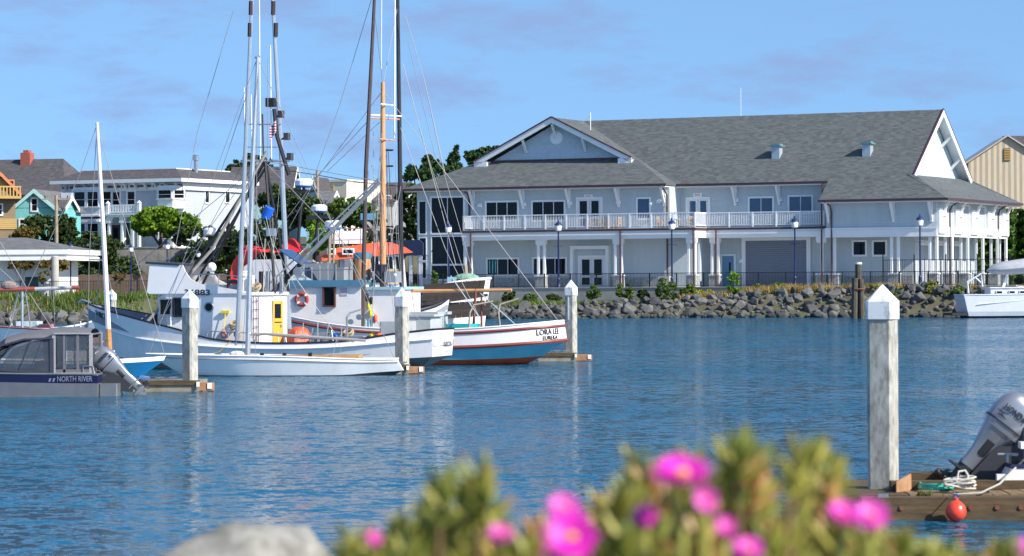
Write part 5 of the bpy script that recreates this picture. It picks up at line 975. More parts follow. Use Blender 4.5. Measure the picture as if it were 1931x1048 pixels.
wires(sp_, [[SF.p3(486,107,0),(7.3,0,.7)],[SF.p3(486,110,0),(3.9,.85,.65)],[SF.p3(480,300,0),(4.3,.85,.65)],[SF.p3(486,110,0),(-.4,0,.5)],[(1.4,.1,1.15),(1.5,.7,.6)],[(1.4,.1,1.15),(1.2,.3,.6)]], .009)
# ---------------------------------------------------------------- blue and white double-ender with lettered stern
LO = Vector((2.5,104.3,0)); LF = Frame(LO, R(165)); ll = thing('fishing_boat', 'white fishing boat with brown rub rails, blue lower hull and orange mast', 'fishing boat', LO, R(165))
sh2 = [(13.3,0,2.5),(12.2,.8,2.15),(10.5,1.5,1.75),(8.5,1.8,1.42),(6.4,1.85,1.27),(4.4,1.82,1.26),(2.8,1.7,1.34),(1.6,1.42,1.44),(.95,.9,1.5),(.72,0,1.53)]
r1 = [(13.2,0,2.33),(12.15,.8,2.0),(10.5,1.5,1.6),(8.5,1.8,1.27),(6.4,1.86,1.12),(4.4,1.83,1.12),(2.8,1.71,1.19),(1.58,1.43,1.28),(.93,.9,1.33),(.68,0,1.36)]
r2 = [(12.9,0,1.4),(12.0,.66,1.2),(10.5,1.4,.9),(8.5,1.78,.7),(6.4,1.87,.62),(4.4,1.85,.62),(2.8,1.73,.68),(1.55,1.44,.76),(.88,.88,.82),(.6,0,.85)]
bl2 = [(12.6,0,.5),(11.8,.45,.4),(10.4,1.1,.3),(8.5,1.55,.24),(6.4,1.78,.2),(4.4,1.72,.19),(3.1,1.52,.21),(2.15,1.15,.24),(1.65,.6,.27),(1.5,0,.29)]
bt2 = [(12.4,0,-.2),(11.7,.3,-.2),(10.3,.9,-.2),(8.5,1.3,-.2),(6.4,1.4,-.2),(4.6,1.3,-.2),(3.5,1.0,-.16),(2.7,.7,-.12),(2.3,.35,-.08),(2.2,0,-.05)]
RBN = M('rail_brown', (.22,.055,.045), .5, .12, 3); LBLUE = M('lower_blue', (.12,.4,.54), .45, .12, 2, dirt=.3, dcol=(.2,.32,.36), ds=1.4); REDB = M('bottom_red', (.42,.08,.03), .7, .25, 3, dirt=.5, dcol=(.12,.07,.04), ds=1.5)
lv = hull(ll, [sh2, r1, r2, bl2, bt2], [CABW, HULLW, LBLUE, REDB], ['bulwark', 'topsides', 'lower_topsides', 'bottom'], 36, DECKG, .5, DECKG, CABW, .03)
strip(ll, lv[1], .055, RBN); strip(ll, lv[2], .07, RBN)
hull_text('LORA LEE', INK, ll, lv[1], lv[2], 29.0, 1.0, .14, .52, .03); hull_text('EUREKA', INK, ll, lv[1], lv[2], 30.0, .66, .6, .86, .03)
MB().box(7.75,10.45,-1.4,1.4,1.0,2.9).ob('deckhouse', CABW, ll); MB().box(7.65,10.6,-1.5,1.5,2.9,3.0).box(7.64,10.61,1.42,1.52,2.76,2.92).ob('deckhouse_roof', BLUEP, ll)
ww = bwin(ll, 8.72, 9.1, 2.1, 2.72, 1.4, 1, fr=.05, fm=M('window_brown', (.1,.035,.03), .6, .1, 3))
rg = MB().torus((9.93,1.46,2.32), .2, .065, (0,1,0), 22, 8).ob('life_ring', M('ring_red', (.35,.05,.04), .6, .12, 4), ll, True)
for a in (.8, 2.4, 3.9, 5.5): MB().tube([(9.93+.2*math.cos(a-.14),1.46,2.32+.2*math.sin(a-.14)), (9.93+.2*math.cos(a+.14),1.46,2.32+.2*math.sin(a+.14))], .07, 8).ob('ring_band', CABW, rg)
MB().box(8.25,8.5,1.4,1.42,2.45,2.72).ob('notice_plate', M('plate_lilac', (.45,.42,.55), .5, .1, 8), ll)
MB().box(6.3,7.75,-1.1,1.1,1.0,2.65).ob('aft_cabin', CABW, ll); MB().box(6.2,7.8,-1.2,1.2,2.65,2.75).ob('aft_cabin_roof', M('roof_pale_blue', (.3,.5,.58), .5, .08, 2), ll)
MB().tube([(7.38,0,1.1),LF.p3(722,400,0),LF.p3(722,155,0)], [.13,.11,.075], 10).ob('mast', PEACH, ll, True); MB().tube([LF.p3(726,549,0),LF.p3(965,547,0)], .06, 8).ob('boom', PEACH, ll, True)
MB().lathe([(.3,0),(.3,.8)], (8.1,.1,3.0), 14).ob('funnel', PEACH, ll, True); MB().lathe([(.33,.78),(.33,.96),(.2,1.0)], (8.1,.1,3.0), 14).ob('funnel_cap', BLUEP, ll)
MB().tube([LF.p3(683,628,1.3),LF.p3(690,320,1.3),LF.p3(706,0,1.3),LF.p3(713,-130,1.3)], [.085,.08,.06,.045], 8).ob('trolling_pole', TANK, ll, True); MB().tube([LF.p3(758,600,-1.2),LF.p3(754,300,-1.2),LF.p3(750,0,-1.2),LF.p3(748,-130,-1.2)], [.09,.085,.065,.05], 8).ob('trolling_pole', M('dark_pole', (.025,.025,.03), .5, .2, 4), ll, True)
for u, v0, v1 in ((744,0,260),(719,0,130)): MB().tube([LF.p3(u,v1,-.2),LF.p3(u+1,v0-60,-.2)], .03 if u > 730 else .015, 5).ob('whip_antenna', CABW, ll)
for v, (ua, ub) in ((216,(690,757)),(222,(692,753)),(262,(716,745)),(196,(718,745))): MB().tube([LF.p3(ua,v,.6), LF.p3(ub,v+3,-.8)], .028, 5).ob('spreader', PEACH if v > 220 else CABW, ll)
lr = MB()
for k in (0, 14): lr.tube([LF.p3(729+k*.2,280,-.3), LF.p3(735+k,600,-.5)], .012, 4)
for v in (283,313,455,427): lr.box(*sorted((LF.px(728,v,-.4)[0],LF.px(741,v,-.4)[0])), -.45, -.35, LF.px(735,v,-.4)[1]-.03, LF.px(735,v,-.4)[1]+.03)
lr.ob('ratlines', BLACK, ll)
wires(ll, [[LF.p3(692,230,1.2),LF.p3(600,330,1.2),LF.p3(545,430,1.0)],[LF.p3(716,230,0),LF.p3(615,325,.2)],[LF.p3(755,240,-1),LF.p3(840,470,-.3),LF.p3(905,600,.3)],[LF.p3(765,30,-1),LF.p3(800,150,-1),LF.p3(840,330,-.5)],[LF.p3(760,120,-1),LF.p3(860,500,0)],[LF.p3(700,0,1.2),LF.p3(640,200,1),LF.p3(590,340,1)],[LF.p3(722,170,0),(13.2,0,2.5)],[LF.p3(722,170,0),(.9,0,1.5)],[LF.p3(722,230,0),LF.p3(700,620,1.5)],[LF.p3(722,230,0),LF.p3(745,560,-1)],[LF.p3(705,10,1.2),LF.p3(722,160,0)],[LF.p3(750,10,-1.2),LF.p3(722,160,0)]], .011)
wires(ll, [[LF.p3(905,552,0),LF.p3(972,612,.2)],[LF.p3(850,520,0),LF.p3(905,600,.3)]], .02, M('blue_rope', (.3,.4,.5), .8, .1, 6), 'mooring_line')
MB().tube([LF.p3(897,545,0),LF.p3(893,618,.2)], .05, 6).tube([LF.p3(908,560,-.3),LF.p3(908,618,-.3)], .04, 6).ob('boom_crutch', M('rust_red', (.16,.05,.03), .8, .2, 5), ll)
MB().tube([LF.p3(884,620,1.0),LF.p3(886,590,1.0),LF.p3(893,575,.9),LF.p3(930,568,.6)], .035, 6).tube([LF.p3(943,616,.8),LF.p3(940,590,.8),LF.p3(943,574,.7),LF.p3(978,563,.5)], .035, 6).ob('line_davit', M('davit_tan', (.3,.26,.2), .6, .15, 5), ll)
MB().bbox(3.9,4.9,-.6,.6,.9,1.42,.1).ob('fish_bin', M('bin_teal', (.02,.42,.42), .5, .08, 3), ll); MB().bbox(5.2,6.1,-.9,.7,.9,1.75,.05).box(5.1,6.15,-1,.8,1.75,1.85).ob('fish_box', M('box_grey'), ll)
# flying bridge screen, red canvas dodger, gear
prf = [(12.2,2.4),(12.2,3.5),(11.8,3.75),(10.4,3.75),(10.1,3.5),(9.9,3.15),(9.6,3.0),(9.3,2.95),(9.3,2.4)]
for s in (1, -1): MB().prism([(x,s*1.15,z) for x, z in prf], (0,.05*s,0)).ob('bridge_screen', HULLW, ll)
MB().box(12.15,12.2,-1.15,1.15,2.2,3.5).ob('bridge_front', HULLW, ll); MB().box(9.3,12.2,-1.1,1.1,2.2,2.9).ob('forward_house', HULLW, ll)
RDC = M('red_canvas', (.62,.02,.02), .6, .08, 3, bump=.02, bs=5)
MB().loft([[Vector((12.15+.75*math.sin(a)*k, y, 3.3+(1.0*math.cos(a)-.1)*k)) for a in [i*math.pi/10-.3 for i in range(11)]] for y, k in ((-1.0,.85),(-.6,1),(0,1.05),(.6,1),(1.0,.85))], False, False).ob('canvas_dodger', RDC, ll, True); MB().prism([(11.7,-.8,4.02),(12.5,-.8,4.2),(12.5,.8,4.2),(11.7,.8,4.02)], (0,0,.06)).ob('canvas_top', RDC, ll)
x, z = LF.px(548, 465, .2); MB().add([(x-.45,-.3,z-.2),(x+.45,-.3,z-.2),(x+.45,.5,z-.2),(x-.45,.5,z-.2),(x-.1,.1,z+.3),(x+.15,.1,z+.3)], [(0,1,5,4),(1,2,5),(2,3,4,5),(3,0,4)]).ob('red_cover', RDC, ll)
MB().tube([LF.p3(620,530,.4),LF.p3(622,430,.4)], .06, 6).tube([LF.p3(628,530,.3),LF.p3(630,432,.3)], .04, 6).ob('radar_post', M('pole_wood'), ll); x, z = LF.px(628, 426, .3); MB().lathe([(.26,0),(.3,.04),(.3,.1)], (x,.3,z-.14), 16).ob('radar_base', M('radar_blue', (.04,.16,.45), .4, .05, 3), ll); MB().lathe([(.3,.1),(.3,.28),(.22,.34)], (x,.3,z-.14), 16).ob('radar_dome', CABW, ll)
MB().prism([(9.5,.9,3.0),(8.95,.9,3.0),(8.8,.9,3.6),(9.9,.9,3.6)], (0,.05,0)).bbox(8.5,9.2,-.2,.8,3.0,3.45,.05).bbox(9.1,9.35,.4,.7,3.0,3.3,.03).ob('roof_locker', M('locker_grey', (.25,.26,.28), .6, .1, 3), ll)
for u0, v0, u1, v1 in ((688,530,690,625),(702,540,704,625),(695,560,697,625)): MB().tube([LF.p3(u0,v0,.9),LF.p3(u1,v1,1.2)], .03, 5).ob('hanging_gear', M('roof_pale_blue'), ll)
for u, v, c in ((699,590,'brush_yellow'),(692,560,'dark_ink'),(708,600,'cone_orange'),(700,566,'dark_ink'),(695,575,'brush_yellow')): x, z = LF.px(u, v, 1.15); MB().ball((x,1.15,z), .1, 8, 6, (.7,.7,1.5)).ob('hanging_float', M(c), ll)
for i in range(14):
    a = LF.p3(random.uniform(690,760), random.uniform(230,420), random.uniform(-.8,.8)); b = LF.p3(random.uniform(640,790), random.uniform(520,610), random.uniform(-.8,1.2)); wires(ll, [[a, (a+b)/2+Vector((.04,0,-.08)), b]], .009)
for i in range(12):
    x, z = LF.px(655+random.uniform(0,125), random.uniform(512,600), .95); MB().ball((x,.98,z), random.uniform(.05,.12), 8, 6, (1,.7,random.uniform(.8,1.6))).ob('hanging_gear', random.choice((INK, BLUEP, ROPE, M('brush_yellow'), M('rust_red', (.16,.05,.03), .8, .2, 5), CABW, DECKG)), ll)
for i in range(7): x = 9.9-.3*i; MB().tube([(x,1.3,3.0),(x,1.3,3.35+random.random()*.3)], .018, 5).ob('stanchion', STEEL, ll)
MB().tube([(10.0,1.3,3.35),(7.9,1.3,3.38)], .018, 5).ob('hand_rail', STEEL, ll)
for u, v, w_, h_ in ((575,520,.5,.5),(595,515,.35,.7),(640,518,.6,.5),(660,510,.3,.8),(716,520,.4,.6),(740,535,.5,.35)): x, z = LF.px(u, v, .2); MB().bbox(x-w_/2,x+w_/2,-.1,.5,2.9,2.95+h_,.04).ob('roof_locker', random.choice((M('locker_grey', (.25,.26,.28), .6, .1, 3), CABW, DECKG, INK)), ll)
# ---------------------------------------------------------------- boat with red roofed pilothouse
p = P(690, 600, 116); tb = thing('red_roofed_boat', 'white boat with raked pilothouse windows under an orange-red roof', 'fishing boat', (p.x, 116, 0), R(8)); TF2 = Frame((p.x,116,0), R(8))
REDR = M('orange_red_roof', (.62,.09,.03), .5, .08, 2)
hull(tb, [[(3.3,0,2.3),(2.4,1.0,1.9),(0,1.7,1.5),(-5,1.7,1.3),(-8,1.3,1.4)],[(2.9,0,.2),(2,.7,.2),(0,1.4,.1),(-5,1.5,.1),(-8,1.1,.3)],[(2.7,0,-.2),(1.8,.5,-.2),(0,1,-.2),(-5,1.1,-.2),(-7.6,.6,0)]], [HULLW, HGREY], ['topsides','bottom'], 20, DECKG, .4, DECKG, INK)
xx = lambda u, v=500: TF2.px(u, v, -1.2)
a = xx(650,480); b = xx(766,480); z0 = 1.2; z1 = xx(700,480)[1]
MB().prism([(a[0],-1.2,z0),(b[0]+.15,-1.2,z0),(b[0]-.1,-1.2,z1),(a[0],-1.2,z1)], (0,2.4,0)).ob('pilothouse', CABW, tb)
ra, rc, rd_ = xx(606,478), xx(778,477), xx(755,454); rl = xx(620,490)
MB().prism([(ra[0],-1.45,xx(606,492)[1]),(rc[0],-1.45,xx(770,476)[1]),(xx(764,468)[0],-1.3,xx(764,466)[1]),(xx(730,456)[0],-1.2,xx(730,454)[1]),(xx(640,466)[0],-1.2,xx(640,466)[1]),(ra[0],-1.3,xx(606,482)[1])], (0,2.7,0)).ob('pilothouse_roof', REDR, tb)
for u0, u1 in ((643,667),(615,632)):
    x0, zz0 = xx(u0,474); x1 = xx(u1,474)[0]; w = MB().bbox(x0,x1,-1.52,-1.44,zz0-.12,zz0+.12,.03).ob('roof_port', CABW, tb); MB().bbox(x0+.06,x1-.06,-1.53,-1.5,zz0-.07,zz0+.07,.01).ob('pane', GLASS, w)
for u0, u1 in ((655,668),(702,716),(730,742),(748,760)):
    x0, zt = xx(u0,484); x1, zb = xx(u1,512); fo = MB().prism([(x0-.04,-1.2,zb-.06),(x1+.04,-1.2,zb-.06),(x1-.04,-1.2,zt+.06),(x0-.1,-1.2,zt+.06)], (0,-.03,0)).ob('window', CABW, tb); MB().prism([(x0,-1.24,zb),(x1,-1.24,zb),(x1-.07,-1.24,zt),(x0-.06,-1.24,zt)], (0,-.01,0)).ob('pane', GLASS, fo)
x0, zz = xx(735,536); MB().box(x0-.1, xx(752,536)[0], -1.25, -1.2, zz, zz+.6).ob('side_locker', M('locker_cream', (.62,.46,.26), .6, .05, 3), tb)
m = MB()
for u in (600,640,680,720): m.tube([TF2.p3(u,466,-.9), TF2.p3(u,430,-.9)], .018, 4)
m.tube([TF2.p3(600,432,-.9),TF2.p3(720,430,-.9)], .02, 4); m.ob('roof_rail', STEEL, tb)
x, z = TF2.px(655,450,0); MB().bbox(x-.7,x+.7,-.5,.5,z-.2,z+.3,.08).ob('life_raft_box', CABW, tb)
ar = MB(); ar.tube([TF2.p3(712,470,.2),TF2.p3(706,440,.2),TF2.p3(690,420,.2),TF2.p3(682,412,.2)], [.12,.16,.18,.14], 8); ar.ob('crane_arm', BLACK, tb, True); x, z = TF2.px(694,409,.2); MB().box(x-.3,x+.3,0,.4,z-.12,z+.14).ob('crane_motor', BLUEP, tb)
for u, v, h in ((573,345,34),(602,393,30)):
    q = TF2.p3(u, v, .4); e = thing('radar_mast', 'white radar dome with blue base on black mast'+(' above the troller tarp' if u < 590 else ' over the lime bush'), 'radar', (0,0,0)); e.location = P(u, 600, 117); e.location.z = 0; l = P(u, v, 117)-Vector(e.location); k = h*117/FPX
    MB().lathe([(k*.42,0),(k*.5,.05),(k*.5,k*.12)], (l.x,l.y,l.z-k*.25), 16).ob('radar_base', M('radar_blue'), e); MB().lathe([(k*.5,k*.12),(k*.5,k*.38),(k*.36,k*.5)], (l.x,l.y,l.z-k*.25), 16).ob('radar_dome', CABW, e)
    MB().tube([(l.x,l.y,l.z-k*.25),(l.x-.15,l.y,l.z-1.2),(l.x-.5,l.y,.6)], .07, 6).prism([(l.x-.5,l.y-.2,l.z-.45),(l.x+.5,l.y-.2,l.z-.35),(l.x+.5,l.y-.2,l.z-.27),(l.x-.5,l.y-.2,l.z-.27)], (0,.4,0)).ob('radar_post', BLACK, e)
# ---------------------------------------------------------------- boat with dark planked bow
p = P(815, 610, 124); vk = thing('dark_planked_boat', 'white bowed boat with weathered dark planking and black lettering', 'fishing boat', (p.x, 124, 0), R(-6)); KF = Frame((p.x,124,0), R(-6))
kx = lambda u, v, t=-1.4: KF.px(u, v, t)
zs0, zs1 = kx(770,552)[1], kx(905,529)[1]; xe = kx(918,540)[0]
hull(vk, [[(xe,0,zs1+.1),(xe-.9,.9,zs1),(xe-2.3,1.5,(zs0+zs1)/2),(-1.5,1.7,zs0),(-6,1.6,zs0-.2),(-7,1.3,zs0-.1)],[(xe-.3,0,.8),(xe-1,.7,.7),(xe-2.4,1.3,.6),(-1.5,1.5,.5),(-6,1.5,.5),(-7,1.2,.6)],[(xe-.7,0,-.2),(xe-1.3,.4,-.2),(xe-2.5,1,-.2),(-1.5,1.3,-.2),(-6,1.2,-.2),(-6.8,.9,0)]], [HULLW, HGREY], ['topsides','bottom'], 22, DECKG, .4, DECKG, CABW, .06)
DPL = M('dark_planks', (.055,.042,.036), .85, .35, 3, bump=.02, bs=12, dirt=.4, dcol=(.13,.11,.09), ds=2); 
pm_ = MB().box(-.06,.06,-.03,.03,-.62,.62).mesh('plank', DPL)
for j, (va, vb, uu0, uu1) in enumerate(((552,544,802,912),(590,580,790,924))):
    n = 26
    for i in range(n):
        u = uu0+(uu1-uu0)*i/(n-1); x, z = kx(u, va+(vb-va)*i/(n-1)); link('plank', pm_, vk, (x,-1.75+.0*i-.06*j,z), (0,random.uniform(-.08,.08)+.12,0), (1,1,.52 if j else .56))
MB().bar((kx(795,574)[0],-1.85,kx(795,574)[1]), (kx(922,556)[0],-1.85,kx(922,556)[1]), .16, .12).ob('rub_timber', DPL, vk)
x, z = kx(772, 561); text('VIKING', INK, vk, (x,-1.74,z-.02), (1,0,.06), (0,0,1), .42, 1.55)
x, z = kx(880, 530, 0); MB().ball((x,0,z+.1), .4, 10, 6, (1.4,1,.6)).ob('net_heap', M('net_green', (.2,.35,.27), .9, .3, 6, bump=.06, bs=9), vk); MB().tube([KF.p3(881,540,0),KF.p3(877,500,0)], .1, 6).ob('mooring_bitt', M('pole_wood'), vk)
MB().box(kx(845,540,0)[0],kx(862,540,0)[0],-.3,.3,zs0+.1,zs0+.65).ob('deck_chair', M('roof_pale_blue'), vk)
wires(vk, [[KF.p3(800,150,0),KF.p3(838,330,0),KF.p3(905,560,-1)],[KF.p3(790,240,0),KF.p3(880,530,-1)],[KF.p3(770,80,0),KF.p3(822,300,0)]], .012)
# ---------------------------------------------------------------- outboard motor
SCOWL = M('outboard_silver', (.28,.295,.33), .32, .04, 3, metal=.5, coat=.5); ODARK = M('outboard_dark', (.03,.032,.038), .45, .1, 4); OGREY = M('outboard_grey', (.24,.25,.26), .4, .08, 4, metal=.3)
def outboard(name, label, loc, rz, tilt, s, flip=1, darkleg=False):
    """upright motor: boat on the -x side, leg down; tilted up about its clamp"""
    t = thing(name, label, 'outboard motor', loc, rz); RM = Matrix.Rotation(-tilt, 4, 'Y')
    def ob(m, nm, mat, sm_=40, par=None):
        m.v = [tuple(RM@(Vector(v)*s)) for v in m.v]; return m.ob(nm, mat, par or t, sm_)
    def rr(cx, z, lx, ly, k=16, sq=3.2):
        out = []
        for i in range(k):
            a = 6.2832*i/k; c, q = math.cos(a), math.sin(a); out.append(Vector((cx+lx*math.copysign(abs(c)**(2/sq), c), ly*math.copysign(abs(q)**(2/sq), q), z)))
        return out
    cw = ob(MB().loft([rr(.1,.3,.3,.22),rr(.1,.42,.33,.245),rr(.09,.6,.34,.25),rr(.07,.78,.32,.24),rr(.04,.9,.27,.2),rr(.02,.96,.16,.12)], True, True), 'cowling', SCOWL, 60)
    ob(MB().loft([rr(.1,.395,.335,.25),rr(.1,.425,.337,.252)], True, False), 'cowl_seam', ODARK, 40, cw)
    ob(MB().loft([rr(.1,.31,.29,.21),rr(.15,.12,.2,.15),rr(.17,-.12,.13,.09),rr(.18,-.4,.12,.07)], True, True), 'mid_section', SCOWL, 50)
    ob(MB().prism([(-.05,-.13,.3),(.04,-.13,-.05),(.08,-.13,-.5),(-.04,-.13,-.62),(-.3,-.13,-.3),(-.46,-.13,.15)], (0,.26,0)).box(-.46,-.36,-.22,.22,-.1,.3), 'clamp_bracket', ODARK, 0)
    lg = ob(MB().loft([rr(.17,-.35,.14,.07,12,2),rr(.17,-.7,.12,.04,12,2)], True, True), 'lower_leg', ODARK if darkleg else OGREY, 50); ob(MB().loft([rr(.13,.1,.13,.165,16,2.2),rr(.14,-.16,.09,.1,16,2.2)], True, False), 'side_panel', ODARK, 50)
    ob(MB().prism([(-.02,-.13,-.5),(.42,-.16,-.5),(.42,.16,-.5),(-.02,.13,-.5)], (0,0,.03)), 'cavitation_plate', ODARK if darkleg else OGREY, 0, lg)
    ob(MB().loft([[Vector((x,r*math.cos(6.283*k/10),-.72+r*math.sin(6.283*k/10))) for k in range(10)] for x, r in ((-.16,.01),(-.05,.055),(.12,.065),(.3,.05),(.44,.03))], True, True), 'gearcase', ODARK if darkleg else OGREY, 50, lg)
    ob(MB().prism([(.02,-.01,-.76),(.26,-.01,-.76),(.2,-.01,-.95),(.14,-.01,-.93)], (0,.02,0)), 'skeg', OGREY, 0, lg)
    pr = MB()
    for k in range(3):
        a = k*2.094+.4; c, q = math.cos(a), math.sin(a); pr.add([(.36,.04*c,-.72+.04*q),(.4,.15*c-.07*q,-.72+.15*q+.07*c),(.36,.19*c,-.72+.19*q),(.31,.14*c+.07*q,-.72+.14*q-.07*c)], [(0,1,2,3)])
    pr.lathe([(.05,0),(.05,.16),(.03,.2)], (.31,0,-.72), 8, (1,0,0)); ob(pr, 'propeller', ODARK, 0, lg)
    y = -.253*flip*s; xd = RM@Vector((flip,0,.0)); zd = RM@Vector((0,0,1))
    text('HONDA', INK, cw, RM@(Vector((.12,0,.64))*s)+Vector((0,y,0)), xd, zd, .1*s, .38*s, bold=.02, depth=.012)
    lm = MB().add([(.16,-.254*flip,.48),(.34,-.254*flip,.48),(.28,-.254*flip,.52),(.4,-.254*flip,.54),(.2,-.254*flip,.56)], [(0,1,2),(2,3,4)]); ob(lm, 'wing_logo', INK, 0, cw)
    return t
# ---------------------------------------------------------------- aluminium motorboat with canvas cabin
NO = Vector((-10.9,77.0,0)); NF = Frame(NO, R(180)); nb = thing('motorboat', 'aluminium motorboat with grey canvas canopy and dark blue side stripe', 'motorboat', NO, R(180))
ALU = M('bare_aluminium', (.2,.21,.225), .4, .1, 3, metal=.5, dirt=.3, dcol=(.3,.28,.24), ds=2); NVY = M('navy_stripe', (.006,.007,.045), .35, .05, 2); CANV = M('grey_canvas', (.13,.13,.145), .8, .08, 4, bump=.02, bs=5); CANVD = M('navy_canvas', (.03,.034,.06), .75, .1, 4)
g0 = [(6.5,0,.85),(5.2,.7,.76),(3.8,.95,.68),(2,1,.6),(.6,1,.58),(-.28,1,.57)]; g1 = [(6.3,0,.6),(5.1,.65,.5),(3.8,.92,.43),(2,.99,.38),(.6,.99,.35),(-.28,.99,.34)]; g2 = [(5.6,0,0),(4.8,.45,-.02),(3.7,.8,-.02),(2,.95,-.02),(.6,.96,-.02),(-.27,.96,-.02)]; g3 = [(5.2,0,-.25),(4.6,.3,-.25),(3.6,.55,-.25),(2,.65,-.25),(.6,.65,-.25),(-.2,.65,-.25)]
lv = hull(nb, [g0, g1, g2, g3], [NVY, ALU, ALU], ['side_stripe','hull_side','bottom'], 24, ALU, .25, ALU, ALU, .03)
text('NORTH RIVER', M('lettering_grey', (.16,.17,.26), .5, .05, 3), nb, Vector((.3,1.012,.46)), (-1,0,0), (0,0,1), .14, .9, bold=.01, depth=.012); MB().prism([(.88,1.002,.39),(.83,1.002,.39),(.8,1.002,.48),(.85,1.002,.48)], (0,.01,0)).prism([(.98,1.002,.39),(.93,1.002,.39),(.9,1.002,.48),(.95,1.002,.48)], (0,.01,0)).ob('logo_bars', M('lettering_grey'), nb)
MB().bbox(-.75,-.28,-.75,.75,-.1,.32,.03).ob('motor_bracket', ALU, nb); MB().tube([(-.34,.3,.3),(-.4,.3,.05),(-.4,.5,.02)], .03, 6).ob('boarding_ladder', ALU, nb)
# canopy: frames of canvas with clear panels
def sec(x, zt, w, zb=.55, k=9):
    return [Vector((x, w*math.cos(a)*(1 if abs(math.cos(a)) < .9 else 1), zb+(zt-zb)*min(1, math.sin(a)**.45) if math.sin(a) > 0 else zb)) for a in [math.pi*i/(k*2) for i in range(k*2+1)]]
top = [(-.08,1.7,.86),(.3,1.73,.88),(.8,1.74,.9),(1.2,1.68,.92),(1.6,1.66,.93),(2.1,1.52,.94),(2.7,1.12,.94),(3.2,.8,.9)]
def roofrow(x, zt, w): return [Vector((x, w, zt-.22)), Vector((x, w*.93, zt-.08)), Vector((x, w*.7, zt)), Vector((x, 0, zt+.04)), Vector((x, -w*.7, zt)), Vector((x, -w*.93, zt-.08)), Vector((x, -w, zt-.22))]
MB().loft([roofrow(*t) for t in top[:6]], False, False).ob('canopy_top', CANV, nb, True)
CLR = M('clear_vinyl', (.07,.08,.1), .08, .25, 3, spec=.6, alpha=.45)
def panel(pts, name, mat, off=0): return MB().prism([Vector(p) for p in pts], (0,.012,0)).ob(name, mat, nb)
def fr(pts, wd, mat, name='canvas_seam'):
    m = MB(); q = [Vector(p) for p in pts]
    for a, b in (zip(q, q[1:]+q[:1]) if len(q) > 2 else [q]): m.bar(a, b, wd, wd*.4)
    return m.ob(name, mat, nb)
for s in (1, -1):
    y = .9*s
    for x0, x1 in ((-.06,.2),(.27,.55),(.62,.78)): panel([(x0,y,.72),(x1,y,.72),(x1,y,1.55),(x0,y,1.55)], 'clear_panel', CLR)
    fr([(-.1,y,.6),(.85,y,.6),(.85,y,1.62),(-.1,y,1.62)], .09, M('canvas_trim', (.3,.3,.32), .8, .08, 4)); fr([(.235,y,.6),(.235,y,1.6)], .07, CANV); fr([(.585,y,.6),(.585,y,1.6)], .06, CANV); panel([(-.1,y,.52),(.9,y,.52),(.9,y,.7),(-.1,y,.7)], 'lower_flap', CANV)
    panel([(.95,y*1.02,.62),(2.55,y*1.04,.72),(2.2,y*1.02,1.2),(1.6,y*1.02,1.42),(.95,y*1.0,1.48)], 'clear_panel', CLR); panel([(.84,y*.99,.55),(1.05,y*.99,.55),(1.15,y*.99,1.5),(.84,y*.99,1.6)], 'side_curtain', CANVD); panel([(.9,y*1.03,.54),(2.9,y*1.05,.62),(2.9,y*1.05,.72),(.9,y*1.03,.66)], 'side_curtain', CANVD)
    fr([(.9,y*1.03,.6),(2.75,y*1.06,.72),(2.2,y*1.04,1.32),(1.6,y*1.03,1.48),(.9,y*1.02,1.5)], .1, CANVD); fr([(1.75,y*1.04,.66),(1.45,y*1.04,1.42)], .05, CANVD)
MB().loft([roofrow(*t) for t in top[5:]], False, False).ob('windscreen_cover', CANVD, nb, True); fr([(-.09,-.88,.6),(-.09,.88,.6),(-.09,.8,1.6),(-.09,-.8,1.6)], .08, CANV); MB().box(-.1,-.085,-.8,.8,.7,1.5).ob('clear_panel', CLR, nb)
MB().box(.9,1.4,-.6,-.2,.3,.9).ob('seat', CANVD, nb); MB().box(.9,1.4,.2,.6,.3,.9).ob('seat', CANVD, nb); MB().tube([(.1,.93,.62),(.1,.93,.78),(-.15,.93,.78),(-.2,.93,.55)], .018, 5).ob('grab_rail', STEEL, nb); MB().tube([(2.9,.98,.6),(2.5,.98,.92),(2.1,.97,1.1),(1.9,.97,1.4)], .018, 5).ob('grab_rail', BLACK, nb)
outboard('outboard_motor', 'silver tilted outboard motor on the covered aluminium motorboat', NO+Vector((.66,0,.5)), 0, R(46), .92)
# ---------------------------------------------------------------- blue hulled sailboat behind it
p = P(250, 709, 92); bo = thing('blue_sailboat', 'small sailboat with bright blue hull and tall pale mast', 'sailboat', (p.x, 92, 0), R(-2)); BF2 = Frame((p.x,92,0), R(-2))
bx0 = BF2.px(312,668,0)[0]; BHB = M('hull_blue', (.02,.24,.5), .4, .08, 2, dirt=.2, dcol=(.1,.3,.45)); zt_ = BF2.px(260,677,-.7)[1]
lv = hull(bo, [[(bx0,0,zt_+.06),(bx0-.8,.5,zt_),(bx0-2,.85,zt_-.04),(-3,.8,zt_-.03),(-4.4,.5,zt_)],[(bx0-.05,0,zt_-.06),(bx0-.82,.5,zt_-.1),(bx0-2,.86,zt_-.14),(-3,.8,zt_-.13),(-4.4,.5,zt_-.1)],[(bx0-.8,0,-.02),(bx0-1.4,.3,-.02),(bx0-2.3,.65,-.02),(-3,.6,-.02),(-4.1,.3,.05)],[(bx0-1,0,-.25),(bx0-1.5,.2,-.25),(bx0-2.4,.5,-.25),(-3,.4,-.25),(-3.9,.2,-.1)]], [CABW, BHB, HGREY], ['gunwale','hull_side','bottom'], 22, CABW, .02, CABW, CABW, .02)
MB().bbox(-2.6,-.6,-.45,.45,zt_-.05,zt_+.25,.15).ob('coach_roof', CABW, bo)
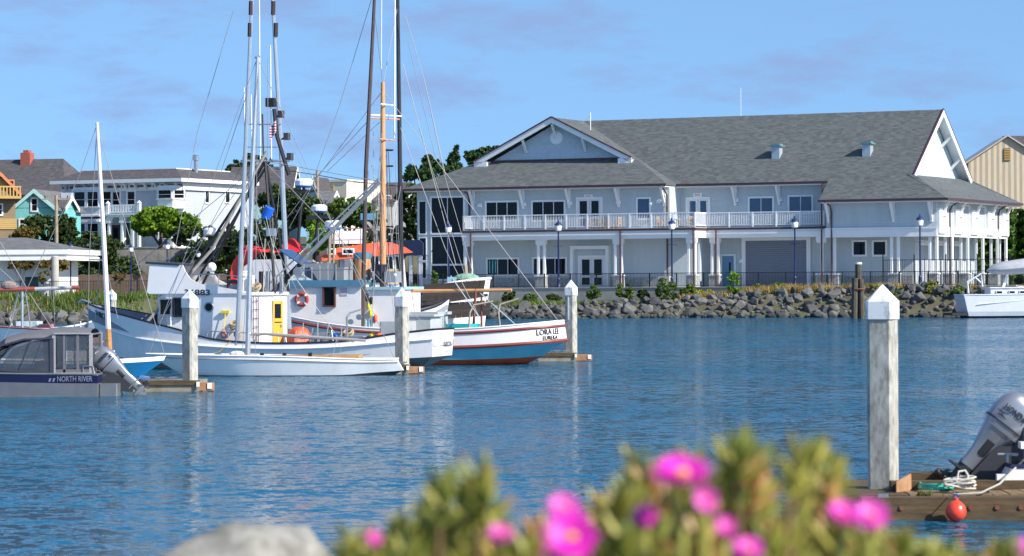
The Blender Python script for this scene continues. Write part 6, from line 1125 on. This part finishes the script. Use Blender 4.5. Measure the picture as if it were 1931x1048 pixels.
mp0 = BF2.p3(207,672,0); MB().tube([mp0, BF2.p3(195,440,0), BF2.p3(183,231,0)], [.085,.075,.05], 8).tube([BF2.p3(180,233,0),BF2.p3(186,231,0)], .03, 4).ob('mast', M('mast_pale', (.72,.66,.66), .35, .06, 3), bo, True)
MB().tube([mp0, BF2.p3(204,620,0)], .09, 8).ob('mast_foot', WOOD, bo); MB().tube([BF2.p3(168,489,.1),BF2.p3(200,490,0)], .025, 5).ob('spreader', SILV, bo); MB().tube([BF2.p3(174,645,0),BF2.p3(205,644,0)], .03, 5).ob('boom_stub', WOOD, bo)
wires(bo, [[BF2.p3(183,235,0),BF2.p3(168,489,.1),BF2.p3(165,670,.5)],[BF2.p3(183,235,0),BF2.p3(150,330,0),BF2.p3(-30,720,0)],[BF2.p3(186,250,0),BF2.p3(310,668,0)],[BF2.p3(192,440,0),BF2.p3(180,600,.3)],[BF2.p3(193,470,0),BF2.p3(222,600,.3)]], .01)
# ---------------------------------------------------------------- boats half hidden behind the canvas cabin
p = P(60, 640, 108); gb = thing('grey_workboat', 'grey-blue workboat with pale cabin top and pink box behind the canopy', 'workboat', (p.x, 108, 0), 0.); GF = Frame((p.x,108,0), 0)
zt_ = GF.px(60,622,-1.3)[1]; GBL = M('workboat_blue', (.16,.24,.34), .5, .08, 2)
hull(gb, [[(2.6,0,zt_+.4),(1.5,.9,zt_+.1),(-.5,1.3,zt_),(-5,1.4,zt_)],[(2.2,0,0),(1.2,.6,0),(-.5,1.1,0),(-5,1.2,0)],[(2,0,-.2),(1.2,.4,-.2),(-.5,.8,-.2),(-5,.8,-.2)]], [GBL, HGREY], ['topsides','bottom'], 16, DECKG, .2, DECKG, CABW)
x0, z0 = GF.px(28,622,-.8); x1 = GF.px(72,622,-.8)[0]; MB().bbox(x0,x1,-.8,.3,zt_-.3,GF.px(40,606,-.8)[1],.05).ob('cabin_top', M('pale_blue_paint', (.5,.6,.66), .5, .06, 2), gb); x0 = GF.px(73,612,-1)[0]; x1 = GF.px(97,612,-1)[0]; MB().bbox(x0,x1,-1,-.4,zt_-.2,GF.px(80,611,-1)[1],.05).ob('cargo_box', M('box_pink', (.55,.2,.22), .6, .06, 3), gb)
MB().tube([GF.p3(28,632,-1),GF.p3(18,600,-1),GF.p3(22,590,-1),GF.p3(52,574,-1)], .05, 6).ob('line_davit', M('davit_tan'), gb); MB().tube([GF.p3(-10,622,-1.3),GF.p3(5,620,-1.3),GF.p3(10,640,-1.3)], .02, 5).ob('hand_rail', STEEL, gb)
p = P(150, 660, 104); wb2 = thing('striped_skiff', 'white skiff with brown striped end beside the covered motorboat', 'skiff', (p.x, 104, 0), R(-14)); sf_ = Frame((p.x,104,0), R(-14)); zt_ = sf_.px(160,622,-.6)[1]; x1 = sf_.px(182,640,-.6)[0]
hull(wb2, [[(x1-.05,.62,zt_),(x1-1.2,.75,zt_),(-2.6,.5,zt_+.1),(-3.4,0,zt_+.2)],[(x1,.6,0),(x1-1.2,.62,0),(-2.4,.35,0),(-3,0,0)],[(x1,.4,-.2),(x1-1.2,.4,-.2),(-2.4,.2,-.2),(-2.8,0,-.2)]], [CABW, HGREY], ['topsides','bottom'], 14, CABW, .3, CABW, RBN, .03)
MB().quad((x1-.05,.62,zt_),(x1,.6,0),(x1,-.6,0),(x1-.05,-.62,zt_)).ob('transom', CABW, wb2)
for k in range(3): MB().box(x1-.3,x1+.02,-.63,.2,zt_*.25+k*zt_*.27,zt_*.25+k*zt_*.27+.1).ob('stripe', M('stripe_tan', (.35,.17,.08), .6, .1, 3), wb2)
MB().tube([sf_.p3(140,620,-.4),sf_.p3(140,608,-.4),sf_.p3(152,606,-.4),sf_.p3(152,622,-.4)], .025, 5).ob('hand_rail', CABW, wb2)
# red-ended spar with furled sail on a trestle
p = P(70, 544, 104); rs = thing('furled_boom', 'rust red spar with furled grey sail bundle stretched above the left bank', 'boom', (p.x, 104, 0)); rf = Frame((p.x,104,0), 0)
MB().tube([rf.p3(-40,547,0),rf.p3(66,545,0)], .085, 8).ob('spar', M('spar_rust', (.28,.07,.045), .6, .15, 4), rs); MB().tube([rf.p3(66,545,0),rf.p3(142,542,0)], [.07,.06], 8).ob('spar_sleeve', M('sail_grey', (.42,.42,.42), .8, .1, 5), rs); MB().tube([rf.p3(136,542,0),rf.p3(149,542,0)], .075, 8).ob('spar_end', M('spar_rust'), rs)
x, z = rf.px(16, 538, 0); MB().ball((x,0,z), .28, 10, 6, (1,.5,.6)).ob('sail_bundle', M('bundle_brown', (.24,.19,.17), .9, .2, 5), rs)
MB().tube([rf.p3(42,545,0),rf.p3(42,650,0)], .05, 6).tube([rf.p3(36,548,0),rf.p3(10,650,.5)], .03, 5).tube([rf.p3(48,548,0),rf.p3(62,650,.5)], .03, 5).ob('spar_mast', SILV, rs)
wires(rs, [[rf.p3(-40,470,0),rf.p3(42,545,0)],[rf.p3(100,545,0),rf.p3(105,640,0)],[rf.p3(0,455,0),rf.p3(60,560,0),rf.p3(105,630,0)]], .012)
# ---------------------------------------------------------------- cruiser on the right
p = P(1870, 599, 230); cz = thing('motor_cruiser', 'pale grey motor cruiser carrying a grey covered dinghy', 'cruiser', (p.x, 230, 0), R(4)); CF = Frame((p.x,230,0), R(4)); c_ = lambda u, v, t=-1.6: CF.px(u, v, t)
CRG = M('cruiser_grey', (.62,.64,.68), .4, .05, 2); xL = c_(1817,560)[0]; zS = c_(1850,556)[1]
hull(cz, [[(14,0,zS+.6),(9,1.8,zS+.25),(3,2,zS+.05),(xL,1.8,zS)],[(13.4,0,.5),(8.5,1.6,.5),(3,1.9,.5),(xL+.3,1.7,.5)],[(13,0,.16),(8.2,1.4,.16),(3,1.75,.16),(xL+.4,1.6,.16)],[(12.8,0,-.3),(8,1,-.3),(3,1.4,-.3),(xL+.5,1.2,-.3)]], [CRG, CRG, M('boot_black', (.02,.02,.025), .6, .1, 3)], ['topsides','lower_topsides','boot_stripe'], 18, CRG, .3, CRG, CRG, .05)
MB().box(c_(1869,550)[0], c_(1990,550)[0], -1.45, 1.45, zS-.2, c_(1890,543)[1]).ob('cabin', CRG, cz); MB().box(c_(1867,543)[0], c_(1990,543)[0], -1.55, 1.55, c_(1890,543)[1], c_(1890,541)[1]).ob('cabin_roof', CRG, cz)
for u0, u1 in ((1880,1890),(1904,1914),(1924,1934)): rwin(cz, c_(u0,548)[0], c_(u1,548)[0], c_(1885,553)[1], c_(1885,549)[1], -1.45, 1, .05, fm=CRG)
MB().box(c_(1852,540)[0], c_(1856,540)[0], -1.7,-1.5, zS-.05, zS+.4).ob('bollard', BLACK, cz); MB().tube([CF.p3(1826,553,-1.4),CF.p3(1824,532,-1.4),CF.p3(1850,516,-1.4),CF.p3(1852,540,-1.4)], .09, 6).tube([CF.p3(1838,522,-1.4),CF.p3(1852,535,-1.4)], .06, 5).ob('davit', CRG, cz)
MB().box(xL-.9, xL+.3, -1.7, 1.7, .2, .4).ob('swim_platform', M('boot_black'), cz); MB().tube([CF.p3(1843,574,-1.86),CF.p3(1931,566,-1.95)], .03, 5).ob('rub_rail', CRG, cz)
xa, za = c_(1862,515,-.5); rows = []
for x, r, dz in ((xa,.05,.0),(xa+.5,.5,.05),(xa+1.3,.72,.1),(xa+3,.82,.25),(xa+4.5,.85,.3),(xa+6,.7,.4)): rows.append([Vector((x, -.2+r*1.25*math.cos(6.283*k/14), za+dz+.2+r*.85*math.sin(6.283*k/14)*(1 if math.sin(6.283*k/14) > 0 else .75))) for k in range(14)])
dg = thing('covered_dinghy', 'inflatable dinghy under a grey cover on the cruiser roof', 'dinghy', (p.x, 230, 0), R(4)); MB().loft(rows, True, True).ob('cover', M('cover_grey', (.36,.37,.4), .7, .1, 2, bump=.05, bs=2.5), dg, True); MB().bar((xa+1.2,-.2,zS+.3),(xa+1.6,-.2,za-.2),.2).bar((xa+3.4,-.2,zS+.3),(xa+3,-.2,za-.1),.2).ob('cradle', CRG, dg)
# ================================================================ docks and piles
PCON = M('pile_concrete', (.38,.37,.33), .9, .42, 5, bump=.012, bs=30, dirt=.95, dcol=(.1,.095,.075), ds=4.5, stretch=(2,2,.7)); CAPW = M('pile_cap_white', (.78,.78,.77), .5, .04, 3, dirt=.95, dcol=(.2,.2,.17), ds=8, stretch=(1,1,.6))
def pile(label, u, Y, w, rz, z0, ztop, cap=.36, ch=.045):
    p = P(u, 600, Y); t = thing('concrete_pile', label, 'pile', (p.x, Y, 0), rz, 'concrete mooring piles')
    h = w/2; MB().bbox(-h,h,-h,h,z0,ztop-cap,ch).ob('shaft', PCON, t)
    g = h+.015; o = [(-g+ch,-g),(g-ch,-g),(g,-g+ch),(g,g-ch),(g-ch,g),(-g+ch,g),(-g,g-ch),(-g,-g+ch)]; zb = ztop-cap; zm = zb+cap*.5
    MB().add([(x,y,zb) for x, y in o]+[(x,y,zm) for x, y in o]+[(0,0,ztop)], [(i,(i+1)%8,8+(i+1)%8,8+i) for i in range(8)]+[(8+i,8+(i+1)%8,16) for i in range(8)]).ob('pile_cap', CAPW, t); return t
zt = lambda u, v, Y: P(u, v, Y).z
NP = pile('tall white-capped concrete pile rising beside the plank dock', 1664, 36.6, .33, R(-21), -1, zt(1664,535,36.6), .62*.7)
pile('white-capped concrete pile on the float before the white wheelhouse', 358, 80.2, .34, R(-33), -1, zt(358,545,80.2), .5)
pile('white-capped concrete pile between the sloop stern and the lettered transom', 758, 94.6, .36, R(-29), -1, zt(758,541,94.6), .62)
fp = pile('white-capped concrete pile beyond the rounded blue-hulled stern', 1077, 109, .36, R(-26), -1, zt(1077,527,109), .58)
MB().box(-.05,.0,-.2,-.185,.9+.6,2.35).ob('wear_strip', CAPW, fp)
pile('distant white-capped concrete pile beside the sailboat mast', 211, 141, .34, R(-33), -1, zt(211,545,141), .5)
TIMB = M('dock_timber', (.085,.055,.027), .9, .45, 6, bump=.02, bs=14, dirt=.75, dcol=(.035,.035,.015), ds=2.5, stretch=(.5,3,3)); DCONC = M('float_concrete', (.24,.22,.17), .9, .2, 3, bump=.015, bs=12, dirt=.7, dcol=(.12,.09,.05), ds=2); RUSTT = M('timber_end', (.34,.17,.08), .85, .25, 4, dirt=.4, dcol=(.5,.45,.38), ds=3); WHITEP = M('white_bumper', (.82,.82,.8), .45, .04, 4)
def flt(label, u0, u1, Y, depth, ztop, endw, rz=0):
    a = P(u0, 700, Y); b = P(u1, 700, Y); t = thing('dock_float', label, 'dock', (a.x, Y, 0), rz); L_ = b.x-a.x
    MB().box(0, L_-endw, 0, depth, -.3, ztop).ob('float_body', DCONC, t); MB().box(-.05, L_-endw+.02, -.06, 0, ztop-.09, ztop+.03).ob('waler', TIMB, t)
    MB().box(L_-endw, L_, .05, .32, .02, ztop-.05).box(L_-endw-.1, L_-.05, .5, .75, .02, ztop-.05).ob('end_timber', RUSTT, t); MB().box(L_-endw-.06, L_-endw+.02, -.1, -.06, ztop-.14, ztop-.01).box(L_-.16, L_-.04, .02, .05, ztop-.2, ztop-.05).ob('bumper_block', WHITEP, t)
    for k in range(3): x = L_*.2+k*L_*.16; MB().tube([(x-.12,.3,ztop+.09),(x+.12,.3,ztop+.09)], .02, 5).tube([(x,.3,ztop),(x,.3,ztop+.09)], .025, 5).ob('cleat', STEEL, t)
    return t
flt('weathered concrete dock float with rusty streaks below the white wheelhouse', 240, 402, 79.4, 2.2, .27, .38); flt('short dock float with rusty brown end by the sloop stern', 716, 800, 93.9, 1.6, .27, .5); flt('low mossy dock float beyond the rounded blue-hulled stern', 1015, 1117, 108.2, 1.8, .28, .58)
p = P(270, 722, 80.3); cb = thing('rope_coil', 'blue rope coil on the concrete float', 'rope', (p.x, 80, .28)); MB().torus((0,0,.04), .16, .04, (0,0,1), 14, 5).torus((.05,0,.1), .13, .035, (.1,0,1), 14, 5).ob('coil', M('rope_blue', (.03,.15,.4), .8, .1, 8), cb)
# timber piles by the far rocks
TP = M('pile_timber', (.07,.06,.045), .9, .3, 3, bump=.03, bs=8)
p = P(1619, 600, 229); ds = thing('timber_dolphin', 'cluster of dark timber mooring piles before the rocks', 'mooring piles', (p.x, 229, 0))
for dx, dy, v, r in ((-.36,0,524,.24), (.3,.1,526,.22), (.1,.5,497,.26)): z = zt(1619, v, 229); MB().tube([(dx,dy,-1.5),(dx*.7,dy,z)], r, 9).ob('timber_pile', TP, ds, True)
MB().torus((0,.2,zt(1619,545,229)), .5, .06, (0,0,1), 14, 5).ob('binding_cable', M('rust_red'), ds)
z = zt(1622, 498, 229); MB().lathe([(.27,0),(.27,.15)], (.07,.5,z), 9).ob('pile_top', CAPW, ds)
# ---------------------------------------------------------------- near dock
k = 35.; nd = thing('plank_dock', 'weathered brown timber dock with heavy edge beam by the tall pile', 'dock', (P(1600,960,35.2).x, 35.2, 0)); nx = lambda u: P(u, 950, 35.2).x-nd.location.x
x1 = nx(2120); MB().box(nx(1625), x1, 0, .28, .0, .27).ob('edge_beam', TIMB, nd)
MB().box(nx(1590), nx(1720), .29, 3.0, .18, .285).ob('pile_platform', TIMB, nd)
pl = MB().box(0,.19,.0,2.6,.24,.29).mesh('plank', M('plank_grey', (.2,.135,.075), .85, .3, 4, bump=.012, bs=16, stretch=(3,.6,1), dirt=.4, dcol=(.12,.1,.06), ds=3))
for i in range(22): link('plank', pl, nd, (nx(1722)+i*.2, .29, random.uniform(-.006,.006)))
MB().box(nx(1700), x1, .95, 1.15, .292, .4).ob('stringer', TIMB, nd); MB().box(nx(1760), x1, 1.9, 2.1, .292, .44).ob('stringer', TIMB, nd); MB().prism([(nx(1703),.6,.29),(nx(1738),.9,.29),(nx(1738),.9,.5),(nx(1703),.6,.42)], (0,.06,0)).ob('kick_board', RUSTT, nd)
MB().box(nx(1573), nx(1594), .3, .5, .16, .25).box(nx(1571), nx(1579), .28, .3, .15, .26).ob('bumper_block', WHITEP, nd); MB().box(nx(1656), nx(1676), .02, .1, .27, .31).ob('cleat', STEEL, nd)
for u in (1700,1830,1880,1925): MB().lathe([(.025,0),(.03,.02)], (nx(u),0,.15), 8, (0,-1,0)).ob('bolt', M('rust_red'), nd)
MB().box(nx(1690),nx(1702),1.3,1.6,.29,.62).ob('pile_guide', BLACK, nd)
# fender ball, ropes, hose
p = P(1803, 965, 35.0); fb = thing('fender_ball', 'round orange-red fender ball hanging on the dock edge', 'fender', (p.x, 35.0, 0)); ORB = M('fender_red', (.8,.06,.025), .35, .05, 4, coat=.4)
MB().loft([[Vector((r*math.cos(6.283*q/16), r*math.sin(6.283*q/16), z)) for q in range(16)] for r, z in ((.01,.0),(.075,.02),(.115,.07),(.125,.12),(.11,.18),(.07,.225),(.03,.25),(.03,.28))], True, True).ob('ball', ORB, fb, True); MB().torus((0,0,.29), .028, .012, (0,1,0), 10, 5).ob('eye', M('eye_blue', (.03,.06,.2), .5, .1, 3), fb); MB().tube([(0,0,.29),(0,.15,.33)], .008, 4).ob('lanyard', ROPE, fb)
p = P(1810, 925, 35.6); rc = thing('rope_pile', 'loose heap of pale mooring rope on the dock above the fender ball', 'rope', (p.x, 35.6, .29)); pts = []
for i in range(64): a = i*.42; r = .14+.05*math.sin(i*.9); pts.append((r*math.cos(a)*1.15+.03*math.sin(i*.37), .5*r*math.sin(a), .03+.05*(1+math.sin(i*.31))+.0016*i))
MB().tube(pts, .013, 6).tube([(.02,0,.1),(-.03,0,.19),(-.01,.02,.26),(.07,.02,.27),(.1,0,.21),(.08,-.02,.13)], .014, 6).ob('strand', M('rope_pale', (.55,.52,.45), .85, .15, 40), rc, True)
p0 = P(1830,930,35.5); ml_ = thing('mooring_line', 'grey mooring line running up from the rope heap to the boat', 'rope', p0); MB().tube([Vector(q)-p0 for q in (P(1800,932,35.4),P(1850,929,35.4),P(1885,912,35.6),P(1912,885,36.2),P(1940,858,37))], .013, 6).ob('strand', ROPE, ml_, True)
p = P(1765, 912, 36); hs = thing('garden_hose', 'coiled teal garden hose on the dock planks', 'hose', (p.x, 36, .3)); pts = [(.2*math.cos(a)*(1+.06*math.sin(2.3*a)), .3*math.sin(a), .02+.004*a) for a in [i*.3 for i in range(64)]]
MB().tube(pts+[(.3,.05,.1),(.4,.1,.14)], .013, 6).ob('coil', M('hose_teal', (.02,.5,.36), .4, .05, 6), hs, True)
p = P(1745, 934, 35.45); wt = []
for i in range(60): wt.append((random.uniform(-.08,.08), random.uniform(-.02,.05), .28))
gm = blades('dock_weed', 'small green grass tuft growing on the dock edge', [(p.x+a, 35.45+b, c) for a, b, c in wt], G_GRN, .03, .08, .006); gm['kind'] = 'stuff'
# moored boat at the right edge with tilted motor
p = P(1905, 890, 37.2); rbk = thing('white_runabout', 'stern of a white runabout with dark trim behind the plank dock', 'motorboat', (p.x, 37.2, 0), 0.); rf2 = Frame((p.x,37.2,0), 0); q_ = lambda u, v: rf2.px(u, v, -.8)
xs0, zs0 = q_(1884,872); hull(rbk, [[(5,0,.85),(3.6,.7,.75),(1.5,.9,.62),(xs0+.15,.9,.56)],[(4.9,0,.75),(3.5,.68,.65),(1.5,.89,.52),(xs0+.1,.89,.47)],[(4.3,0,.0),(3.2,.5,.0),(1.5,.75,.0),(xs0-.02,.75,.02)],[(4.1,0,-.2),(3,.3,-.2),(1.5,.5,-.2),(xs0,.5,-.2)]], [CABW, M('runabout_white', (.74,.75,.78), .35, .04, 3), HGREY], ['gunwale','hull_side','bottom'], 16, CABW, .12, CABW, M('trim_navy', (.015,.02,.06), .4, .05, 3), .03)
MB().box(xs0-.05,xs0+.5,-.95,-.85,.4,.47).ob('rub_strip', CABW, rbk); MB().tube([(xs0+.12,-.7,.6),(xs0+.12,-.7,.7)], .02, 5).tube([(xs0+.0,-.7,.7),(xs0+.25,-.7,.7)], .018, 5).ob('cleat', STEEL, rbk); mo = MB().bbox(xs0+.2,xs0+1.6,-.5,.5,.6,1.02,.15).ob('motor_well_cover', M('cover_navy', (.02,.025,.05), .4, .08, 3), rbk); MB().box(xs0+.25,xs0+1.6,-.92,-.7,.78,.86).ob('side_pad', CABW, rbk)
outboard('outboard_motor', 'large silver outboard motor tilted up over the plank dock', P(1872, 852, 36.9), R(180), R(38), .84, -1, True)
# blue tarp corner
p = P(1952, 1050, 31); bt = thing('blue_dinghy', 'dark blue rounded dinghy bow at the dock corner', 'dinghy', (p.x, 31, 0)); MB().loft([[Vector((x, r*math.cos(6.283*j/14), .05+r*.75*math.sin(6.283*j/14))) for j in range(14)] for x, r in ((-.42,.02),(-.35,.12),(-.2,.2),(.1,.27),(.6,.33),(1.4,.36),(2,.36))], True, True).ob('hull', M('dinghy_blue', (.03,.07,.2), .35, .06, 3, coat=.4), bt, True)
# ================================================================ foreground: boulder and ice plants
bm = bmesh.new(); bmesh.ops.create_icosphere(bm, subdivisions=4, radius=1)
from mathutils import noise as mn
for v in bm.verts: n_ = v.co.normalized(); v.co = Vector((n_.x*.25, n_.y*.18, n_.z*.17))*(1+.22*mn.noise(n_*1.7)+.08*mn.noise(n_*5)+.03*mn.noise(n_*13))
me = bpy.data.meshes.new('foreground_rock'); bm.to_mesh(me); bm.free(); me.materials.append(M('lichen_rock', (.24,.235,.21), .9, .5, 14, bump=.014, bs=45, dirt=.85, dcol=(.09,.085,.06), ds=11)); me.polygons.foreach_set('use_smooth', [True]*len(me.polygons))
pr_ = P(462, 1092, 6.6); fo = link('foreground_rock', me, None, pr_+Vector((0,0,-.05)), (0,0,.4)); tag(fo, 'pale grey boulder with lichen on the near bank', 'rock')
ICE = leafmat('ice_plant_leaf', (.09,.16,.02), (.48,.43,.1), 14, .4, .2); ICE2 = leafmat('ice_plant_red_leaf', (.32,.17,.05), (.6,.36,.13), 9, .4, .15); PINK = M('petal_magenta', (.7,.02,.45), .5, .18, 30); PINK2 = M('petal_pink', (.72,.06,.48), .5, .15, 30); YELC = M('flower_centre', (.75,.4,.05), .7, .2, 40)
def fleaf(m, base, d, ln, r):
    """fleshy three-sided finger leaf, curved up"""
    d = d.normalized(); u = Vector((0,0,1)); s = d.cross(u); s = s.normalized() if s.length > .01 else Vector((1,0,0)); n = s.cross(d)
    rings = []
    for t, k, b in ((0,.7,0),(.35,1,.02),(.75,.8,.1),(1,.05,.2)):
        c = base+d*ln*t+u*ln*b; rings.append([c+s*r*k, c-s*r*k*.0+n*r*k*.9, c-s*r*k, c-n*r*k*.6])
    m.loft(rings, True, True)
def ice_shoot(m, base, h, n, r):
    ax = Vector((random.uniform(-.3,.3), random.uniform(-.3,.3), 1)).normalized()
    for i in range(n):
        a = i*2.4+random.uniform(-.3,.3); t = i/n; d = Vector((math.cos(a), math.sin(a), .5+1.2*t)); fleaf(m, base+ax*h*t, d, random.uniform(.03,.045)*(1.15-.4*t), r)
def ice_plant(label, spots, Y0, dens):
    """spots: (u, v of the tip, v of the base, spread in px)"""
    c = P(spots[0][0], 1048, Y0); t = thing('ice_plant', label, 'plant', (c.x, Y0, 2.1)); o = Vector(t.location); ml = MB(); mr = MB(); st = MB()
    for u, v, sp, n in spots:
        for _ in range(int(n*dens)):
            uu = u+random.gauss(0, sp*.5); vv = v+abs(random.gauss(0, 28)); Y = Y0+random.uniform(-.35,.35); tip = P(uu, vv, Y)-o; h = random.uniform(.03,.06)
            b = tip-Vector((0,0,h)); ice_shoot(mr if random.random() < .13 else ml, b, h, random.randint(8,12), random.uniform(.0045,.0065)); st.tube([(b.x*.95,b.y,max(-.05,b.z-.3)), b], .004, 4)
    tag(ml.ob('leaves', ICE, t, 60), kind='stuff'); tag(mr.ob('reddish_leaves', ICE2, t, 60), kind='stuff'); tag(st.ob('stems', M('stem_brown', (.16,.1,.04), .8, .2, 20), t), kind='stuff'); return t
def flower(par, u, v, Y, r, tilt, mat=None, az=None):
    f = P(u, v, Y)-Vector(par.location); ax = Vector((math.sin(tilt)*math.cos(az or -1.57), math.sin(tilt)*math.sin(az or -1.57), math.cos(tilt))); q = Vector((0,0,1)).rotation_difference(ax)
    m = MB()
    for i in range(44):
        a = i*6.2832/22+(.14 if i >= 22 else 0); rr = r*random.uniform(.85,1.08)*(1 if i < 22 else .8); z = .0 if i < 22 else .005; c, s = math.cos(a), math.sin(a); w = r*.1
        m.add([f+q@Vector(p) for p in ((c*r*.15-s*w*.4,s*r*.15+c*w*.4,z),(c*rr*.75-s*w,s*rr*.75+c*w,z+r*.2),(c*rr,s*rr,z+r*.27),(c*rr*.75+s*w,s*rr*.75-c*w,z+r*.2),(c*r*.15+s*w*.4,s*r*.15-c*w*.4,z))], [(0,1,2,3,4)])
    o = m.ob('flower', mat or PINK, par); MB().ball(f+q@Vector((0,0,.006)), r*.24, 10, 6, (1,1,.6)).ob('flower_centre', YELC, o)
    MB().tube([f, f+q@Vector((0,0,-.03)), f+Vector((0,0,-.12))], .006, 5).ob('flower_stalk', MATS['ice_plant_leaf'], o)
ia = ice_plant('ice plant clump with two upright leafy tips and a pink bud', [(830,905,12,3),(905,892,11,4),(870,945,30,5),(810,960,28,4),(760,965,8,1),(930,970,24,4),(690,1010,36,4),(780,1000,60,11),(880,1000,60,12),(970,1000,35,6),(650,1015,20,2),(740,1030,80,12),(860,1030,80,12)], 3.7, 1.)
ibp = ice_plant('ice plant clump carrying the large double magenta flower', [(1000,1000,40,6),(1080,1010,50,9),(1150,990,45,9),(1130,955,20,3),(1175,940,30,6),(1200,910,25,4),(1130,1035,80,12)], 3.7, 1.)
ic = ice_plant('tallest ice plant clump with orange-tinged tips against the water', [(1222,868,9,3),(1292,858,9,3),(1395,835,8,4),(1420,870,12,4),(1375,890,16,4),(1495,838,7,3),(1530,840,8,3),(1562,858,12,4),(1545,890,18,5),(1250,940,40,8),(1340,960,50,9),(1420,940,30,7),(1545,960,30,7),(1300,1010,80,14),(1430,1000,70,14),(1550,1005,55,11),(1620,1015,50,6),(1340,915,20,3),(1490,1005,50,8)], 3.7, 1.)
id_ = ice_plant('low ice plant clump below the plank dock with pale pink blooms', [(1640,1015,40,7),(1700,1025,50,8),(1780,1030,60,10),(1860,1036,60,9),(1920,1038,40,7)], 3.8, 1.)
flower(ia, 945, 1014, 3.2, .018, .5, PINK2); flower(ia, 706, 1018, 3.25, .010, .9, PINK)
flower(ibp, 1075, 1016, 3.1, .033, 1.1, PINK); flower(ibp, 1063, 962, 3.15, .02, .9, PINK2)
flower(ic, 1285, 900, 3.15, .035, .42, PINK); flower(ic, 1330, 945, 3.15, .016, 1.2, PINK2); flower(ic, 1215, 975, 3.2, .015, 1.0, PINK); flower(ic, 1368, 995, 3.2, .013, 1.0, PINK2); flower(ic, 1410, 1042, 3.15, .02, .6, PINK2)
flower(id_, 1588, 972, 3.2, .019, .7, PINK); flower(id_, 1640, 976, 3.2, .022, .8, PINK2); flower(id_, 1945, 1040, 3.2, .018, .6, PINK2)
